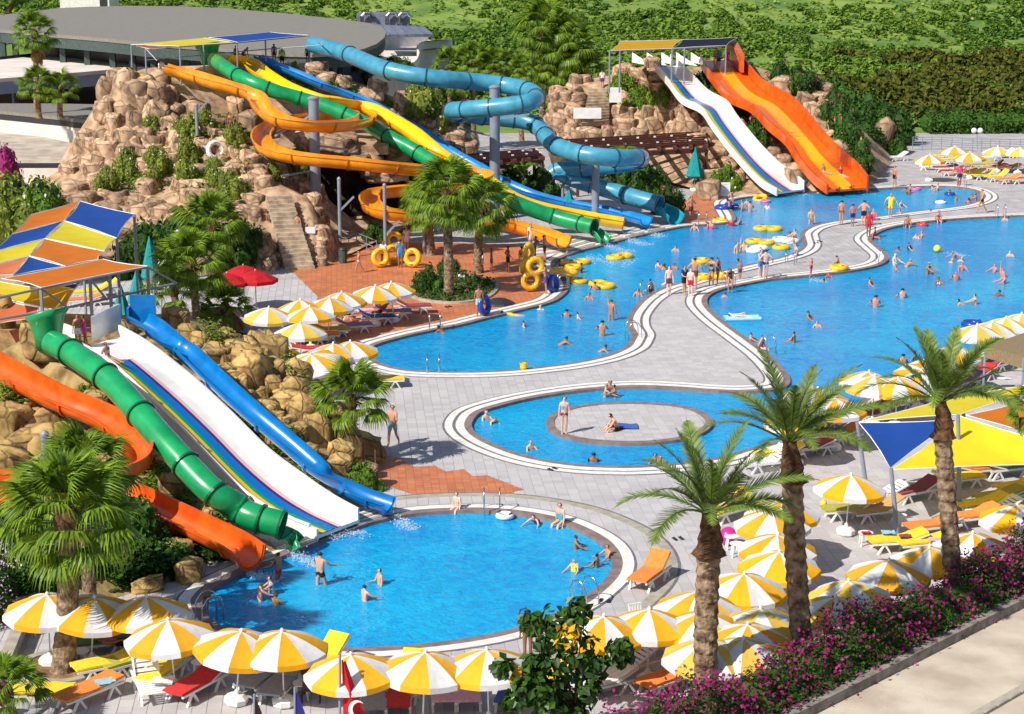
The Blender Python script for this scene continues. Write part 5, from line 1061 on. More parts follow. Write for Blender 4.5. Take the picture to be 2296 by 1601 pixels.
bs([(1140, 440, 100, 'dark bush behind the blue slide, left one'), (1210, 455, 110, 'dark bush with banana leaves behind the blue slide'), (1240, 470, 80, 'dark bush beside the teal parasol'), (1395, 430, 110, 'dark bush above the lowest teal tube, left'), (1460, 440, 110, 'dark bush above the lowest teal tube, middle'), (1500, 480, 90, 'dark flowering bush beside the teal slide mouth'), (1340, 410, 80, 'dark bush under the second teal hairpin'), (1160, 410, 70, 'bush behind the small pergola')], 'dark bushes behind the lane ends', m_leafd, m_pinkfl, None)
bs([(1870, 385, 80, 'broad-leaved plant right of the orange wave slide'), (1895, 365, 70, 'plant below the closed teal parasol far right'), (1740, 330, 50, 'reddish bush left of the cypress')], 'plants beside the orange wave slide', m_leaf, m_yellfl, None)
bs([(1965, 330, 110, 'trailing dark green shrub beside the far fence'), (2010, 345, 80, 'dark green shrub just left of the far fence'), (1950, 305, 90, 'bright green shrub above the standing rock')], 'shrubs left of the far fence', m_leafd, None, None)
bs([(1480, 1620, 80, 'small leafy shrub at the bottom edge left of the hedge')], None, m_leafo, m_whitefl, None, leaf=.05)
bs([(520, 950, 90, 'highest ivy clump between the blue and rainbow slides'), (650, 1090, 90, 'ivy clump near the lower end between the blue and rainbow slides'), (560, 995, 110, 'ivy clump between the blue and rainbow slides, upper'), (620, 1060, 110, 'ivy clump between the blue and rainbow slides, middle'), (690, 1110, 100, 'ivy clump between the blue and rainbow slides, lower'), (730, 1120, 60, 'flowering clump near the blue slide end')], 'ivy between the front slides', m_leafd, m_whitefl, M3)
bs([(330, 980, 90, 'ivy between the green tube and rainbow slide, upper'), (400, 1040, 80, 'ivy between the green tube and rainbow slide, middle'), (480, 1110, 90, 'ivy between the green tube and rainbow slide, lower'), (560, 1160, 70, 'ivy near the green tube end'), (250, 1000, 110, 'ivy above the orange flume bend'), (30, 890, 60, 'ivy left of the orange flume'), (190, 900, 50, 'small ivy patch over the orange flume'), (640, 830, 46, 'ivy trailing over the right mound rocks'), (665, 870, 46, 'lower trailing ivy on the right mound rocks'), (470, 770, 50, 'ivy behind the blue slide start'), (660, 1000, 60, 'ivy on the mound flank beside the small white plank')], 'ivy on the ochre mound', m_leaf, None, M3)
bs([(330, 1160, 150, 'dark shrub inside the front orange spiral'), (300, 1230, 150, 'dark shrub behind the front parasols, left'), (380, 1240, 130, 'dark shrub below the lowest orange flume'), (230, 1200, 150, 'dark shrub behind the large front palm'), (420, 1160, 100, 'shrub between the orange flume and green tube'), (60, 1150, 140, 'dark shrub under the orange spiral at the left edge'), (40, 1260, 150, 'dark shrub at the left edge behind the front palm'), (150, 1280, 140, 'dark shrub beside the front palm trunk'), (480, 1205, 80, 'low bush under the green tube end')], 'dark shrubs at the foot of the front mound', m_leafd, None, M3)
bs([(15, 430, 110, 'magenta bougainvillea at the left edge')], None, m_leafd, m_magenta, None, n=800); 
for px, py, w, lb in ((0, 425, 75, 'dense magenta blossom at the left edge'),): p = P(px, py, 118); bush(p, 3.2, 3.2, lb, m_magenta, m_magenta)
for px, py, w, lb in ((40, 520, 4.6, 'bush with white flowers left of the patchwork sail'), (100, 500, 3.6, 'pale green bush behind the top of the patchwork sail'), (0, 560, 4, 'dark green bush at the left edge above the sail')): bush(P(px, py, 108), w, w * .8, lb, m_leaf if w < 4.5 else m_leafo, m_whitefl)
bush(P(895, 172, 165), 3.2, 2.2, 'magenta bougainvillea before the curved white building', m_leafd, m_magenta)
def ivy(tin, polys, n, label, m=m_leafo, leaf=.11, hmax=.35, seed=3):
    rg = np.random.default_rng(seed); C = []
    for poly in polys:
        xs = [p[0] for p in poly]; ys = [p[1] for p in poly]; k = 0; cl = [(rg.uniform(min(xs), max(xs)), rg.uniform(min(ys), max(ys))) for _ in range(26)]
        while k < n // len(polys):
            q = cl[rg.integers(0, 26)]; x, y = rg.normal(q[0], 15), rg.normal(q[1], 12); k += 1
            if not inpoly(x, y, poly): continue
            w = tin.T(x, y)
            if w is None: continue
            zc = clearz(w.x, w.y, -.35) - .1; z = w.z + rg.uniform(.02, hmax)
            C.append((w.x, w.y, min(z, zc)))
    V, Fq = leaves(np.array(C), leaf, rg, np.tile([0, 0, 1.], (len(C), 1))); tag(part('ivy', npmesh('ivy', V, Fq), m), label, 'ivy', None, 'stuff')
ivy(M3, [[(480, 900), (560, 930), (760, 1110), (700, 1120), (600, 1020), (470, 940)]], 34000, 'green ivy growing between the rainbow slide and the front blue slide', hmax=.5)
ivy(M3, [[(300, 900), (420, 990), (560, 1130), (600, 1190), (540, 1170), (420, 1060), (280, 950)], [(200, 960), (300, 1010), (420, 1110), (520, 1200), (470, 1210), (330, 1120), (230, 1020)]], 44000, 'green ivy growing between the green tube and its neighbours', m_leaf, hmax=.5, seed=4)
ivy(M3, [[(610, 790), (680, 850), (700, 900), (640, 870)], [(430, 740), (520, 780), (560, 850), (470, 800)], [(0, 860), (90, 890), (60, 930), (0, 920)]], 12000, 'ivy trailing over the right boulders of the ochre mound', m_leafo, hmax=1.0, seed=5)
ivy(M3, [[(160, 1220), (440, 1170), (560, 1245), (430, 1300), (180, 1345)], [(0, 1100), (160, 1100), (160, 1330), (0, 1340)]], 44000, 'dense dark undergrowth at the foot of the front mound', m_leafd, leaf=.12, hmax=.7, seed=8)
ivy(M1, [[(560, 160), (780, 190), (820, 230), (600, 200)], [(850, 230), (1000, 270), (980, 320), (880, 290)], [(230, 380), (580, 410), (560, 450), (240, 430)], [(380, 250), (560, 270), (560, 400), (400, 380)]], 20000, 'low greenery in the crevices of the rocky mountain', m_leaf, leaf=.13, hmax=.6, seed=6)
ivy(M2, [[(1560, 160), (1600, 190), (1740, 330), (1700, 330), (1580, 240)], [(1880, 300), (1950, 400), (1900, 400), (1860, 330)], [(1700, 170), (1850, 190), (1840, 240), (1740, 200)]], 9000, 'low shrubs in the crevices beside the back wave slides', m_leafd, leaf=.16, hmax=.9, seed=7)
# cypress
q = G(1741, 395); t = thing('cypress', 'dark conical cypress between the two back wave slides', 'tree', q); rg = np.random.default_rng(3); n = 2600; z = rg.uniform(0, 1, n); a = rg.uniform(0, 6.283, n); r = 1.15 * np.sin(np.clip(z * 1.05 + .12, 0, 1) * 3.1) ** .8 * rg.uniform(.75, 1.1, n) * (1.05 - .35 * z); hh = P(1741, 268, q.y).z
part('crown', npmesh('foliage', *leaves(np.stack([r * np.cos(a), r * np.sin(a), z * hh], 1), .11, rg, np.stack([np.cos(a), np.sin(a), .8 + 0 * a], 1))), m_leafd, t); part('inner_crown', MB().lathe([(.5, 0), (.9, hh * .3), (.7, hh * .6), (.2, hh * .9)], 8), m_leafd, t); part('trunk', MB().tube([(0, 0, -.2), (0, 0, .6)], .12, 6), m_bark, t)
# banana-like plants and vine
def strap_plant(p, n, L, label, m=m_leaf):
    t = thing('banana_plant', label, 'plant', p)
    for i in range(n):
        az = i * 2.4; mb = MB(); V = []
        for j in range(6): k = j / 5; x = L * .8 * k * (1 - .2 * k); z = L * (1.1 * k - .9 * k * k); w = .2 * math.sin(math.pi * (k * .85 + .12)); V += [(x, -w, z), (x, w, z)]
        mb.add(V, [(2 * j, 2 * j + 1, 2 * j + 3, 2 * j + 2) for j in range(5)]); part('leaf', mb, m, t, rot=(0, 0, az))
    part('stem', MB().tube([(0, 0, -.1), (0, 0, L * .5)], .08, 6), m_bark, t)
strap_plant(P(1172, 390, 140), 9, 2.3, 'banana plant behind the light blue slide'); strap_plant(P(1400, 350, 141), 9, 2.0, 'banana plant above the second teal hairpin'); strap_plant(P(1460, 470, 132), 8, 1.5, 'small banana plant above the lowest teal tube'); strap_plant(G(1870, 392), 9, 2.2, 'banana plant at the right foot of the orange wave slide'); strap_plant(G(1590, 395), 9, 2.6, 'banana plant at the pergola corner')
# tree with big drooping leaves near the bottom centre
q = G(1290, 1660); t = thing('broadleaf_tree', 'small tree with big drooping leaves and yellow ones at the bottom centre', 'tree', q); rg = np.random.default_rng(9)
spots = [(1250, 1400, .55), (1230, 1440, .5), (1295, 1372, .4), (1190, 1395, .4), (1300, 1450, .6), (1250, 1500, .6), (1200, 1490, .4), (1330, 1490, .45), (1385, 1465, .4), (1270, 1560, .55), (1180, 1545, .5), (1125, 1500, .35), (1230, 1590, .6), (1290, 1600, .5), (1320, 1540, .4), (1150, 1575, .35), (1210, 1540, .5), (1395, 1450, .25)]
Cs, Os = [], []
for px, py, r in spots:
    c = np.array(P(px, py, q.y + rg.uniform(-.6, .6)) - q); d = rg.normal(size=(85, 3)); d /= np.linalg.norm(d, axis=1)[:, None]; Cs.append(c + d * r * rg.uniform(.4, 1, (85, 1))); Os.append(d)
Cs = np.concatenate(Cs); Os = np.concatenate(Os); V, Fq = leaves(Cs, .2, rg, Os, 1.6, 1.4); k = rg.uniform(0, 1, len(Cs)) < .05; near = rg.integers(0, len(Cs), 1)
part('foliage', npmesh('foliage', V, Fq[~k]), mat('leaf_deep', S(70, 108, 28), S(28, 52, 14), rough=.35, island=True, trans=.25), t)
V2, F2 = leaves(np.array(P(1280, 1425, q.y - .7) - q) + rg.normal(size=(40, 3)) * .16, .16, rg, None, 1.5); part('yellow_leaves', npmesh('foliage', V2, F2), m_yellfl, t)
for px, py, r in spots: part('branch', MB().tube([(0, 0, .5), (np.array(P(px, py, q.y) - q) * .5 + np.array([0, 0, .4])), P(px, py, q.y) - q], [.05, .035, .015], 5), m_bark, t)
part('trunk', MB().tube([(0, 0, -.1), (0, 0, .7)], [.09, .06], 8), m_bark, t)
# dark tree row behind the right hill, brown thicket, scrub
def treerow(lst, m, group):
    for px, py, w, hh, Y, lb in lst:
        p = P(px, py, Y); g = (Y - 186) * .088 if Y > 186 else 0; t = thing('tree', lb, 'tree', (p.x, Y, g), random.uniform(0, 6), group); v = random.randrange(4); me, co_, fm = bush_mesh(v); h = max(p.z - g, 1.5)
        part('crown', dup_me(me, m), None, t, sc=(w / 2, w / 2, h * .8), loc=(0, 0, h * .15)); part('inner_crown', dup_me(co_, m), None, t, sc=(w / 2, w / 2, h * .8), loc=(0, 0, h * .15)); part('trunk', MB().tube([(0, 0, -.2), (0, 0, h * .3)], .15, 6), m_bark, t)
pos = ['behind the top of the orange slide', 'right of the orange slide top', 'second behind the plateau', 'behind the plateau middle', 'behind the flowering plateau', 'above the plateau end', 'at the right end of the plateau', 'over the dark rock', 'left of the brown thicket', 'below the thicket corner', 'above the teal parasol', 'beside the far globe lamp hedge', 'where the hedge starts', 'lower hedge tree', 'mid hedge tree', 'right hedge tree']
treerow([(1690, 110, 5, 0, 181, 'dark tree ' + pos[0]), (1730, 125, 5.5, 0, 182, 'dark tree ' + pos[1]), (1775, 130, 5.5, 0, 182, 'dark tree ' + pos[2]), (1820, 140, 5.5, 0, 181, 'dark tree ' + pos[3]), (1865, 155, 6, 0, 180, 'dark tree ' + pos[4]), (1905, 180, 6, 0, 178, 'dark tree ' + pos[5]), (1890, 215, 6, 0, 175, 'dark tree ' + pos[6]), (1925, 230, 6, 0, 174, 'dark tree ' + pos[7]), (1960, 190, 6, 0, 178, 'dark tree ' + pos[8]), (1990, 220, 6, 0, 176, 'dark tree ' + pos[9]), (1940, 262, 4.5, 0, 168, 'dark tree ' + pos[10]), (1990, 262, 6, 0, 177, 'dark tree ' + pos[12])], m_leafd, 'dark trees behind the back hill')
hedge('dark hedge bank behind the far fence', Vector((40, 187, 0)), Vector((75, 189, 0)), 4.0, 2.1, 9000, m_leafd, .2, seed=12)
def stuffscrub():
    rg = np.random.default_rng(77); Vs, Fs, o = [], [], 0; CV, CF, co_n = [], [], 0; DV = []
    base = [cloud(np.random.default_rng(900 + i), 130, .27, lumps(np.random.default_rng(800 + i), 5), droop=0) for i in range(5)]; cor = [core_mb(lumps(np.random.default_rng(800 + i), 5), .72) for i in range(5)]
    P_ = []
    while len(P_) < 4600:
        Y = 190 + 175 * rg.uniform() ** 1.5; X = rg.uniform(-.29, .30) * Y
        if noise.noise(Vector((X * .05, Y * .045, 0))) + rg.uniform(-.35, .35) < -.06: continue
        P_.append((X, Y))
    for X, Y in P_:
        h = HB.ray_cast(Vector((X, Y, 80)), Vector((0, 0, -1)))[0]
        if h is None: continue
        pxx = X / Y
        if -.27 < pxx < -.06 and Y < 236: continue
        i = rg.integers(0, 5); V, Fq = base[i]; w = rg.uniform(.45, 1.35) * (1 + .35 * (Y < 205)); s = np.array([w * 1.3, w * 1.1, w * 1.0]); a = rg.uniform(0, 6.28); ca, sa = math.cos(a), math.sin(a)
        for (VV, FF_, dst) in ((V, Fq, 0),):
            Q = V * s; Q = np.stack([Q[:, 0] * ca - Q[:, 1] * sa, Q[:, 0] * sa + Q[:, 1] * ca, Q[:, 2]], 1) + np.array(h); Vs.append(Q); Fs.append(Fq + o); o += len(V)
    part_ = part('scrub_bushes', npmesh('scrub', np.concatenate(Vs), np.concatenate(Fs)), mat('leaf_scrub', S(132, 158, 58), S(44, 88, 30), rough=.8, island=True, trans=.2, spec=.2, scale=.05)); tag(part_, 'scattered green scrub bushes covering the hillside', 'scrub', None, 'stuff')
    n = 60000; Y = 190 + 170 * rg.uniform(0, 1, n) ** 1.4; X = rg.uniform(-.29, .3, n) * Y; ph = rg.uniform(-1, 1, n); cx = np.round(X / 1.6) * 1.6 + .5 * np.sin(Y * 3.1); k = (np.sin(X * .9 + 2 * np.sin(Y * .31)) + np.sin(Y * .7 + X * .2) + ph > .1) & ~((X / Y > -.27) & (X / Y < -.06) & (Y < 236)); X, Y = X[k], Y[k]
    Z = (Y - 186) * .088 + .5 * np.sin(X * .06) * np.clip((Y - 186) / 30, 0, 1) + .7 * np.sin(Y * .09 + X * .03) * np.clip((Y - 186) / 30, 0, 1) + rg.uniform(0, .35, len(X))
    V, Fq = leaves(np.stack([X, Y, Z], 1), .42, rg, np.tile([0, 0, 1.], (len(X), 1))); tag(part('hill_grass_tufts', npmesh('tufts', V, Fq), mat('leaf_grass', S(140, 156, 62), S(72, 104, 36), rough=1, island=True, spec=.1)), 'yellow-green grass tufts and low shrubs on the hillside', 'grass', None, 'stuff')
    # brown thicket
    n = 26000; X = rg.uniform(32, 90, n); Y = rg.uniform(189, 224, n); k = (X / Y > .182 + .03 * np.sin(Y * .3)); X, Y = X[k], Y[k]
    Z_ = (Y - 186) * .088 + 1.5 + .5 * np.sin(X * .7) * np.sin(Y * .6) + rg.uniform(-.5, .5, len(X)); V, Fq = leaves(np.stack([X, Y, Z_], 1), .42, rg, None); 
    tag(part('dry_thicket', npmesh('thicket', V, Fq), mat('leaf_dry', S(98, 98, 38), S(50, 60, 22), rough=1, island=True, spec=.1)), 'brown-green thicket on the slope at the far right', 'thicket', None, 'stuff')
stuffscrub()
# ------------------------------------------------------------------ parasols
YEL, WHT = (.92, .46, .005, 1), (.80, .79, .79, 1)
def mk_parasol():
    t = thing('parasol', '', 'parasol'); n = 10; r = 1.26; H = 2.15; h0 = 1.66
    me = None
    for k in range(n):
        mb = MB(); a0, a1 = 2 * math.pi * k / n, 2 * math.pi * (k + 1) / n; V = []
        for j in range(6):
            f = j / 5
            for i in range(4):
                u = i / 3; a = a0 + (a1 - a0) * u; q = r * f * (1 - .05 * math.sin(math.pi * u) * f); z = H - (H - h0) * (f ** 1.45) - .035 * math.sin(math.pi * u) * f; V.append((q * math.cos(a), q * math.sin(a), z))
        for i in range(4):
            u = i / 3; a = a0 + (a1 - a0) * u; q = r * (1 - .05 * math.sin(math.pi * u)) * 1.003; V.append((q * math.cos(a), q * math.sin(a), h0 - .16 - .02 * math.sin(math.pi * u)))
        Fc = [(j * 4 + i, (j + 1) * 4 + i, (j + 1) * 4 + i + 1, j * 4 + i + 1) for j in range(6) for i in range(3)]
        o = part('canopy_panel', mb.add(V, Fc), m_fab, t, color=YEL if k % 2 else WHT)
    part('pole', MB().tube([(0, 0, .2), (0, 0, H)], .022, 8), m_plastic, t); part('finial', MB().lathe([(.05, H - .01), (.05, H + .06), (.01, H + .1)], 8), m_plastic, t)
    part('ribs', MB().tube([(-1.0, 0, 1.74), (0, 0, 1.95), (1.0, 0, 1.74)], .01, 4).tube([(0, -1.0, 1.74), (0, 0, 1.95), (0, 1.0, 1.74)], .01, 4), m_plastic, t)
    part('weighted_base', MB().lathe([(.26, 0), (.33, .07), (.33, .2), (.2, .29), (.07, .31), (.06, .42)], 8), m_plastic, t); return t
def parasol(px, py, label, tilt=(0, 0), old=False, k=1.0, yel=None):
    p = G(px, py, 2.15 * k); p.z = .01; random_rz = random.uniform(0, 6)
    o = spawn('parasol', mk_parasol, p, label, random_rz, 'yellow and white striped parasols', k, rot=(tilt[0] + random.uniform(-.05, .05), tilt[1] + random.uniform(-.05, .05), random_rz))
    q_ = random.uniform(.86, 1.06); y = (.86 * q_, .58 * q_, .08, 1) if old else (.92 * q_, .46 * q_, random.uniform(.004, .02), 1)
    i = 0
    for ch in o.children:
        if ch.name.startswith('canopy_panel'): ch.color = y if i % 2 else WHT; i += 1
random.seed(2)
UM = [(388, 1390, 'parasol left of the pool ladder, over the yellow towelled lounger'), (329, 1340, 'parasol with palm shadow on its canopy, left of the front pool'), (104, 1332, 'parasol half hidden left of the large front palm trunk'), (196, 1334, 'parasol behind the drooping fronds right of the large front palm', (0, .12)), (523, 1412, 'parasol tucked behind its neighbour left of the front pool edge', (.12, .1)), (632, 1416, 'front parasol in full view with its white base at the pool rim'),
      (793, 1468, 'front-row parasol touching the red flag'), (945, 1464, 'second front-row parasol right of the red flag'), (1096, 1459, 'front-row parasol left of the broadleaf tree'), (1348, 1383, 'parasol right of the broadleaf tree top'), (1455, 1370, 'second parasol right of the broadleaf tree'), (1582, 1372, 'parasol behind the lower trunk of the left date palm'), (1563, 1329, 'parasol above and left of the left date palm trunk'), (1665, 1285, 'large bright parasol between the left and middle date palms'),
      (1590, 1434, 'faded parasol at the hedge right of the left date palm', (0, 0), True), (1672, 1432, 'faded parasol with one yellow panel touching the hedge', (0, .05), True), (1709, 1368, 'faded parasol left of the middle date palm foot', (0, 0), True), (1678, 1398, 'parasol in front of the faded one by the middle palm'), (1734, 1144, 'parasol left of the middle date palm at mid trunk'), (1752, 1122, 'parasol peeping behind its twin left of the middle date palm'), (1741, 1199, 'upper one of two overlapping parasols behind the middle palm trunk'), (1748, 1236, 'lower one of two overlapping parasols behind the middle palm trunk'),
      (1901, 1066, 'lone parasol with a visible white base in front of the blue sail'), (1991, 1256, 'parasol in front of the hedge between the middle and right palms'), (1911, 1304, 'pale yellow parasol just above the hedge middle', (0, 0), True), (1866, 1340, 'parasol lowest on the hedge right of the middle palm', (0, 0), True), (2087, 1228, 'parasol left of the right date palm foot'), (2184, 1196, 'parasol right of the right date palm foot'), (2286, 1131, 'parasol cut by the right edge above the hedge'),
      (1873, 893, 'large parasol at the pool rim left of the yellow sail'), (1960, 843, 'pale parasol over loungers beyond the yellow sail', (0, 0), True), (1942, 833, 'parasol hidden behind the pale one beyond the yellow sail'), (2012, 847, 'parasol right of the pale one beyond the yellow sail'), (1786, 924, 'parasol overlapping the pool water behind the middle palm crown'), (1838, 872, 'parasol behind the large one at the pool rim'), (1815, 868, 'leftmost pale parasol above the middle palm fronds', (0, 0), True), (2064, 812, 'tilted parasol left of the right date palm crown', (.25, -.25)), (2100, 800, 'parasol behind the right date palm crown'), (2140, 776, 'parasol left of the brown awning'),
      (2192, 729, 'parasol in front of the blue ring in the pool corner', (0, 0), True), (2222, 722, 'parasol behind the front one near the awning', (0, 0), True), (2255, 713, 'parasol above the brown awning', (0, 0), True), (2293, 703, 'farthest parasol of the row at the right edge', (0, 0), True),
      (881, 633, 'rightmost parasol on the terracotta paving'), (838, 641, 'second parasol from the right on the terracotta paving'), (767, 655, 'parasol behind the central one of the terracotta group'), (734, 668, 'central parasol of the terracotta group'), (675, 673, 'parasol behind the two left ones of the terracotta group'), (694, 689, 'front parasol in the middle of the terracotta group'), (600, 689, 'leftmost parasol of the terracotta group', (0, 0), True), (673, 725, 'pale parasol standing apart before the terracotta group', (0, 0), True), (717, 782, 'tilted parasol lowest in the terracotta group', (.2, .28)), (790, 765, 'parasol above the crown of the single fan palm'), (744, 772, 'parasol just left of the single fan palm crown', (.1, 0)),
      (2140, 329, 'far parasol leftmost in the back row', (0, 0)), (2086, 347, 'far parasol nearest the end of the orange wave slide'), (2177, 342, 'far parasol in front of the back row'), (2238, 329, 'far pale parasol in the back row', (0, 0), True), (2285, 332, 'far white-looking parasol at the right edge', (0, 0), True)]
for u in UM: parasol(u[0], u[1], u[2], u[3] if len(u) > 3 else (0, 0), u[4] if len(u) > 4 else False)
m_redcl = mat('red_canvas', S(206, 24, 34), S(180, 16, 26), rough=.7, trans=.2)
def mk_red():
    t = thing('red_parasol', '', 'parasol'); mb = MB()
    for k in range(8):
        a0, a1 = math.pi * k / 4, math.pi * (k + 1) / 4; V = []
        for q, z in ((.02, 2.45), (.65, 2.25), (1.2, 1.98), (1.21, 1.8)): V += [(q * math.cos(a0), q * math.sin(a0), z), (q * math.cos(a1), q * math.sin(a1), z)]
        part('canopy_panel', MB().add(V, [(0, 2, 3, 1), (2, 4, 5, 3), (4, 6, 7, 5)]), m_redcl, t)
    part('pole', MB().tube([(0, 0, 0), (0, 0, 2.5)], .03, 6), m_plastic, t); part('base', MB().lathe([(.3, 0), (.3, .1), (.05, .15)], 8), m_plastic, t); return t
for px, py, lb in ((545, 594, 'red parasol nearest the long staircase'), (508, 612, 'lower left red parasol behind the palms'), (572, 606, 'right red parasol casting a shadow on the grey paving')): spawn('red', mk_red, Vector((*G(px, py, 2.45).xy, 0)), lb, .2, 'red parasols beside the palms')
# ------------------------------------------------------------------ loungers, stools, chairs
def lounger_parts(t, up, cushion):
    """length along +x, head at +x; up = raised back angle"""
    ch, sh = math.cos(up), math.sin(up); W = .64
    for s in (-1, 1): part('side_rail', MB().bar((-.95, s * W / 2, .34), (.95, s * W / 2, .34), .06, .09), m_plastic, t)
    for x in (-.55, .6):
        for s in (-1, 1):
            part('leg', MB().bar((x - .02, s * W / 2, .32), (x - .22, s * W / 2, 0), .06).bar((x + .02, s * W / 2, .32), (x + .22, s * W / 2, 0), .06), m_plastic, t)
    if cushion:
        mb = MB(); n = 7
        prof = [(-.97, .38), (-.5, .40), (0, .39), (.25, .40), (.25 + .35 * ch, .40 + .35 * sh), (.25 + .72 * ch, .40 + .74 * sh)]
        V = []
        for x, z in prof: V += [(x, -W / 2 - .01, z), (x, W / 2 + .01, z), (x, W / 2 + .01, z + .06), (x, -W / 2 - .01, z + .06)]
        Fc = [(4 * i + k, 4 * i + (k + 1) % 4, 4 * i + 4 + (k + 1) % 4, 4 * i + 4 + k) for i in range(5) for k in range(4)] + [(0, 3, 2, 1), (20, 21, 22, 23)]
        part('cushion', mb.add(V, Fc), m_towel, t)
        part('backrest_frame', MB().bar((.25, -W / 2, .37), (.25 + .74 * ch, -W / 2, .37 + .74 * sh), .05).bar((.25, W / 2, .37), (.25 + .74 * ch, W / 2, .37 + .74 * sh), .05).bar((.25 + .74 * ch, -W / 2, .37 + .74 * sh), (.25 + .74 * ch, W / 2, .37 + .74 * sh), .05), m_plastic, t)
    else:
        for k in range(9): part('slat', MB().box((-.9 + .14 * k, 0, .39), (.09, W, .02)), m_plastic, t)
        part('backrest_frame', MB().bar((.25, -W / 2, .39), (.25 + .74 * ch, -W / 2, .39 + .74 * sh), .05).bar((.25, W / 2, .39), (.25 + .74 * ch, W / 2, .39 + .74 * sh), .05).bar((.25 + .74 * ch, -W / 2, .39 + .74 * sh), (.25 + .74 * ch, W / 2, .39 + .74 * sh), .05), m_plastic, t)
        for k in range(5): part('back_slat', MB().box((0, 0, 0), (.09, W, .02)), m_plastic, t, loc=(.34 + .14 * k * ch, 0, .42 + .14 * k * sh), rot=(0, -up, 0))
def mk_l(up, cu):
    def f():
        t = thing('sun_lounger', '', 'sun lounger'); lounger_parts(t, up, cu); return t
    return f
C_ = dict(o=(.90, .26, .05, 1), y=(.90, .66, .03, 1), r=(.62, .03, .03, 1), g=(.10, .22, .05, 1), p=(.74, .42, .50, 1), b=(.05, .12, .42, 1), w=(.82, .8, .8, 1), d=(.30, .06, .08, 1), t=(.55, .32, .12, 1), n=(.45, .42, .06, 1), v=(.30, .16, .32, 1), c=(.35, .6, .72, 1), k=(.08, .08, .1, 1), s=(.32, .34, .36, 1))
CN = dict(o='orange', y='yellow', r='red', g='dark green', p='pink', b='blue', w='white', d='dark red', t='tan', n='olive-yellow', v='purple', c='light blue', s='striped grey')
def lounger(px, py, ang, kind, label, up=None, z=0):
    """ang: direction of the head in degrees on the ground (0 = right, 90 = away)"""
    p = G(px, py, .35); p.z = z; up = up if up is not None else (.12 if kind != 'W' else .9); key = 'l%.1f%d' % (up, kind == 'W')
    spawn(key, mk_l(up, kind != 'W'), p, label, R(ang), 'sun loungers around the pools', 1.04, {'cushion': C_.get(kind, (1, 1, 1, 1))})
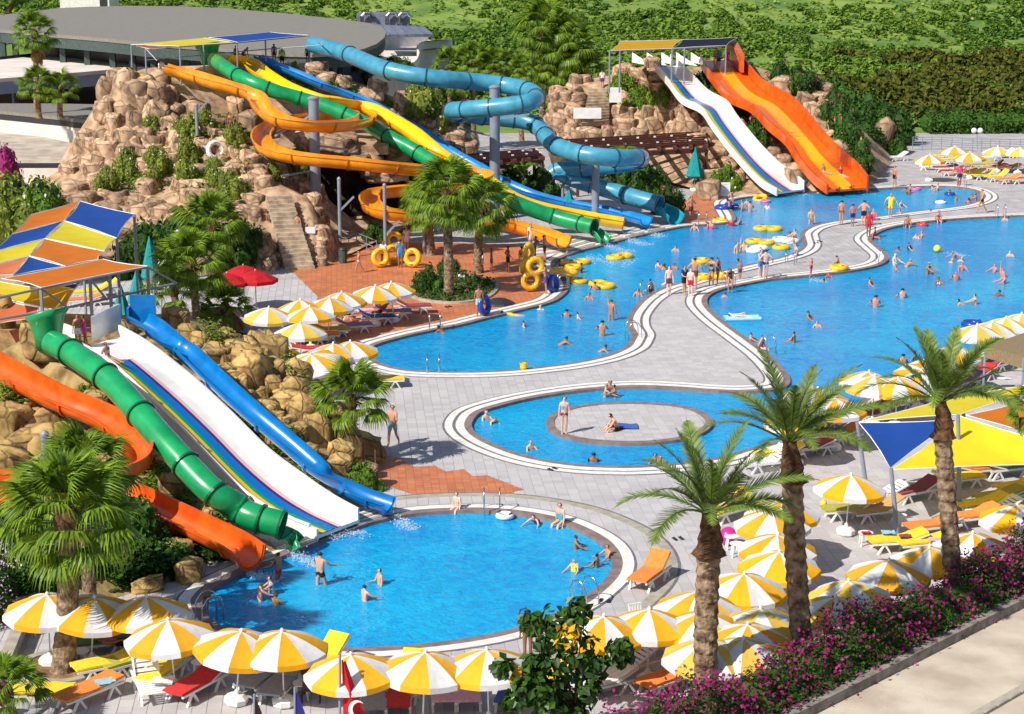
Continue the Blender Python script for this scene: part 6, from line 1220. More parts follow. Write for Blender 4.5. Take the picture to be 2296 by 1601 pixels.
LG = [(197, 1547, 52, 'o', 'flat orange lounger at the bottom left beside the soil bed', .1), (334, 1530, 110, 'W', 'empty white slatted lounger with raised back at the bottom left', .9), (243, 1487, 30, 'y', 'yellow lounger under the drooping palm fronds, left of the leaf-patterned towel', .3), (300, 1478, 40, 'n', 'lounger with a yellow-brown leaf-patterned towel', .4), (440, 1532, 60, 'r', 'red lounger right of the parasol pole at the bottom left', .3), (366, 1500, 70, 'y', 'bright yellow lounger beside the white slatted one', .1), (212, 1440, 20, 'g', 'dark green lounger behind the large front palm', .1), (240, 1420, 20, 'g', 'upper dark green lounger behind the large front palm', .1),
      (392, 1455, 90, 'W', 'white lounger end showing under the parasol left of the ladder', .1), (585, 1515, 70, 's', 'grey-backed lounger with raised back seen from behind, left of the white base', .9), (632, 1532, 75, 's', 'lounger with low grey back beside the dark pushchair', .7), (840, 1562, 92, 's', 'white-backed lounger just right of the red flag', .8), (893, 1556, 92, 'r', 'lounger with a colourful striped towel right of the red flag', .2), (918, 1528, 80, 'y', 'lounger with a yellow backrest towel in the front row', .8), (995, 1545, 95, 'p', 'lounger with a pink towel, left one of a pair', .7), (1045, 1545, 95, 'p', 'lounger with a pink towel, right one of a pair', .7), (1150, 1548, 80, 'b', 'white lounger with a dark blue towel left of the broadleaf tree', .8), (722, 1480, 60, 'y', 'yellow lounger peeping behind the front parasols at the pool rim', .6),
      (1456, 1286, 62, 'o', 'lone orange lounger with raised back beside the round front pool', .55), (1497, 1520, 40, 'o', 'flat orange lounger beside the hedge at the bottom', .15), (1400, 1490, 30, 'W', 'white lounger right of the broadleaf tree', .5), (1430, 1450, 60, 'r', 'lounger with an orange-red backrest under the parasols right of the tree', .9), (1350, 1530, 30, 'w', 'white low lounger below the broadleaf tree', .4), (1240, 1515, 40, 'y', 'yellow lounger half behind the broadleaf tree', .3),
      (1637, 1142, 40, 'y', 'yellow lounger with a reclining sunbather left of the middle palm', .8), (1905, 1142, 10, 'n', 'olive lounger under the lone parasol with the white base', .6), (1966, 1144, 20, 't', 'tan lounger under the lone parasol, right one', .5), (2050, 1100, 30, 'd', 'lounger with dark red and striped towels under the blue sail', .4), (1975, 1108, 20, 'W', 'white lounger behind the lone parasol', .4), (2012, 1212, 10, 'y', 'yellow lounger with bags beside the white stool', .3), (2090, 1178, 20, 'o', 'orange lounger with its back to the right date palm', .3), (2075, 1215, 15, 'y', 'yellow lounger with a patterned towel left of the right date palm', .2), (2178, 1158, 20, 'o', 'orange lounger right of the right date palm trunk', .4), (2200, 1130, 20, 'y', 'yellow lounger with an orange towel under the sail shade', .3), (2240, 1112, 25, 'n', 'olive-yellow lounger in the sail shade at the right', .2), (2285, 1090, 25, 'y', 'yellow lounger highest at the right edge in shade', .5), (2150, 1072, 200, 'y', 'yellow lounger in the shadow behind the steel mast', .3), (2190, 1052, 200, 'o', 'orange lounger under the bright yellow sail', .3), (2260, 1048, 200, 'g', 'green-cushioned lounger under the bright yellow sail', .3), (2230, 1145, 20, 'W', 'white lounger beside the parasol at the right edge', .5),
      (1815, 1002, 25, 'd', 'lounger with a wine red towel left of the blue sail', .3), (1880, 975, 25, 'o', 'lounger with a tan-orange towel behind the steel mast', .4), (1845, 985, 30, 'v', 'lounger with a purple bag behind the middle palm crown', .4), (1720, 1035, 20, 'W', 'empty white lounger at the pool rim left of the middle palm', .9), (1745, 1018, 20, 'y', 'lounger with a yellow towel edge beside the pool rim', .4), (1950, 928, 30, 'd', 'shaded lounger in front of the pale parasols', .4), (2000, 905, 35, 'o', 'lounger with an orange and blue towel beyond the yellow sail', .4), (2060, 888, 35, 'b', 'lounger with a blue towel left of the right palm crown', .4), (2190, 838, 35, 'r', 'lounger with a red and white towel right of the right palm crown', .3), (2160, 855, 35, 'v', 'purple-towelled lounger beside the right palm crown', .4), (2245, 812, 35, 'W', 'white lounger under the brown awning', .6), (2215, 820, 35, 'd', 'dark lounger in the shade of the brown awning', .5),
      (925, 688, 190, 'd', 'dark red lounger rightmost on the terracotta paving', .5), (880, 700, 190, 'v', 'lounger with a maroon towel beside the white stool on terracotta', .5), (843, 712, 195, 'b', 'lounger with a blue and orange towel on terracotta', .5), (800, 700, 200, 'p', 'lounger with a pink striped towel on terracotta', .6), (790, 730, 195, 'v', 'lounger with a white towel hanging off its end on terracotta', .5), (740, 740, 195, 'n', 'olive lounger in the middle of the terracotta group', .4), (715, 752, 195, 'o', 'orange-edged lounger under the terracotta group parasols', .4), (690, 760, 190, 'y', 'yellow towelled lounger under the pale standing-apart parasol', .2), (700, 783, 190, 'r', 'lounger with a red striped towel before the yellow one', .2), (655, 785, 150, 'W', 'white lounger tangled with chairs at the mound rim', .5), (690, 808, 160, 'y', 'yellow lounger near the tilted parasol', .4), (715, 828, 160, 'W', 'empty white lounger at the edge of the mound rocks', .3), (856, 852, 190, 'y', 'yellow lounger showing right of the single fan palm', .3),
      (204, 655, 20, 'y', 'yellow lounger under the patchwork sail, left one', .5), (228, 650, 20, 'y', 'yellow lounger under the patchwork sail, right one', .7), (190, 672, 20, 'o', 'orange lounger under the patchwork sail', .3),
      (2012, 352, 25, 'W', 'lone white lounger left of the far parasols', .5), (2088, 372, 170, 'y', 'far lime-yellow lounger leftmost in its row', .5), (2120, 376, 5, 'd', 'far lounger with a dark towel', .2), (2135, 384, 5, 'r', 'far lounger with a scarlet towel left of the man in red', .5), (2162, 385, 5, 'o', 'far orange lounger behind the man in red', .3), (2180, 390, 15, 'y', 'far yellow lounger just right of the man in red', .4), (2205, 393, 15, 'y', 'far yellow lounger in the front row, second right of the man in red', .4), (2236, 397, 15, 'y', 'far yellow lounger in the front row, third right of the man in red', .7), (2262, 402, 15, 'o', 'far orange lounger in the front row at the right', .5), (2290, 402, 15, 'o', 'far orange lounger cut by the right edge in the front row', .4),
      (2200, 370, 15, 'n', 'far olive lounger in the middle row, left', .4), (2232, 376, 15, 'o', 'far lounger of the seated sunbather in the middle row', .3), (2262, 376, 15, 'o', 'far orange lounger in the middle row, right', .3), (2290, 372, 15, 'o', 'far orange lounger in the middle row at the edge', .4), (2215, 352, 15, 'W', 'far white lounger in the back row, left', .4), (2250, 345, 15, 'w', 'far white cushioned lounger in the back row', .5), (2285, 344, 15, 'w', 'far white cushioned lounger at the right edge of the back row', .5), (2135, 358, 15, 'y', 'far yellow lounger under the leftmost parasols', .4), (2110, 350, 15, 'y', 'far small yellow lounger behind the leftmost parasols', .4), (2165, 365, 200, 'W', 'far white lounger under the middle parasols', .5), (1930, 380, 250, 'W', 'white lounger tipped up against the rocks', .1)]
random.seed(8)
for l in LG: lounger(l[0], l[1], l[2], l[3], l[4], l[5])
def mk_stool():
    t = thing('plastic_stool', '', 'stool'); part('top', MB().lathe([(.02, .42), (.24, .42), (.25, .445), (.02, .45)], 14), m_plastic, t)
    for a in (.8, 2.37, 3.94, 5.5): part('leg', MB().tube([(.17 * math.cos(a), .17 * math.sin(a), .43), (.23 * math.cos(a), .23 * math.sin(a), 0)], [.035, .025], 6), m_plastic, t)
    return t
for px, py, z, lb in ((70, 1405, 0, 'white stool beside the pale pink flowers'), (1640, 1213, 0, 'white stool in front of the pink ball'), (1652, 1230, 0, 'second white stool beside the pink ball'), (1940, 1205, 0, 'white stool with red things on it beside the yellow lounger'), (910, 685, 0, 'white stool at the right end of the terracotta group'), (820, 710, 0, 'white stool between the loungers on terracotta'), (678, 1548, 0, 'round stool beside the dark pushchair'), (1480, 1450, 0, 'shaded stool under the parasols by the left date palm'), (450, 1500, 0, 'stool behind the red lounger'), (182, 1475, 0, 'stool in the palm shade at the bottom left'), (1985, 1110, 0, 'white stool left of the steel mast'), (1696, 1030, 0, 'white stool in front of the empty lounger at the pool rim'), (1765, 1010, 0, 'white stool at the wine red lounger'), (2130, 365, 0, 'white stool among the far loungers'), (2160, 370, 0, 'second white stool among the far loungers')):
    spawn('stool', mk_stool, G(px, py + 18, 0), lb, 0, 'white plastic stools', 1.05)
def mk_chair():
    t = thing('plastic_chair', '', 'chair'); part('seat', MB().box((0, 0, .42), (.45, .42, .04)), m_plastic, t)
    for x in (-.2, .2):
        for y in (-.18, .18): part('leg', MB().bar((x, y, .42), (x * 1.1, y * 1.15, 0), .04), m_plastic, t)
        part('armrest', MB().bar((x, .2, .64), (x, -.2, .6), .04).bar((x, -.2, .6), (x, -.2, .42), .03), m_plastic, t)
    for k in range(5): part('back_slat', MB().bar((-.18 + .09 * k, .2, .44), (-.18 + .09 * k, .28, .85), .045), m_plastic, t)
    part('top_rail', MB().bar((-.22, .28, .86), (.22, .28, .86), .05), m_plastic, t); return t
for px, py, lb in ((1432, 1400, 'shaded plastic chair under the parasols right of the broadleaf tree'), (640, 755, 'plastic chair left of the pale standing-apart parasol'), (652, 775, 'second plastic chair at the mound rim')): spawn('chair', mk_chair, G(px, py + 22), lb, .4, 'white plastic chairs')
# ------------------------------------------------------------------ towels, bags, small things
def towel(px, py, z, w, d, c, label, rz=0):
    rg = random.Random(px); p = G(px, py, z); t = MB(); n = 5; V = [(w * (i / n - .5), d * (j / n - .5), .02 + .05 * rg.random()) for i in range(n + 1) for j in range(n + 1)]
    t.add(V, [(i * 6 + j, i * 6 + 6 + j, i * 6 + 7 + j, i * 6 + j + 1) for i in range(n) for j in range(n)]); k = len(V); t.add([(x, y, zz - .03) for x, y, zz in V], [(i * 6 + j + 1, i * 6 + 7 + j, i * 6 + 6 + j, i * 6 + j) for i in range(n) for j in range(n)])
    tag(part('towel', t, m_towel, color=C_[c], loc=p, rot=(0, 0, R(rz)), smooth=True), label, 'towel')
towel(236, 1530, .48, .5, .4, 'c', 'pale blue towel on the head of the flat orange lounger', 30); towel(365, 1527, .5, .6, .5, 'w', 'white towel spilling over the slatted lounger'); towel(1992, 1196, .5, .45, .4, 'c', 'light blue towel on the yellow lounger by the white stool'); towel(2030, 1204, .5, .4, .35, 'd', 'dark red bag-like cloth on the yellow lounger')
towel(1942, 1196, .5, .3, .3, 'r', 'red cloth on the white stool'); towel(1530, 1498, .5, .5, .3, 'b', 'blue patterned towel on the orange lounger by the hedge'); towel(2100, 1212, .48, .5, .4, 'p', 'pinkish patterned towel beside the right date palm'); towel(1395, 957, .02, 1.3, .8, 'b', 'blue towel under the man sitting on the island')
towel(772, 745, .45, .4, .5, 'w', 'white towel hanging at a lounger end on terracotta'); towel(868, 708, .5, .6, .4, 'b', 'blue towel on a terracotta group lounger'); towel(1580, 1560, .1, .4, .4, 'w', 'white cloth on the ground at the hedge end'); towel(1310, 1530, .3, .4, .3, 'w', 'white cloth hanging below the broadleaf tree'); towel(2250, 850, .4, .6, .4, 'w', 'white and red towel on a lounger beyond the yellow sail')
towel(20, 1548, .05, 1.2, .7, 'y', 'yellow airbed lying behind the orange lounger at the bottom left', 10); towel(110, 1545, .1, 1.3, .8, 'y', 'yellow mat between the soil bed and the flat orange lounger', 0)
def ball(px, py, z, r, c, label): tag(part('ball', MB().ball((0, 0, r), r, 14), m_pla, color=c, loc=G(px, py, z), smooth=True), label, 'ball')
ball(1632, 1222, 0, .32, (.8, .02, .25, 1), 'large pink ball beside the white stools'); ball(2101, 566, -.12, .24, (.9, .75, .05, 1), 'yellow ball floating in the big pool'); ball(1173, 826, .02, .12, (.85, .6, .02, 1), 'small yellow ball on the pool rim'); ball(1846, 1136, .3, .13, (.9, .7, .02, 1), 'yellow ball hanging beside the olive lounger')
t = thing('yellow_bucket', 'small yellow ribbed bucket on the lower rim of the left pool', 'bucket', G(1174, 829)); part('body', MB().lathe([(.13, 0), (.17, .15), (.15, .17), (.19, .34), (.17, .34), (.12, .05)], 12), mat('bucket_yellow', S(240, 200, 20), rough=.4), t); part('handle', MB().tube([(-.18, 0, .33), (0, 0, .42), (.18, 0, .33)], .015, 5), m_dark, t)
t = thing('pushchair', 'dark brown pushchair between the front parasols', 'pushchair', G(700, 1565)); m_push = mat('push_fabric', S(70, 44, 40), rough=.8)
part('hood', MB().ball((0, 0, .85), .32, 12, (1, 1.1, 1)), m_push, t, smooth=True); part('seat', MB().box((0, -.1, .5), (.42, .6, .3)), m_push, t); part('handle', MB().tube([(-.22, .3, .9), (-.25, .55, 1.1), (.25, .55, 1.1), (.22, .3, .9)], .02, 6), m_dark, t)
for x in (-.25, .25):
    for y in (-.35, .35): part('wheel', MB().tube([(x - .02, y, .12), (x + .02, y, .12)], .12, 12), m_dark, t); part('strut', MB().bar((x, y, .12), (x * .8, 0, .5), .03), m_dark, t)
def sandals(px, py, label, c=(.02, .02, .04, 1)):
    t = thing('sandals', label, 'sandals', G(px, py, .035), random.uniform(0, 3))
    for s in (-1, 1): part('sole', MB().box((s * .12, 0, .015), (.1, .27, .03)), m_pla, t, color=c); part('strap', MB().tube([(s * .12 - .05, .04, .02), (s * .12, .06, .07), (s * .12 + .05, .04, .02)], .012, 4), m_pla, t, color=c)
for px, py, lb in ((1239, 1052, 'dark sandals on the rim of the round island pool'), (1356, 1347, 'black sandals on the rim of the round front pool'), (1520, 1208, 'dark sandals alone on the grey paving'), (1838, 541, 'dark sandals on the peninsula paving'), (1830, 545, 'second pair of sandals on the peninsula paving'), (1005, 688, 'pale sandals on the terracotta rim')): sandals(px, py, lb)
# ladders
def mk_ladder():
    t = thing('pool_ladder', '', 'pool ladder')
    for s in (-.28, .28): part('rail', MB().tube([(s, .55, 0), (s, .52, .55), (s, .35, .8), (s, .15, .86), (s, -.05, .78), (s, -.14, .5), (s, -.15, -.9)], .024, 8), m_chrome, t, smooth=True)
    for k in range(3): part('tread', MB().box((0, -.15, -.2 - .25 * k), (.54, .1, .03)), m_chrome, t)
    return t
for px, py, rz, lb in ((972, 832, 180, 'pool ladder on the lower rim of the left pool'), (975, 738, 0, 'pool ladder on the terracotta rim of the left pool'), (1412, 758, -75, 'pool ladder at the right curve of the left pool'), (1447, 665, -40, 'pool ladder beside the standing boys'), (1268, 648, 100, 'pool ladder at the tube carriers corner'), (1636, 645, 10, 'ladder being used by the bather in black'), (1713, 790, 215, 'ladder by the seated girl in the big pool'), (1985, 590, 100, 'ladder at the tip of the peninsula'), (2245, 486, 0, 'ladder at the top of the big pool'), (1103, 1148, 0, 'ladder on the top rim of the round front pool'), (1300, 1352, 225, 'ladder at the lower right of the round front pool'), (484, 1388, 120, 'ladder at the left of the round front pool'), (1575, 503, 0, 'ladder at the terracotta corner of the upper pool'), (1775, 590, 160, 'ladder beside the group with rings'), (2158, 422, 0, 'ladder below the man in red')):
    spawn('ladder', mk_ladder, G(px, py), lb, R(rz), 'chrome pool ladders')
# flags and poles at the bottom edge
t = thing('flag', 'red flag with a white emblem edge hanging from a pole at the bottom', 'flag', G(762, 1680)); b = G(762, 1680)
pp = P(762, 1465, b.y) - b; part('pole', MB().tube([(0, 0, 0), pp], .035, 8), m_steel, t); mb = MB(); V = []; nx, nz_ = 7, 10
for i in range(nx):
    for j in range(nz_): u, v = i / (nx - 1), j / (nz_ - 1); V.append((pp.x + .05 + u * (.08 + .75 * v), -.05 + .10 * math.sin(u * 7 + v * 2), pp.z - .18 - 2.3 * v * (1 + .05 * u)))
part('cloth', mb.add(V, [(i * nz_ + j, (i + 1) * nz_ + j, (i + 1) * nz_ + j + 1, i * nz_ + j + 1) for i in range(nx - 1) for j in range(nz_ - 1)]), mat('flag_red', S(206, 16, 26), rough=.7, trans=.2), t, smooth=True)
mb = MB(); c0 = Vector((pp.x + .42, -.19, pp.z - 1.45)); ring_ = [c0 + Vector((.22 * math.cos(a), 0, .26 * math.sin(a))) for a in np.linspace(.8, 5.4, 14)]; rin = [c0 + Vector((.06 + .17 * math.cos(a), 0, .20 * math.sin(a))) for a in np.linspace(.9, 5.3, 14)]
part('crescent', mb.add(ring_ + rin, [(i, i + 1, 15 + i, 14 + i) for i in range(13)]), m_plastic, t)
for px, py, c, lb in ((570, 1556, S(40, 14, 14), 'dark flag top on a thin pole at the bottom edge'), (661, 1540, S(40, 36, 130), 'blue-violet flag on a thin pole at the bottom edge')):
    b = G(px, 1700); q = P(px, py, b.y) - b; t = thing('flag', lb, 'flag', b); part('pole', MB().tube([(0, 0, 0), q], .03, 6), m_steel, t)
    part('cloth', MB().add([(q.x, 0, q.z - .1), (q.x + .12, -.05, q.z - .3), (q.x + .5, .04, q.z - 1.6), (q.x, 0, q.z - 1.7), (q.x, .02, q.z - .1), (q.x + .12, -.03, q.z - .3), (q.x + .5, .06, q.z - 1.6), (q.x, .02, q.z - 1.7)], [(0, 3, 2, 1), (4, 5, 6, 7), (0, 1, 5, 4), (1, 2, 6, 5)]), mat('flag_%d' % px, c, rough=.8), t)
# soil bed round the front palm and central planter
def bedring(pts, label, h=.12):
    L = smooth_loop(pts, 4); t = thing('planter_bed', label, 'planter', (L[0].x, L[0].y, 0)); k = part('kerb', ribbon(L, -.02, .22, h, h), m_beige, t, world=True); o = part('soil', fill([L], h * .7, 'soil'), m_soil, t, world=True); return L, t
bedring([(62, 1500), (80, 1480), (135, 1472), (190, 1482), (208, 1500), (190, 1520), (135, 1532), (82, 1522)], 'round soil bed at the foot of the large front palm')
Lc, tc_ = bedring([(918, 652), (960, 628), (1010, 618), (1060, 622), (1110, 640), (1090, 668), (1030, 680), (960, 676), (925, 664)], 'kerbed planting bed under the central palms')
rg = np.random.default_rng(6); n = 5000; X, Y = rg.uniform(-6, 0, n), rg.uniform(98, 112, n); k = inpoly_np(X, Y, [(p.x, p.y) for p in Lc]); part('ground_cover', npmesh('cover', *leaves(np.stack([X[k], Y[k], rg.uniform(.1, .35, k.sum())], 1), .12, rg)), m_leafd, tc_, world=True, kind='stuff')
t = thing('shade_pile', 'low dark covered heap beside the central planting bed', 'cover', G(1120, 682)); part('cover', MB().lathe([(.9, 0), (.8, .12), (.4, .3), (.05, .36)], 10), m_dark, t)
t = thing('railing', 'grey metal railing on the path behind the tube carriers', 'railing', G(800, 560)); rp = gl([(765, 548), (800, 553), (845, 572)])
for z_ in (.45, .9): part('rail', MB().tube([p + Vector((0, 0, z_)) for p in rp], .025, 5), m_steel, t, world=True)
for p in rp + [rp[0].lerp(rp[1], .5), rp[1].lerp(rp[2], .5)]: part('post', MB().tube([p, p + Vector((0, 0, .92))], .03, 5), m_steel, t, world=True)
t = thing('bollard_post', 'thin steel barrier post near the walking man', 'post', G(841, 1062)); part('rod', MB().tube([(0, 0, 0), (0, 0, .95)], .025, 8), m_chrome, t); part('foot', MB().lathe([(.14, 0), (.14, .03), (.03, .05)], 12), m_chrome, t)
t = thing('litter_bin', 'dark green litter bin beside the tube carriers railing', 'bin', G(769, 590)); part('body', MB().lathe([(.24, 0), (.27, .8), (.2, .85)], 12), m_roofg, t); part('lid', MB().lathe([(.29, .85), (.25, .95), (.05, .99)], 12), m_dark, t)
t = thing('white_crate', 'white cylindrical bin beside the steel mast', 'bin', G(2022, 1178)); part('body', MB().lathe([(.15, 0), (.17, .38), (.14, .38), (.13, .1)], 12), m_plastic, t); part('rim', MB().torus((0, 0, .38), .16, .015, 14, 5), m_plastic, t)
# ------------------------------------------------------------------ people
def body(tor=0, th=((4, 0), (-4, 0)), kn=(4, 4), ar=((0, 10), (0, 10)), el=(14, 14), root=None, lie=False, head=0):
    """joints by forward kinematics; faces -Y. th/ar = (forward, sideways) degrees for (left x<0, right x>0)"""
    V, E, Rr, seg = [], [], [], []
    def j(p, r, par=None, tagn=None):
        V.append(Vector(p)); Rr.append(r)
        if par is not None: E.append((par, len(V) - 1)); seg.append((tagn, par, len(V) - 1))
        return len(V) - 1
    t = R(tor); U = Vector((0, -math.sin(t), math.cos(t))); Fw = Vector((0, -math.cos(t), -math.sin(t)))
    pel = j((0, 0, .93), (.145, .105)); ab = j(V[pel] + U * .16, (.125, .09), pel, 'abdomen'); chest = j(V[pel] + U * .36, (.155, .105), ab, 'chest'); nk = j(V[pel] + U * .52, (.058, .058), chest, 'neck')
    h = R(head); HU = U * math.cos(h) + Fw * math.sin(h)
    hd = j(V[nk] + HU * .10 + Fw * .01, (.075, .08), nk, 'head'); ht = j(V[hd] + HU * .11, (.075, .085), hd, 'head')
    hands = []
    for i, s in enumerate((-1, 1)):
        sh = j(V[pel] + U * .445 + Vector((s * .165, 0, 0)), (.06, .06), chest, 'shoulder')
        a, b = R(ar[i][0]) , R(ar[i][1]); D = lambda a, b: (Fw * math.sin(a) * math.cos(b) - U * math.cos(a) * math.cos(b) + Vector((s * math.sin(b), 0, 0)))
        e = j(V[sh] + D(a, b) * .29, (.042, .042), sh, 'upper_arm'); a2 = a + R(el[i]); w = j(V[e] + D(a2, b * .4) * .25, (.028, .028), e, 'forearm'); hn = j(V[w] + D(a2, b * .3) * .07, (.035, .02), w, 'hand'); hands.append((V[hn].copy(), (V[hn] - V[w]).normalized(), s))
        hp = j(V[pel] + Vector((s * .09, 0, -.03)), (.085, .09), pel, 'hip'); a, b = R(th[i][0]), R(th[i][1]); D2 = lambda a, b: Vector((s * math.sin(b) * math.cos(a * .0), -math.sin(a) * math.cos(b), -math.cos(a) * math.cos(b)))
        k = j(V[hp] + D2(a, b) * .43, (.058, .06), hp, 'thigh'); a3 = a - R(kn[i]); c = j(V[k] + D2(a3, b * .3) * .2 + Vector((0, .01, 0)), (.052, .055), k, 'calf'); an = j(V[k] + D2(a3, b * .3) * .42, (.034, .036), c, 'calf')
        fd = D2(a3 + R(82), 0); j(V[an] + fd * .14 + D2(a3, 0) * .045, (.04, .025), an, 'foot')
    me = bpy.data.meshes.new('body'); me.from_pydata(V, E, []); ob = bpy.data.objects.new('body', me); COL.objects.link(ob)
    md = ob.modifiers.new('skin', 'SKIN'); md.use_smooth_shade = True
    for i, sv in enumerate(me.skin_vertices[0].data): sv.radius = Rr[i]; sv.use_root = (i == 0)
    ob.modifiers.new('sub', 'SUBSURF').levels = 1
    dg = bpy.context.evaluated_depsgraph_get(); dg.update(); out = bpy.data.meshes.new_from_object(ob.evaluated_get(dg)); bpy.data.objects.remove(ob)
    bm = bmesh.new(); bm.from_mesh(out)
    extra = MB()
    for c, d, s in hands:
        side = d.cross(Vector((0, 1, 0))).normalized(); 
        for q in range(4):
            o = side * (.011 * (q - 1.5)); ln = (.07, .08, .075, .06)[q]; extra.tube([c + o + d * .01, c + o * 1.25 + d * (.02 + ln * .6), c + o * 1.2 + d * (.02 + ln) + Vector((0, -.012, 0))], [.009, .008, .006], 5)
        extra.tube([c - d * .02, c - d * .005 + Vector((-s * .03, -.01, 0)), c + d * .025 + Vector((-s * .036, -.018, 0))], [.01, .009, .007], 5)
    hc = (V[hd] + V[ht]) / 2
    extra.tube([hc + Fw * .075 + HU * .01, hc + Fw * .105 - HU * .02, hc + Fw * .08 - HU * .03], [.008, .014, .008], 5)
    for s in (-1, 1): extra.ball(hc + Vector((s * .079, .005, 0)) - HU * .01, .02, 6, (.4, 1, 1.4))
    tmp = extra.mesh('x'); bm.from_mesh(tmp); bm.to_mesh(out); bm.free(); out.polygons.foreach_set('use_smooth', [True] * len(out.polygons)); out.materials.clear(); out.materials.append(m_skin)
    info = dict(V=V, seg=seg, U=U, Fw=Fw, HU=HU, hc=hc, hd=hd, ht=ht, mesh=out); return info
def shell(info, kind):
    """cloth grown from the body faces that belong to given bones"""
    me = info['mesh']; V = info['V']; keep = []
    for p in me.polygons:
        c = p.center; best = None
        for tn, a, b in info['seg']:
            q, u = intersect_point_line(c, V[a], V[b]); u = min(max(u, 0), 1); d = (c - V[a].lerp(V[b], u)).length
            if best is None or d < best[0]: best = (d, tn, u)
        _, tn, u = best
        if kind == 'trunks': ok = tn == 'hip' or (tn == 'thigh' and u < .62) or (tn == 'abdomen' and u < .45)
        elif kind == 'briefs': ok = (tn == 'hip') or (tn == 'thigh' and u < .12) or (tn == 'abdomen' and u < .2)
        elif kind == 'top': ok = (tn == 'chest' and u > .5) or (tn == 'shoulder' and u < .3)
        elif kind == 'shirt': ok = tn in ('chest', 'abdomen', 'shoulder') or (tn == 'upper_arm' and u < .55)
        elif kind == 'suit': ok = tn in ('abdomen', 'hip') or (tn == 'chest') or (tn == 'thigh' and u < .1)
        elif kind == 'vest': ok = tn in ('chest', 'shoulder') or (tn == 'abdomen' and u > .3)
        elif kind == 'hair': f = (c - info['hc']); ok = tn in ('head',) and (f.dot(info['Fw']) < .018 or f.dot(info['HU']) > .062) and f.dot(info['HU']) > -.07
        elif kind == 'cap': f = (c - info['hc']); ok = tn == 'head' and f.dot(info['HU']) > .03
        if ok: keep.append(p)
    off = {'trunks': .018, 'shirt': .016, 'vest': .03, 'hair': .018, 'cap': .022}.get(kind, .008); idx = {}; nv = []; fs = []
    for p in keep:
        f = []
        for i in p.vertices:
            if i not in idx: idx[i] = len(nv); v = me.vertices[i]; nv.append(v.co + v.normal * off)
            f.append(idx[i])
        fs.append(tuple(f))
    n = bpy.data.meshes.new(kind); n.from_pydata(nv, [], fs); n.update(); n.polygons.foreach_set('use_smooth', [True] * len(fs)); n.materials.append(m_hair if kind == 'hair' else m_cloth); return n
POSES = dict(
    stand=dict(), walk=dict(th=((22, 0), (-16, 0)), kn=(8, 22), ar=((-18, 8), (20, 8)), el=(10, 25)), akimbo=dict(ar=((-18, 42), (-18, 42)), el=(62, 62)), talk=dict(th=((8, 3), (-6, 4)), ar=((20, 10), (4, 12)), el=(70, 20)),
    armup=dict(ar=((0, 18), (168, 10)), el=(20, 12)), hold=dict(ar=((60, 14), (70, 10)), el=(20, 15), tor=6), bend=dict(tor=48, th=((30, 0), (22, 4)), kn=(34, 30), ar=((60, 5), (50, 5)), el=(12, 12)),
    sitedge=dict(tor=8, th=((84, 6), (84, 6)), kn=(80, 72), ar=((-12, 14), (16, 10)), el=(12, 18)), sitground=dict(tor=26, th=((122, 10), (104, 14)), kn=(112, 70), ar=((50, 6), (60, 8)), el=(24, 24), head=18), slidesit=dict(tor=-14, th=((84, 6), (80, 8)), kn=(12, 6), ar=((-30, 16), (-30, 16)), el=(10, 10)),
    lounge=dict(tor=-48, th=((84, 4), (98, 4)), kn=(6, 52), ar=((12, 14), (30, 20)), el=(30, 60)), lie=dict(tor=-82, th=((92, 5), (90, 6)), kn=(3, 3), ar=((10, 14), (10, 14)), el=(16, 16)), prone=dict(tor=86, th=((-84, 6), (-82, 8)), kn=(4, 8), ar=((140, 14), (150, 14)), el=(12, 12), head=-45),
    float=dict(ar=((46, 22), (38, 26)), el=(30, 34), th=((18, 4), (2, 6)), kn=(20, 16)), swim=dict(tor=58, th=((-44, 6), (-30, 8)), kn=(8, 22), ar=((110, 30), (95, 34)), el=(20, 30), head=-50), tube=dict(tor=-30, th=((70, 12), (64, 14)), kn=(26, 22), ar=((10, 40), (10, 40)), el=(34, 34)))
PC, SH = {}, {}
def pose(k):
    if k not in PC: PC[k] = body(**POSES[k])
    return PC[k]
def cloth(k, kind):
    if (k, kind) not in SH: SH[(k, kind)] = shell(pose(k), kind)
    return SH[(k, kind)]
SKIN = dict(f=(.72, .40, .27, 1), t=(.50, .23, .12, 1), d=(.30, .125, .06, 1), r=(.68, .26, .18, 1), p=(.80, .52, .38, 1))
HAIR = dict(k=(.015, .011, .01, 1), b=(.07, .035, .02, 1), l=(.35, .22, .10, 1), g=(.30, .28, .26, 1))
KC = dict(C_, K=(.01, .01, .015, 1), N=(.015, .025, .12, 1), W=(.85, .85, .85, 1), B=(.03, .25, .60, 1), P=(.75, .05, .25, 1), R=(.65, .02, .03, 1), Y=(.90, .72, .02, 1), G=(.40, .62, .50, 1), L=(.55, .75, .10, 1), V=(.12, .05, .20, 1), M=(.18, .05, .04, 1), T=(.03, .45, .60, 1), O=(.9, .3, .05, 1))
def person(loc, ps, ang, h, sk, hr, wear, label, group=None, rx=0):
    """ang: way the person faces on the ground, degrees (0 = right, 90 = away, -90 = towards the camera)"""
    t = thing('person', label, 'person', loc, R(ang + 90), group, h / 1.75); inf = pose(ps)
    u_ = random.uniform(.72, 1.12); part('body', inf['mesh'], None, t, color=tuple(min(v * u_ * q, 1) for v, q in zip(SKIN[sk][:3], (1, random.uniform(.94, 1.1), random.uniform(.9, 1.2)))) + (1,))
    if hr: part('hair', cloth(ps, 'hair'), None, t, color=HAIR[hr])
    for kd, c in wear: part({'top': 'bikini_top', 'briefs': 'swim_briefs', 'trunks': 'swim_trunks', 'suit': 'swimsuit'}.get(kd, kd), cloth(ps, kd), None, t, color=KC[c])
    return t
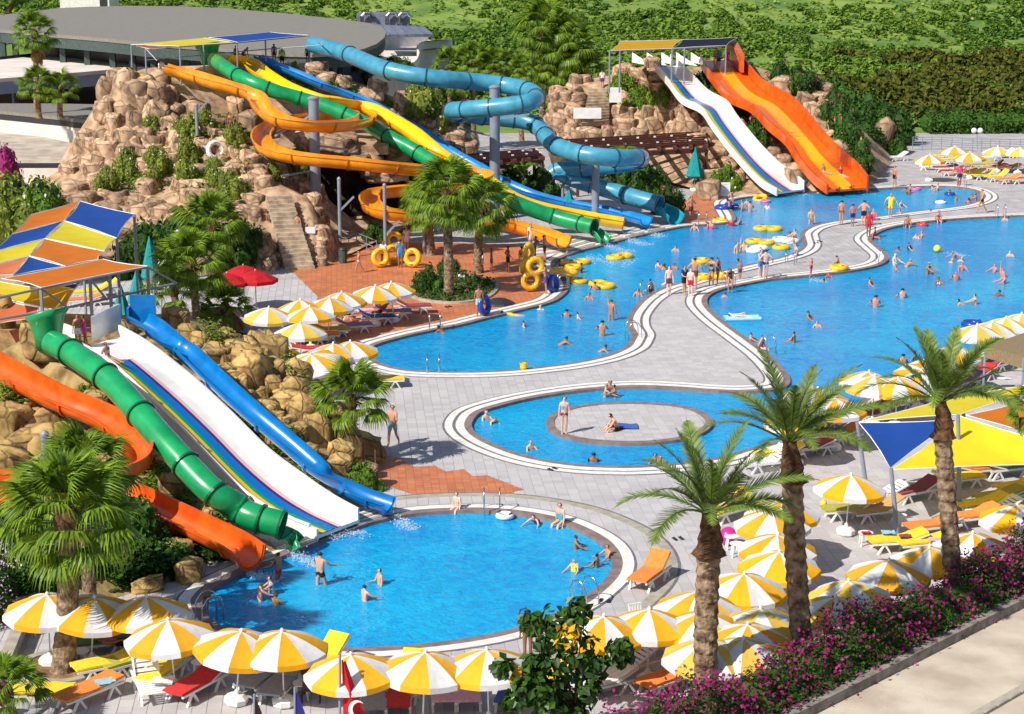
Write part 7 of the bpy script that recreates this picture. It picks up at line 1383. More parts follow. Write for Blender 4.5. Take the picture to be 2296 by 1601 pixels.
def wearof(s):
    m = {'t': 'trunks', 'b': 'briefs', 'o': 'top', 's': 'shirt', 'u': 'suit', 'v': 'vest', 'c': 'cap'}; return [(m[s[i]], s[i + 1]) for i in range(0, len(s), 2)]
ZOFF = dict(sitedge=-.86, sitground=-.84, slidesit=-.84, lounge=-.84, lie=-.84, tube=-.78, bend=-.06, walk=-.03)
random.seed(15)
def stood(lst, z=0, tin=None):
    for e in lst:
        px, py, ps, ang, h, sk, hr, w, lb = e[:9]; p = (tin.T(px, py) or P(px, py, 165 if tin is M2 else 133)) if tin else G(px, py, z); k = h / 1.75; zo = ZOFF.get(ps, 0)
        p.z += (zo + (.0 if ps in ('sitedge', 'sitground', 'slidesit', 'lounge', 'lie', 'tube') else .0)) * k + (.02 if not tin else .0); person(p, ps, ang, h, sk, hr, wearof(w), lb)
stood([(1499.5, 662, 'stand', -80, 1.72, 'p', 'k', 'tM', 'pale man in dark brown shorts at the left of the walkway group'), (1534, 661, 'talk', -60, 1.74, 'f', 'k', 'sNtK', 'boy in a navy T-shirt and dark shorts on the walkway'), (1548, 665, 'stand', -100, 1.66, 'p', 'l', 'tR', 'fair boy in red patterned trunks beside the navy T-shirt'), (1557, 648, 'akimbo', 80, 1.88, 't', 'k', 'tM', 'big tanned man in brown shorts seen from behind on the walkway'), (1595, 641, 'akimbo', 60, 1.74, 't', 'k', 'bKoK', 'woman in a dark bikini near the rings on the walkway'), (1609, 637, 'stand', -40, 1.64, 't', 'k', 'bKoK', 'second woman in dark swimwear beside the orange ring'), (1637, 652, 'bend', -100, 1.70, 't', 'b', 'bKoK', 'bather bending at the ladder of the big pool'), (1659, 628, 'stand', -80, 1.18, 't', 'b', 'tV', 'small child in dark trunks alone on the walkway'), (1705, 623, 'hold', -70, 1.78, 'p', 'k', 'tB', 'man in blue and white trunks on the walkway'), (1716, 627, 'akimbo', 100, 1.86, 'p', 'k', 'bK', 'tall man in black briefs beside the man in blue trunks'), (1818, 618, 'hold', -60, 1.08, 'r', 'b', 'tP', 'little girl in pink shorts on the peninsula'), (1886, 504, 'stand', 90, 1.76, 't', 'k', 'bM', 'man in brown briefs seen from behind at the upper pool rim'), (1911, 508, 'stand', 95, 1.62, 'r', 'k', 'tN', 'boy in navy trunks seen from behind at the upper rim'), (1936, 507, 'akimbo', 80, 1.86, 'r', 'k', 'tK', 'broad man in black shorts at the upper rim'), (1947, 532, 'stand', -90, 1.80, 'd', 'k', 'tRsR', 'slim person in red at the peninsula tip'), (1996, 489, 'akimbo', -95, 1.80, 'f', None, 'sYtYcW', 'lifeguard in yellow with a white cap'), (2005, 420, 'stand', -150, 1.76, 'r', 'k', 'tK', 'man in black shorts standing beyond the upper pool'), (2151, 417, 'stand', -90, 1.72, 'd', None, 'sPtNcW', 'man in a red shirt and white cap by the far loungers'), (2200, 478, 'walk', 200, 1.84, 't', 'k', 'bK', 'man in black briefs walking on the upper right rim'),
       (1549, 495, 'akimbo', -60, 1.78, 'r', 'b', 'tM', 'man standing on the terracotta corner by the upper pool'), (1630, 470, 'bend', -30, 1.76, 'r', 'k', 'tN', 'man bending with a blue ring at the upper pool corner'),
       (1190, 562, 'stand', -60, 1.8, 'f', 'k', 'sWtW', 'attendant in white at the amber slide mouth'), (1199, 588, 'hold', 0, 1.7, 'd', 'k', 'oMbM', 'sunburnt woman among the tube carriers'), (1221, 588, 'hold', 170, 1.76, 'r', 'k', 'tM', 'man with crossed arms among the tube carriers'), (1224, 660, 'hold', 160, 1.78, 't', 'b', 'tV', 'man in purple trunks holding a tall yellow double tube'), (1170, 612, 'stand', 60, 1.66, 't', 'k', 'bWoM', 'dark haired girl in white briefs near the yellow tubes'), (1139, 612, 'akimbo', 20, 1.7, 'd', 'k', 'tK', 'person in deep shade with hands on hips under the palms'), (1102, 612, 'stand', 0, 1.55, 'd', 'k', 'tK', 'slim person in deep shade under the palms'), (1082, 612, 'stand', 180, 1.3, 'd', 'k', 'sWtW', 'child in white behind the palm trunk'), (1035, 632, 'sitground', -90, 1.5, 'd', 'k', 'sW', 'child in a white top crouching by the palm trunk'), (1074, 711, 'stand', 90, 1.76, 't', 'b', 'tG', 'man in pale green shorts carrying a ring at the pool rim'),
       (805, 612, 'walk', 200, 1.42, 't', 'k', 'bWoW', 'girl in white walking on the terracotta paving'), (860, 597, 'stand', -90, 1.62, 'd', 'k', 'sWtR', 'person in a white vest holding yellow rings'), (898, 600, 'stand', 90, 1.8, 'd', 'k', 'sBtB', 'person in blue beside the stacked rings'), (912, 565, 'stand', -80, 1.7, 'r', None, 'sWtWcR', 'attendant in white with a red cap behind the rings'), (771, 1022, 'stand', 60, 1.6, 'd', 'k', 'tO', 'brown person partly hidden behind the single fan palm'),
       (881, 1001, 'walk', -110, 1.82, 'f', 'b', 'tc', 'man in pale blue trunks walking beside the single fan palm'), (1265, 974, 'stand', -90, 1.66, 'f', 'k', 'bMoT', 'woman in a turquoise bikini top standing on the island'), (1385, 966, 'sitground', 195, 1.78, 'f', 'k', 'tK', 'man in dark trunks sitting on the island'),
       (1881, 600, 'slidesit', -20, 1.6, 't', 'k', 'tK', 'person sitting on a yellow ring on the peninsula'), (1959, 533, 'sitedge', -20, 1.6, 'r', 'k', 'uP', 'girl in pink sitting at the peninsula tip edge'), (2035, 506, 'sitedge', -100, 1.66, 't', 'k', 'tM', 'person sitting on the upper edge of the big pool, left one'), (2104, 496, 'sitedge', -90, 1.6, 'r', 'b', 'oMbM', 'person sitting on the upper edge of the big pool, right one'), (1706, 782, 'sitedge', -30, 1.5, 'p', 'k', 'uP', 'girl in a checked swimsuit sitting on the left edge of the big pool'), (1026, 1140, 'sitedge', -120, 1.35, 'p', 'b', 'bW', 'boy sitting on the top edge of the round front pool'), (1258, 1172, 'sitedge', -125, 1.6, 'f', 'b', 'uT', 'woman in a turquoise swimsuit sitting on the edge of the round front pool'),
       (464, 1376, 'stand', -60, 1.0, 't', 'l', 'bM', 'child beside the ladder of the round front pool'), (1786, 574, 'sitedge', 200, 1.7, 'f', 'b', 'tB', 'person on the rim leaning over the yellow ring group'), (1460, 653, 'sitedge', 150, 1.5, 't', 'k', 'tK', 'person climbing the ladder left of the walkway boys'), (1958, 494, 'sitedge', 90, 1.7, 'r', None, 'uPcW', 'person with a white cap sitting at the upper pool rim'), (1183, 1480, 'stand', 90, 1.6, 'd', 'k', 'sM', 'dark haired person behind the broadleaf tree')])
# bathers: px, py of the waterline, how deep the water reaches (m below head top visible), etc.
def bathe(lst):
    for e in lst:
        px, py, ps, ang, h, vis, sk, hr, w, lb = e; p = G(px, py, -.1); k = h / 1.75
        top = {'swim': 1.42, 'armup': 1.68}.get(ps, 1.68) * k; p.z = -.1 - (top - vis); person(p, ps, ang, h, sk, hr, wearof(w), lb)
D_ = lambda x, y: (1427.3 + .2092 * x, 384.3 + .2092 * y)
E_ = lambda x, y: (1056.7 + .19127 * x, 507.8 + .19127 * y)
C3 = lambda x, y: (1852.7 + .19308 * x, 301.9 + .19308 * y)
Q = lambda x, y: (1530 + .3342 * x, 535.2 + .3342 * y)
W_ = lambda x, y: (765 + .3342 * x, 535.2 + .3342 * y)
BA = [(*D_(415, 855), 'float', -90, 1.6, .38, 'f', 'k', '', 'head and shoulders of a swimmer below the light blue slide'), (*D_(230, 1020), 'float', -60, 1.7, .40, 'f', 'k', '', 'bather left of the walkway boys, leftmost of three'), (*D_(292, 1055), 'float', 90, 1.6, .36, 't', 'b', '', 'bather left of the walkway boys, middle of three'), (*D_(402, 1048), 'float', -120, 1.6, .40, 't', 'k', '', 'bather left of the walkway boys, nearest them'), (*D_(268, 1212), 'swim', 0, 1.6, .38, 'f', 'k', '', 'swimmer close to the rim beside the pale man'), (*D_(18, 1332), 'float', 0, 1.6, .42, 't', 'b', '', 'bather left of the ladder by the walkway'), (*D_(1022, 968), 'swim', 0, 1.5, .22, 'd', 'k', '', 'dark head alone between the walkway and the yellow ring'),
      (*D_(1080, 878), 'armup', -60, 1.7, .75, 'f', 'b', '', 'bather raising an arm left of the white ring'), (*D_(1148, 848), 'float', -90, 1.75, .62, 'f', 'k', '', 'broad bather beside the one raising an arm'), (*D_(1112, 572), 'float', 160, 1.7, .55, 't', None, '', 'bald bather right of the person in the red vest'), (*D_(1015, 588), 'float', 90, 1.75, .55, 'f', None, 'vR', 'bather in a red vest seen from behind at the terracotta corner'), (*D_(800, 620), 'float', 60, 1.7, .6, 'r', None, 'uPcB', 'bather with a blue cap at the terracotta corner'), (*D_(762, 608), 'float', 0, 1.6, .45, 'r', 'b', '', 'bather left of the blue cap'), (*D_(620, 628), 'float', -90, 1.6, .48, 'f', 'b', '', 'bather near the teal slide mouth'), (*D_(690, 605), 'swim', 0, 1.5, .25, 'd', 'k', '', 'low swimmer near the terracotta corner ladder'),
      (*D_(1130, 425), 'talk', 180, 1.75, .85, 'f', 'b', '', 'bather reaching towards the rim in the upper pool'), (*D_(1215, 435), 'float', 90, 1.78, .8, 'f', 'k', '', 'bather seen from behind with a white float in the upper pool'), (*D_(1182, 352), 'float', -90, 1.5, .4, 'f', 'b', '', 'child bather in the upper pool behind the two men'), (*D_(1398, 402), 'float', -100, 1.5, .42, 'f', 'k', 'vW', 'bather in white below the pink float'), (*D_(1868, 565), 'talk', -90, 1.75, 1.1, 'f', 'k', '', 'bather standing high out of the water left of the rim men'), (*D_(1700, 750), 'hold', 200, 1.75, .85, 'f', 'b', '', 'bather pushing the yellow ring by the rim'), (*D_(1640, 720), 'float', -90, 1.6, .5, 'd', 'k', '', 'dark bather behind the ladder of the ring group'), (*D_(1690, 800), 'hold', 170, 1.6, .7, 'r', 'k', '', 'bather leaning on the yellow ring beside the white one'),
      (*E_(1290, 540), 'float', 180, 1.6, .62, 'd', 'k', 'oM', 'woman pushing the linked yellow rings'), (*E_(1035, 480), 'float', 0, 1.5, .5, 'd', 'k', '', 'bather left of the linked yellow rings'), (*E_(1088, 630), 'hold', -120, 1.6, .8, 't', 'b', '', 'bather lifting a yellow ring over the rim'), (*E_(1165, 640), 'float', 0, 1.6, .5, 't', 'k', '', 'bather beside the ring at the tube carriers corner'), (*E_(1450, 745), 'float', 90, 1.6, .50, 't', 'b', '', 'bather holding the double yellow ring from behind'), (*E_(1378, 850), 'float', -90, 1.6, .38, 't', 'k', '', 'bather between the two ring groups and the diver'), (*E_(2190, 470), 'float', 0, 1.6, .40, 'f', 'k', '', 'bather in the channel, left of a pair'), (*E_(2262, 505), 'float', 120, 1.6, .40, 't', 'b', '', 'bather in the channel, right of a pair'), (*E_(1950, 815), 'float', -90, 1.6, .45, 't', 'k', '', 'bather next to the channel ladder'), (*E_(1640, 1100), 'armup', 60, 1.75, 1.15, 't', 'b', '', 'man raising one arm high in the left pool'), (*E_(1535, 1285), 'float', 90, 1.8, .85, 't', 'k', '', 'big man seen from behind in the left pool'),
      (*E_(1118, 1055), 'float', 90, 1.7, .42, 't', 'k', '', 'dark haired bather in the middle of the left pool'), (*E_(1250, 1080), 'float', 0, 1.5, .38, 'f', 'k', '', 'bather with sunglasses in the middle of the left pool'), (*E_(810, 975), 'float', -90, 1.6, .28, 'p', None, 'cW', 'bather with a white cap at the terracotta rim'), (*E_(620, 1175), 'float', -20, 1.6, .35, 'f', 'k', '', 'bather near the floating woman'), (*E_(1020, 1385), 'swim', 20, 1.7, .40, 't', 'k', '', 'swimmer moving right in the left pool'), (*W_(700, 630), 'swim', 150, 1.6, .35, 'd', 'k', '', 'swimmer at the terracotta rim ladder'), (*W_(1718, 755), 'swim', 0, 1.6, .35, 't', 'k', '', 'swimmer at the lower right of the left pool'),
      (*W_(1805, 1010), 'float', -90, 1.6, .42, 't', 'k', '', 'bather at the rim, farthest of the trio in the round island pool'), (*W_(1768, 1062), 'hold', 0, 1.7, .65, 'f', 'g', '', 'left bather of the trio in the round island pool'), (*W_(1840, 1065), 'hold', 180, 1.6, .62, 't', 'k', '', 'right bather of the trio in the round island pool'), (*W_(972, 1212), 'float', -60, 1.7, .42, 'f', 'g', '', 'grey haired bather at the left of the round island pool'), (*W_(1002, 1228), 'swim', -60, 1.4, .3, 'f', 'l', '', 'small bather beside the grey haired one'), (*W_(1270, 1415), 'float', -60, 1.6, .42, 'f', 'g', '', 'bather alone at the bottom of the round island pool'), (*W_(1694, 1498), 'float', 90, 1.6, .40, 'd', 'k', '', 'dark bather at the lower edge of the round island pool'), (*W_(2105, 1505), 'float', -90, 1.6, .42, 't', 'k', '', 'left bather behind the left date palm fronds'), (*W_(2142, 1510), 'float', -90, 1.5, .36, 'r', 'l', '', 'right bather behind the left date palm fronds'),
      (*Q(1425, 175), 'float', -60, 1.7, .72, 'p', None, 'vWcY', 'player with a yellow cap at the peninsula ladder'), (*Q(1430, 215), 'float', 0, 1.6, .40, 'r', None, 'cP', 'player with a red cap at the peninsula rim'), (*Q(1500, 188), 'swim', 40, 1.6, .45, 't', None, 'cY', 'player with a yellow cap reaching out an arm'), (*Q(1645, 238), 'hold', -40, 1.7, .75, 't', None, 'cY', 'pair player with a yellow cap, taller one'), (*Q(1662, 225), 'float', 0, 1.6, .42, 't', None, 'cY', 'pair player with a yellow cap, lower one'), (*Q(1875, 214), 'float', -90, 1.6, .55, 'r', None, 'cP', 'player with a red cap below the splash'), (*Q(1834, 280), 'float', 90, 1.6, .55, 'r', None, 'cP', 'player with a red cap alone in the middle'), (*Q(2093, 220), 'float', 200, 1.6, .50, 'r', None, 'cP', 'player with a red cap, left of the right trio'), (*Q(2145, 260), 'armup', 30, 1.65, .6, 'r', None, 'cP', 'player with a red cap raising an arm'), (*Q(2158, 300), 'float', 180, 1.7, .62, 'r', None, 'cP', 'player with a red cap, lowest of the right trio'), (*Q(1858, 128), 'swim', 180, 1.6, .45, 'r', None, 'cP', 'swimming player with a red cap in white spray'), (*Q(1765, 158), 'swim', 0, 1.6, .25, 'f', None, 'cY', 'swimming player with a yellow cap'), (*Q(1830, 150), 'swim', 0, 1.6, .3, 'f', None, 'cY', 'second swimming player with a yellow cap in the spray'),
      (*Q(1716, 312), 'float', -90, 1.5, .50, 'd', 'k', 'oW', 'girl in dark and white swimwear among the players'), (*Q(1258, 312), 'float', -30, 1.6, .48, 't', 'k', '', 'bather in the left half of the big pool, upper'), (*Q(905, 290), 'swim', 0, 1.5, .22, 'd', 'k', '', 'swimmer below the pink girl'), (*Q(980, 262), 'float', -90, 1.2, .35, 'r', 'k', 'vR', 'child with red armbands at the peninsula rim'), (*Q(1476, 398), 'float', 90, 1.7, .58, 'f', 'k', '', 'bather seen from behind in the centre of the big pool'), (*Q(1296, 462), 'float', 90, 1.8, .72, 'r', 'k', '', 'broad bather seen from behind in the big pool'), (*Q(845, 542), 'float', -30, 1.6, .50, 't', 'k', '', 'bather right of the floating airbed'), (*Q(902, 594), 'float', -90, 1.4, .36, 'f', 'k', '', 'child below the bather right of the airbed'), (*Q(747, 698), 'float', 150, 1.6, .60, 't', 'b', '', 'bather facing the seated girl in the big pool'), (*Q(452, 690), 'hold', 0, 1.6, .5, 'r', 'b', '', 'bather hidden at the rim left of the seated girl'), (*Q(1480, 835), 'float', 90, 1.6, .48, 't', 'k', '', 'dark haired bather left of the right date palm crown'), (*Q(1558, 812), 'float', 150, 1.6, .42, 'd', 'b', '', 'bather behind the right date palm fronds'), (*Q(2090, 388), 'swim', 30, 1.6, .35, 'd', 'k', '', 'dark swimmer at the right of the big pool'), (*Q(1968, 440), 'hold', 180, 1.7, .62, 'f', 'k', 'cR', 'bather towing a companion on a white float'), (*Q(1905, 442), 'swim', 160, 1.6, .30, 'f', 'k', '', 'companion held on the white float'), (*Q(252, 392), 'swim', 30, 1.4, .25, 'r', 'b', '', 'head at the rim below the bending bather'), (*Q(2196, 118), 'float', -90, 1.6, .38, 'f', 'g', '', 'bather near the top right of the big pool'), (*Q(1522, 72), 'float', -30, 1.6, .48, 'f', 'k', 'vK', 'bather in a dark top right of the peninsula tip'), (*Q(1406, 80), 'swim', 0, 1.6, .28, 'd', 'k', '', 'dark head just right of the peninsula tip ladder'),
      (*C3(928, 695), 'float', 0, 1.5, .55, 'd', 'k', '', 'bather left of the pair under the far rim'), (*C3(970, 680), 'float', 180, 1.75, .75, 't', 'b', '', 'taller bather of the pair under the far rim'), (*C3(1228, 640), 'float', 0, 1.6, .42, 'f', 'k', '', 'left bather of the pair at the far blue mat'), (*C3(1292, 648), 'float', 180, 1.75, .6, 'f', 'l', '', 'right bather of the pair at the far blue mat'), (*C3(1512, 762), 'float', -60, 1.6, .40, 't', 'b', '', 'bather below the man in red'), (*C3(1612, 768), 'swim', -60, 1.5, .28, 't', 'k', '', 'leftmost of the bathers by the right rim of the upper pool'), (*C3(1652, 795), 'float', 90, 1.5, .36, 'r', 'k', '', 'lowest of the bathers by the right rim of the upper pool'), (*C3(1692, 745), 'float', -90, 1.6, .42, 't', 'k', '', 'bather with sunglasses by the right rim of the upper pool'), (*C3(1742, 770), 'hold', 150, 1.7, .6, 'r', 'b', '', 'bather beside the man walking on the upper right rim'), (*C3(656, 855), 'swim', 20, 1.6, .30, 'd', 'k', '', 'dark swimmer left of the lifeguard'), (*C3(866, 838), 'float', -60, 1.5, .50, 'f', 'k', 'oK', 'girl in the upper pool right of the lifeguard'), (*C3(1212, 912), 'float', 0, 1.6, .32, 'r', 'b', '', 'head at the lower rim of the upper pool'), (*C3(850, 940), 'float', 200, 1.7, .5, 'r', 'k', '', 'bather with raised elbows at the rim beside the lifeguard'), (*C3(2070, 995), 'float', -90, 1.5, .35, 'f', 'k', '', 'bather under the far ladder of the big pool'), (*C3(1040, 1205), 'float', -90, 1.5, .35, 'f', 'k', '', 'left of a pair near the top of the big pool'), (*C3(1108, 1188), 'float', 180, 1.6, .42, 'r', 'l', '', 'right of a pair near the top of the big pool'), (*C3(1435, 700), 'float', -60, 1.5, .45, 'd', 'k', '', 'bather inside the dark blue ring'), (*C3(330, 1000), 'float', 60, 1.5, .1, 'd', 'k', '', 'head barely showing between the men at the upper rim'),
      (625, 1300, 'float', 150, 1.5, .95, 't', 'k', 'bR', 'boy in red briefs below the green tube end'), (719, 1312, 'float', 60, 1.72, 1.15, 'f', 'k', 'bK', 'woman in a dark bikini standing in the round front pool'), (610, 1332, 'hold', -160, 1.45, .62, 'f', 'b', 'vc', 'boy with a blue float in the round front pool'), (582, 1346, 'hold', 30, 1.45, .6, 'f', 'b', '', 'boy holding a turquoise stick in the round front pool'), (619, 1356, 'float', 60, 1.4, .40, 't', 'b', '', 'lowest boy of the group in the round front pool'), (852, 1310, 'talk', -150, 1.4, .55, 'f', 'k', '', 'dark haired girl in the middle of the round front pool'), (818, 1347, 'float', 40, 1.4, .55, 'f', 'k', '', 'slim child below the girl in the round front pool'), (1291, 1231, 'float', 0, 1.4, .52, 't', 'b', '', 'boy at the upper right of the round front pool'), (1362, 1252, 'float', -150, 1.3, .5, 't', 'b', '', 'girl against the right rim of the round front pool'), (1338, 1272, 'float', 150, 1.4, .50, 't', 'k', '', 'boy left of the girl at the right rim'), (1287, 1280, 'float', -120, 1.2, .42, 'f', 'l', 'vY', 'blond child in a yellow float vest'), (1206, 1172, 'swim', -120, 1.3, .4, 'f', 'b', 'vP', 'girl in pink swimming by the seated woman')]
bathe(BA)
# swimmers lying on the water
def lying(px, py, ps, ang, h, sk, hr, w, lb, z=-.1):
    p = G(px, py, z); p.z += -.88 * h / 1.75; person(p, ps, ang, h, sk, hr, wearof(w), lb)
lying(*E_(480, 1040), 'prone', 170, 1.6, 'f', 'b', 'uY', 'woman in yellow floating face down at the terracotta rim'); lying(*W_(1100, 290)[:2], 'prone', 200, 1.4, 'f', 'k', '', 'dummy') if False else None
lying(*Q(395, 528), 'lie', -10, 1.7, 'p', 'k', 'bW', 'person lying on a pale blue airbed in the big pool', .0)
# people up on the rocks and slides
stood([(287, 199, 'stand', 90, 1.5, 'r', 'k', 'sWtK', 'person in a white shirt waiting at the left of the mountain platform'), (297, 199, 'stand', 80, 1.5, 'd', 'k', 'sMtM', 'dark dressed person waiting on the mountain platform'), (518, 302, 'stand', -90, 1.55, 't', 'l', 'bMoM', 'person in the cave shade under the amber slide start'), (476, 358, 'hold', -60, 1.75, 't', 'k', 'tR', 'person climbing the rocks with a white ring'), (553, 398, 'stand', -120, 1.2, 'd', 'k', 'tK', 'child in dark trunks on the mountain path'), (668, 530, 'walk', 100, 1.45, 't', 'b', 'tN', 'boy in navy trunks climbing the long staircase'), (362, 152, 'sitground', -80, 1.6, 'f', None, 'sWtWcK', 'attendant in white seated beside the amber slide start'), (545, 140, 'bend', -30, 1.6, 't', 'k', 'tM', 'rider crouching at the yellow slide start'), (530, 132, 'stand', -60, 1.5, 'd', 'k', 'tK', 'dark person queuing behind the yellow slide start'), (580, 130, 'sitground', -60, 1.6, 'd', 'k', 'tN', 'rider seated at the light blue slide start'), (615, 128, 'stand', -90, 1.5, 'd', 'k', 'tM', 'dark person queuing behind the light blue slide'), (690, 128, 'stand', -90, 1.4, 'd', 'k', 'tK', 'person crouched at the teal tube start'), (633, 156, 'stand', 90, 1.74, 't', 'b', 'sLtK', 'lifeguard in a lime shirt on top of the mountain')], 0, M1)
stood([(1350, 200, 'stand', 90, 1.7, 'f', 'b', 'sWtV', 'person in a white shirt at the top of the back steps'), (1363, 312, 'stand', -90, 1.3, 'r', None, 'tRcW', 'red-dressed child in a white cap below the low white panel'), (1378, 316, 'stand', -110, 1.4, 't', 'l', 'tB', 'child in patterned trunks beside the red-dressed one'), (1240, 205, 'stand', 90, 1.2, 'r', 'b', '', 'person half hidden behind rocks near the teal bend')], 0, M2)
for px, py, ang, h, sk, hr, w, lb, z in ((1605, 150, -90, 1.7, 'f', 'b', 'bM', 'rider in brown at the top of the orange slide', 8.0), (1612, 153, -80, 1.6, 't', 'k', 'sBtN', 'rider in blue at the top of the orange slide', 7.9), (1630, 153, -100, 1.7, 'r', 'b', 'sRtP', 'rider in red at the top of the orange slide', 7.9)):
    person(G(px, py, z), 'stand', ang, h, sk, hr, wearof(w), lb)
person(P(1569, 138, 168) - Vector((0, 0, .86)), 'sitground', -60, 1.6, 'd', None, wearof('sWtWcW'), 'attendant in white seated at the top left of the orange slide')
person(G(1848, 384, 1.95) - Vector((0, 0, .83)), 'slidesit', -60, 1.5, 't', 'b', wearof('tO'), 'rider sliding down the middle lane of the orange slide')
person(G(1886, 390, 1.6) - Vector((0, 0, .83)), 'slidesit', -60, 1.5, 'f', 'b', wearof('sR'), 'rider in red sliding down the right lane of the orange slide')
person(G(176, 777, 5.05), 'stand', -85, 1.28, 't', 'b', wearof('tW'), 'boy in white trunks standing on the front slide platform')
person(G(192, 776, 5.05), 'hold', 200, 1.25, 'd', 'k', wearof('sPtP'), 'child in pink behind the boy on the front slide platform')
person(G(243, 806, 4.98) - Vector((0, 0, .86 * .72)), 'slidesit', -30, 1.34, 't', 'k', wearof('bWoW'), 'girl in white sitting at the top of the rainbow slide')
for px, py, ang, ps, w, lb, zz in ((1640, 1140, 40, 'lounge', 'uR', 'sunbather in a red swimsuit reclining on the yellow lounger', .47), (2236, 374, 10, 'lounge', 'tO', 'sunbather seated on a far orange lounger', .47), (1285, 1492, 60, 'lounge', 'tO', 'tanned sunbather hidden behind the broadleaf tree', .45), (268, 1448, 190, 'lie', 'tK', 'tanned person lying under the front parasols by the green lounger', .47), (2268, 378, 10, 'lie', 'bM', 'sunbather lying on a far lounger', .5), (852, 702, 20, 'lounge', 'bK', 'tanned sunbather reclining under the terracotta parasols', .45), (782, 706, 30, 'lounge', 'tK', 'dark sunbather in the shade of the terracotta parasols', .45)):
    p = G(px, py, .4); p.z = zz - .84; person(p, ps, ang + 180, 1.68, 'r' if 'red' in lb else 'd', 'b', wearof(w), lb)
# ------------------------------------------------------------------ inflatable rings and floats
RC = dict(y=(.92, .50, .02, 1), w=(.88, .86, .84, 1), p=(.8, .15, .4, 1), r=(.8, .05, .05, 1), b=(.02, .06, .35, 1))
def ring(px, py, c, label, dbl=False, z=-.1, tilt=(0, 0, 0), R0=.42, r0=.17, loc=None):
    key = 'ring%d%.2f' % (dbl, R0)
    def mk():
        t = thing('inflatable_ring', '', 'swim ring'); part('tube', MB().torus((0, 0, 0), R0, r0, 26, 10), m_pla, t, smooth=True)
        if dbl: part('second_tube', MB().torus((1.02 * R0 + .42, 0, 0), R0, r0, 26, 10), m_pla, t, smooth=True)
        for s in (-1, 1): part('handle', MB().tube([(-.12, s * R0, r0 * .9), (-.06, s * R0, r0 * 1.3), (.06, s * R0, r0 * 1.3), (.12, s * R0, r0 * .9)], .022, 5), m_dark, t)
        return t
    p = loc if loc is not None else G(px, py, z + r0 * .55); spawn(key, mk, p, label, 0, 'inflatable rings', 1, {'tube': RC[c], 'second_tube': RC[c]}, rot=tuple(R(a) for a in tilt) if any(tilt) else (0, 0, random.uniform(-1.4, 1.4)))
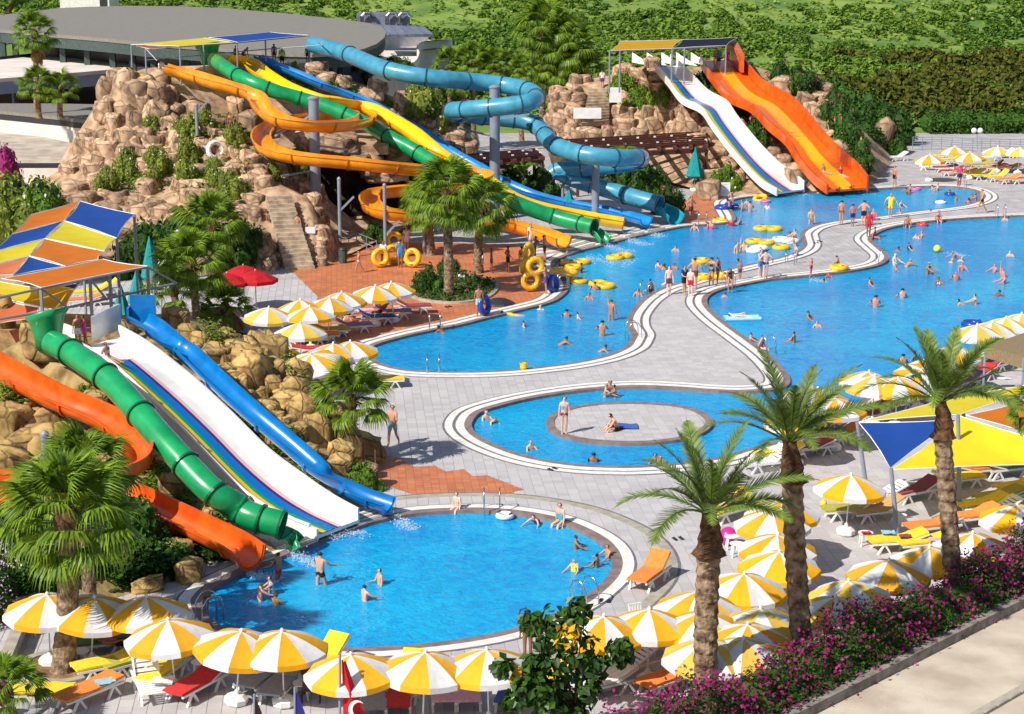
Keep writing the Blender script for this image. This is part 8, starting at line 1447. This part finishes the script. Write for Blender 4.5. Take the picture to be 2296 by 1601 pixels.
for a in [(*D_(1340, 612), 'y', 'yellow ring carrying a rider in the channel', True), (*D_(1545, 730), 'w', 'double white ring right of the yellow one', True), (*D_(1260, 845), 'w', 'double white ring below the first one', True), (*D_(1260, 750), 'y', 'yellow ring with two riders behind the lower white ring', True), (*D_(1550, 815), 'y', 'yellow ring of the group against the peninsula rim'), (*D_(895, 530), 'y', 'yellow ring at the terracotta corner rim'), (*D_(1325, 290), 'y', 'tilted yellow ring in the upper pool', False, -.1, (18, -14, 0)), (*D_(690, 960), 'y', 'yellow ring with a rider behind the walkway group'), (*D_(700, 1130), 'y', 'yellow ring lying on the walkway rim', False, .05), (*D_(885, 1118), 'y', 'orange and blue ring at the women\'s feet', False, .05), (1881, 600, 'y', 'yellow ring under the person on the peninsula', False, .05),
          (*E_(1140, 425), 'y', 'upper of the linked yellow rings near the tube carriers', True), (*E_(1200, 480), 'y', 'lower of the linked yellow rings near the tube carriers'), (*E_(1030, 520), 'y', 'yellow ring being lifted over the rim', True, .4), (*E_(1255, 640), 'y', 'yellow ring floating at the tube carriers corner'), (*E_(1490, 670), 'y', 'double yellow ring with two bathers in the left pool', True), (*E_(1685, 365), 'y', 'yellow ring sliding in a foam wake', True), (*C3(1040, 632), 'p', 'pink ring under the far rim', False, -.1, (0, 0, 0), .3, .12), (*C3(1330, 785), 'w', 'small white ring in the upper pool', False, -.1, (0, 0, 0), .3, .12), (*C3(1435, 690), 'b', 'dark blue ring around a bather in the upper pool', False, -.1, (0, 0, 0), .3, .12), (*C3(1115, 1045), 'r', 'red ring at the upper rim of the big pool', False, -.1, (0, 0, 0), .3, .12), (*Q(1945, 572), 'b', 'empty dark blue ring in the right corner of the big pool'), (1132, 1156, 'w', 'white ring at the top of the round front pool', False, -.05, (0, 0, 0), .24, .1), (*D_(1385, 320), 'p', 'pink float behind the tilted yellow ring', False, -.1, (0, 0, 0), .28, .11)]:
    ring(*a)
def upr(px, py, c, lb, h=.62, dbl=False, rz=20, lean=80): p = G(px, py, 0); p.z = h; ring(0, 0, c, lb, dbl, loc=p, tilt=(lean, 0 if not dbl else -78, rz) if not dbl else (90, -72, rz))
upr(1190, 655, 'y', 'tall yellow double tube held upright by the man in purple trunks', .66, True, 20); upr(1180, 622, 'y', 'second tall yellow double tube standing behind the first', .66, True, 60); upr(853, 600, 'y', 'yellow ring held upright beside the white vest'); upr(884, 578, 'y', 'yellow ring stacked upright behind the person in blue', 1.1); upr(880, 592, 'y', 'yellow ring held up left of the person in blue', .62); upr(925, 600, 'y', 'yellow ring standing right of the person in blue', .62, False, -20); upr(1086, 708, 'b', 'blue and orange ring carried by the man in pale green shorts', .6, False, 60); upr(1240, 655, 'b', 'blue ring held behind the man in purple trunks', .5, False, 60)
p = M1.T(484, 362) or P(484, 355, 120); p.z += .75; ring(0, 0, 'w', 'white ring carried up the rocks', False, loc=p, tilt=(80, 0, 30), R0=.5)
p = M1.T(312, 200) or P(312, 190, 131); p.z += .5; ring(0, 0, 'y', 'yellow ring stack beside the amber slide start', False, loc=p, tilt=(70, 0, 10))
tag(part('airbed', MB().box((0, 0, 0), (1.9, .7, .14)).tube([(-.95, -.3, .0), (.95, -.3, .0)], .1, 8).tube([(-.95, .3, 0), (.95, .3, 0)], .1, 8).tube([(-.95, 0, 0), (.95, 0, 0)], .09, 8), m_pla, color=(.35, .7, .85, 1), loc=G(1664, 713, -.02), rot=(0, 0, .1)), 'pale blue airbed floating at the left of the big pool', 'airbed')
for px, py, c, lb in ((*D_(925, 385), 'b', 'navy blue ring lying at the upper pool corner'), (*D_(1015, 370), 'b', 'second navy ring at the upper pool corner')): ring(px, py, c, lb, False, .05)
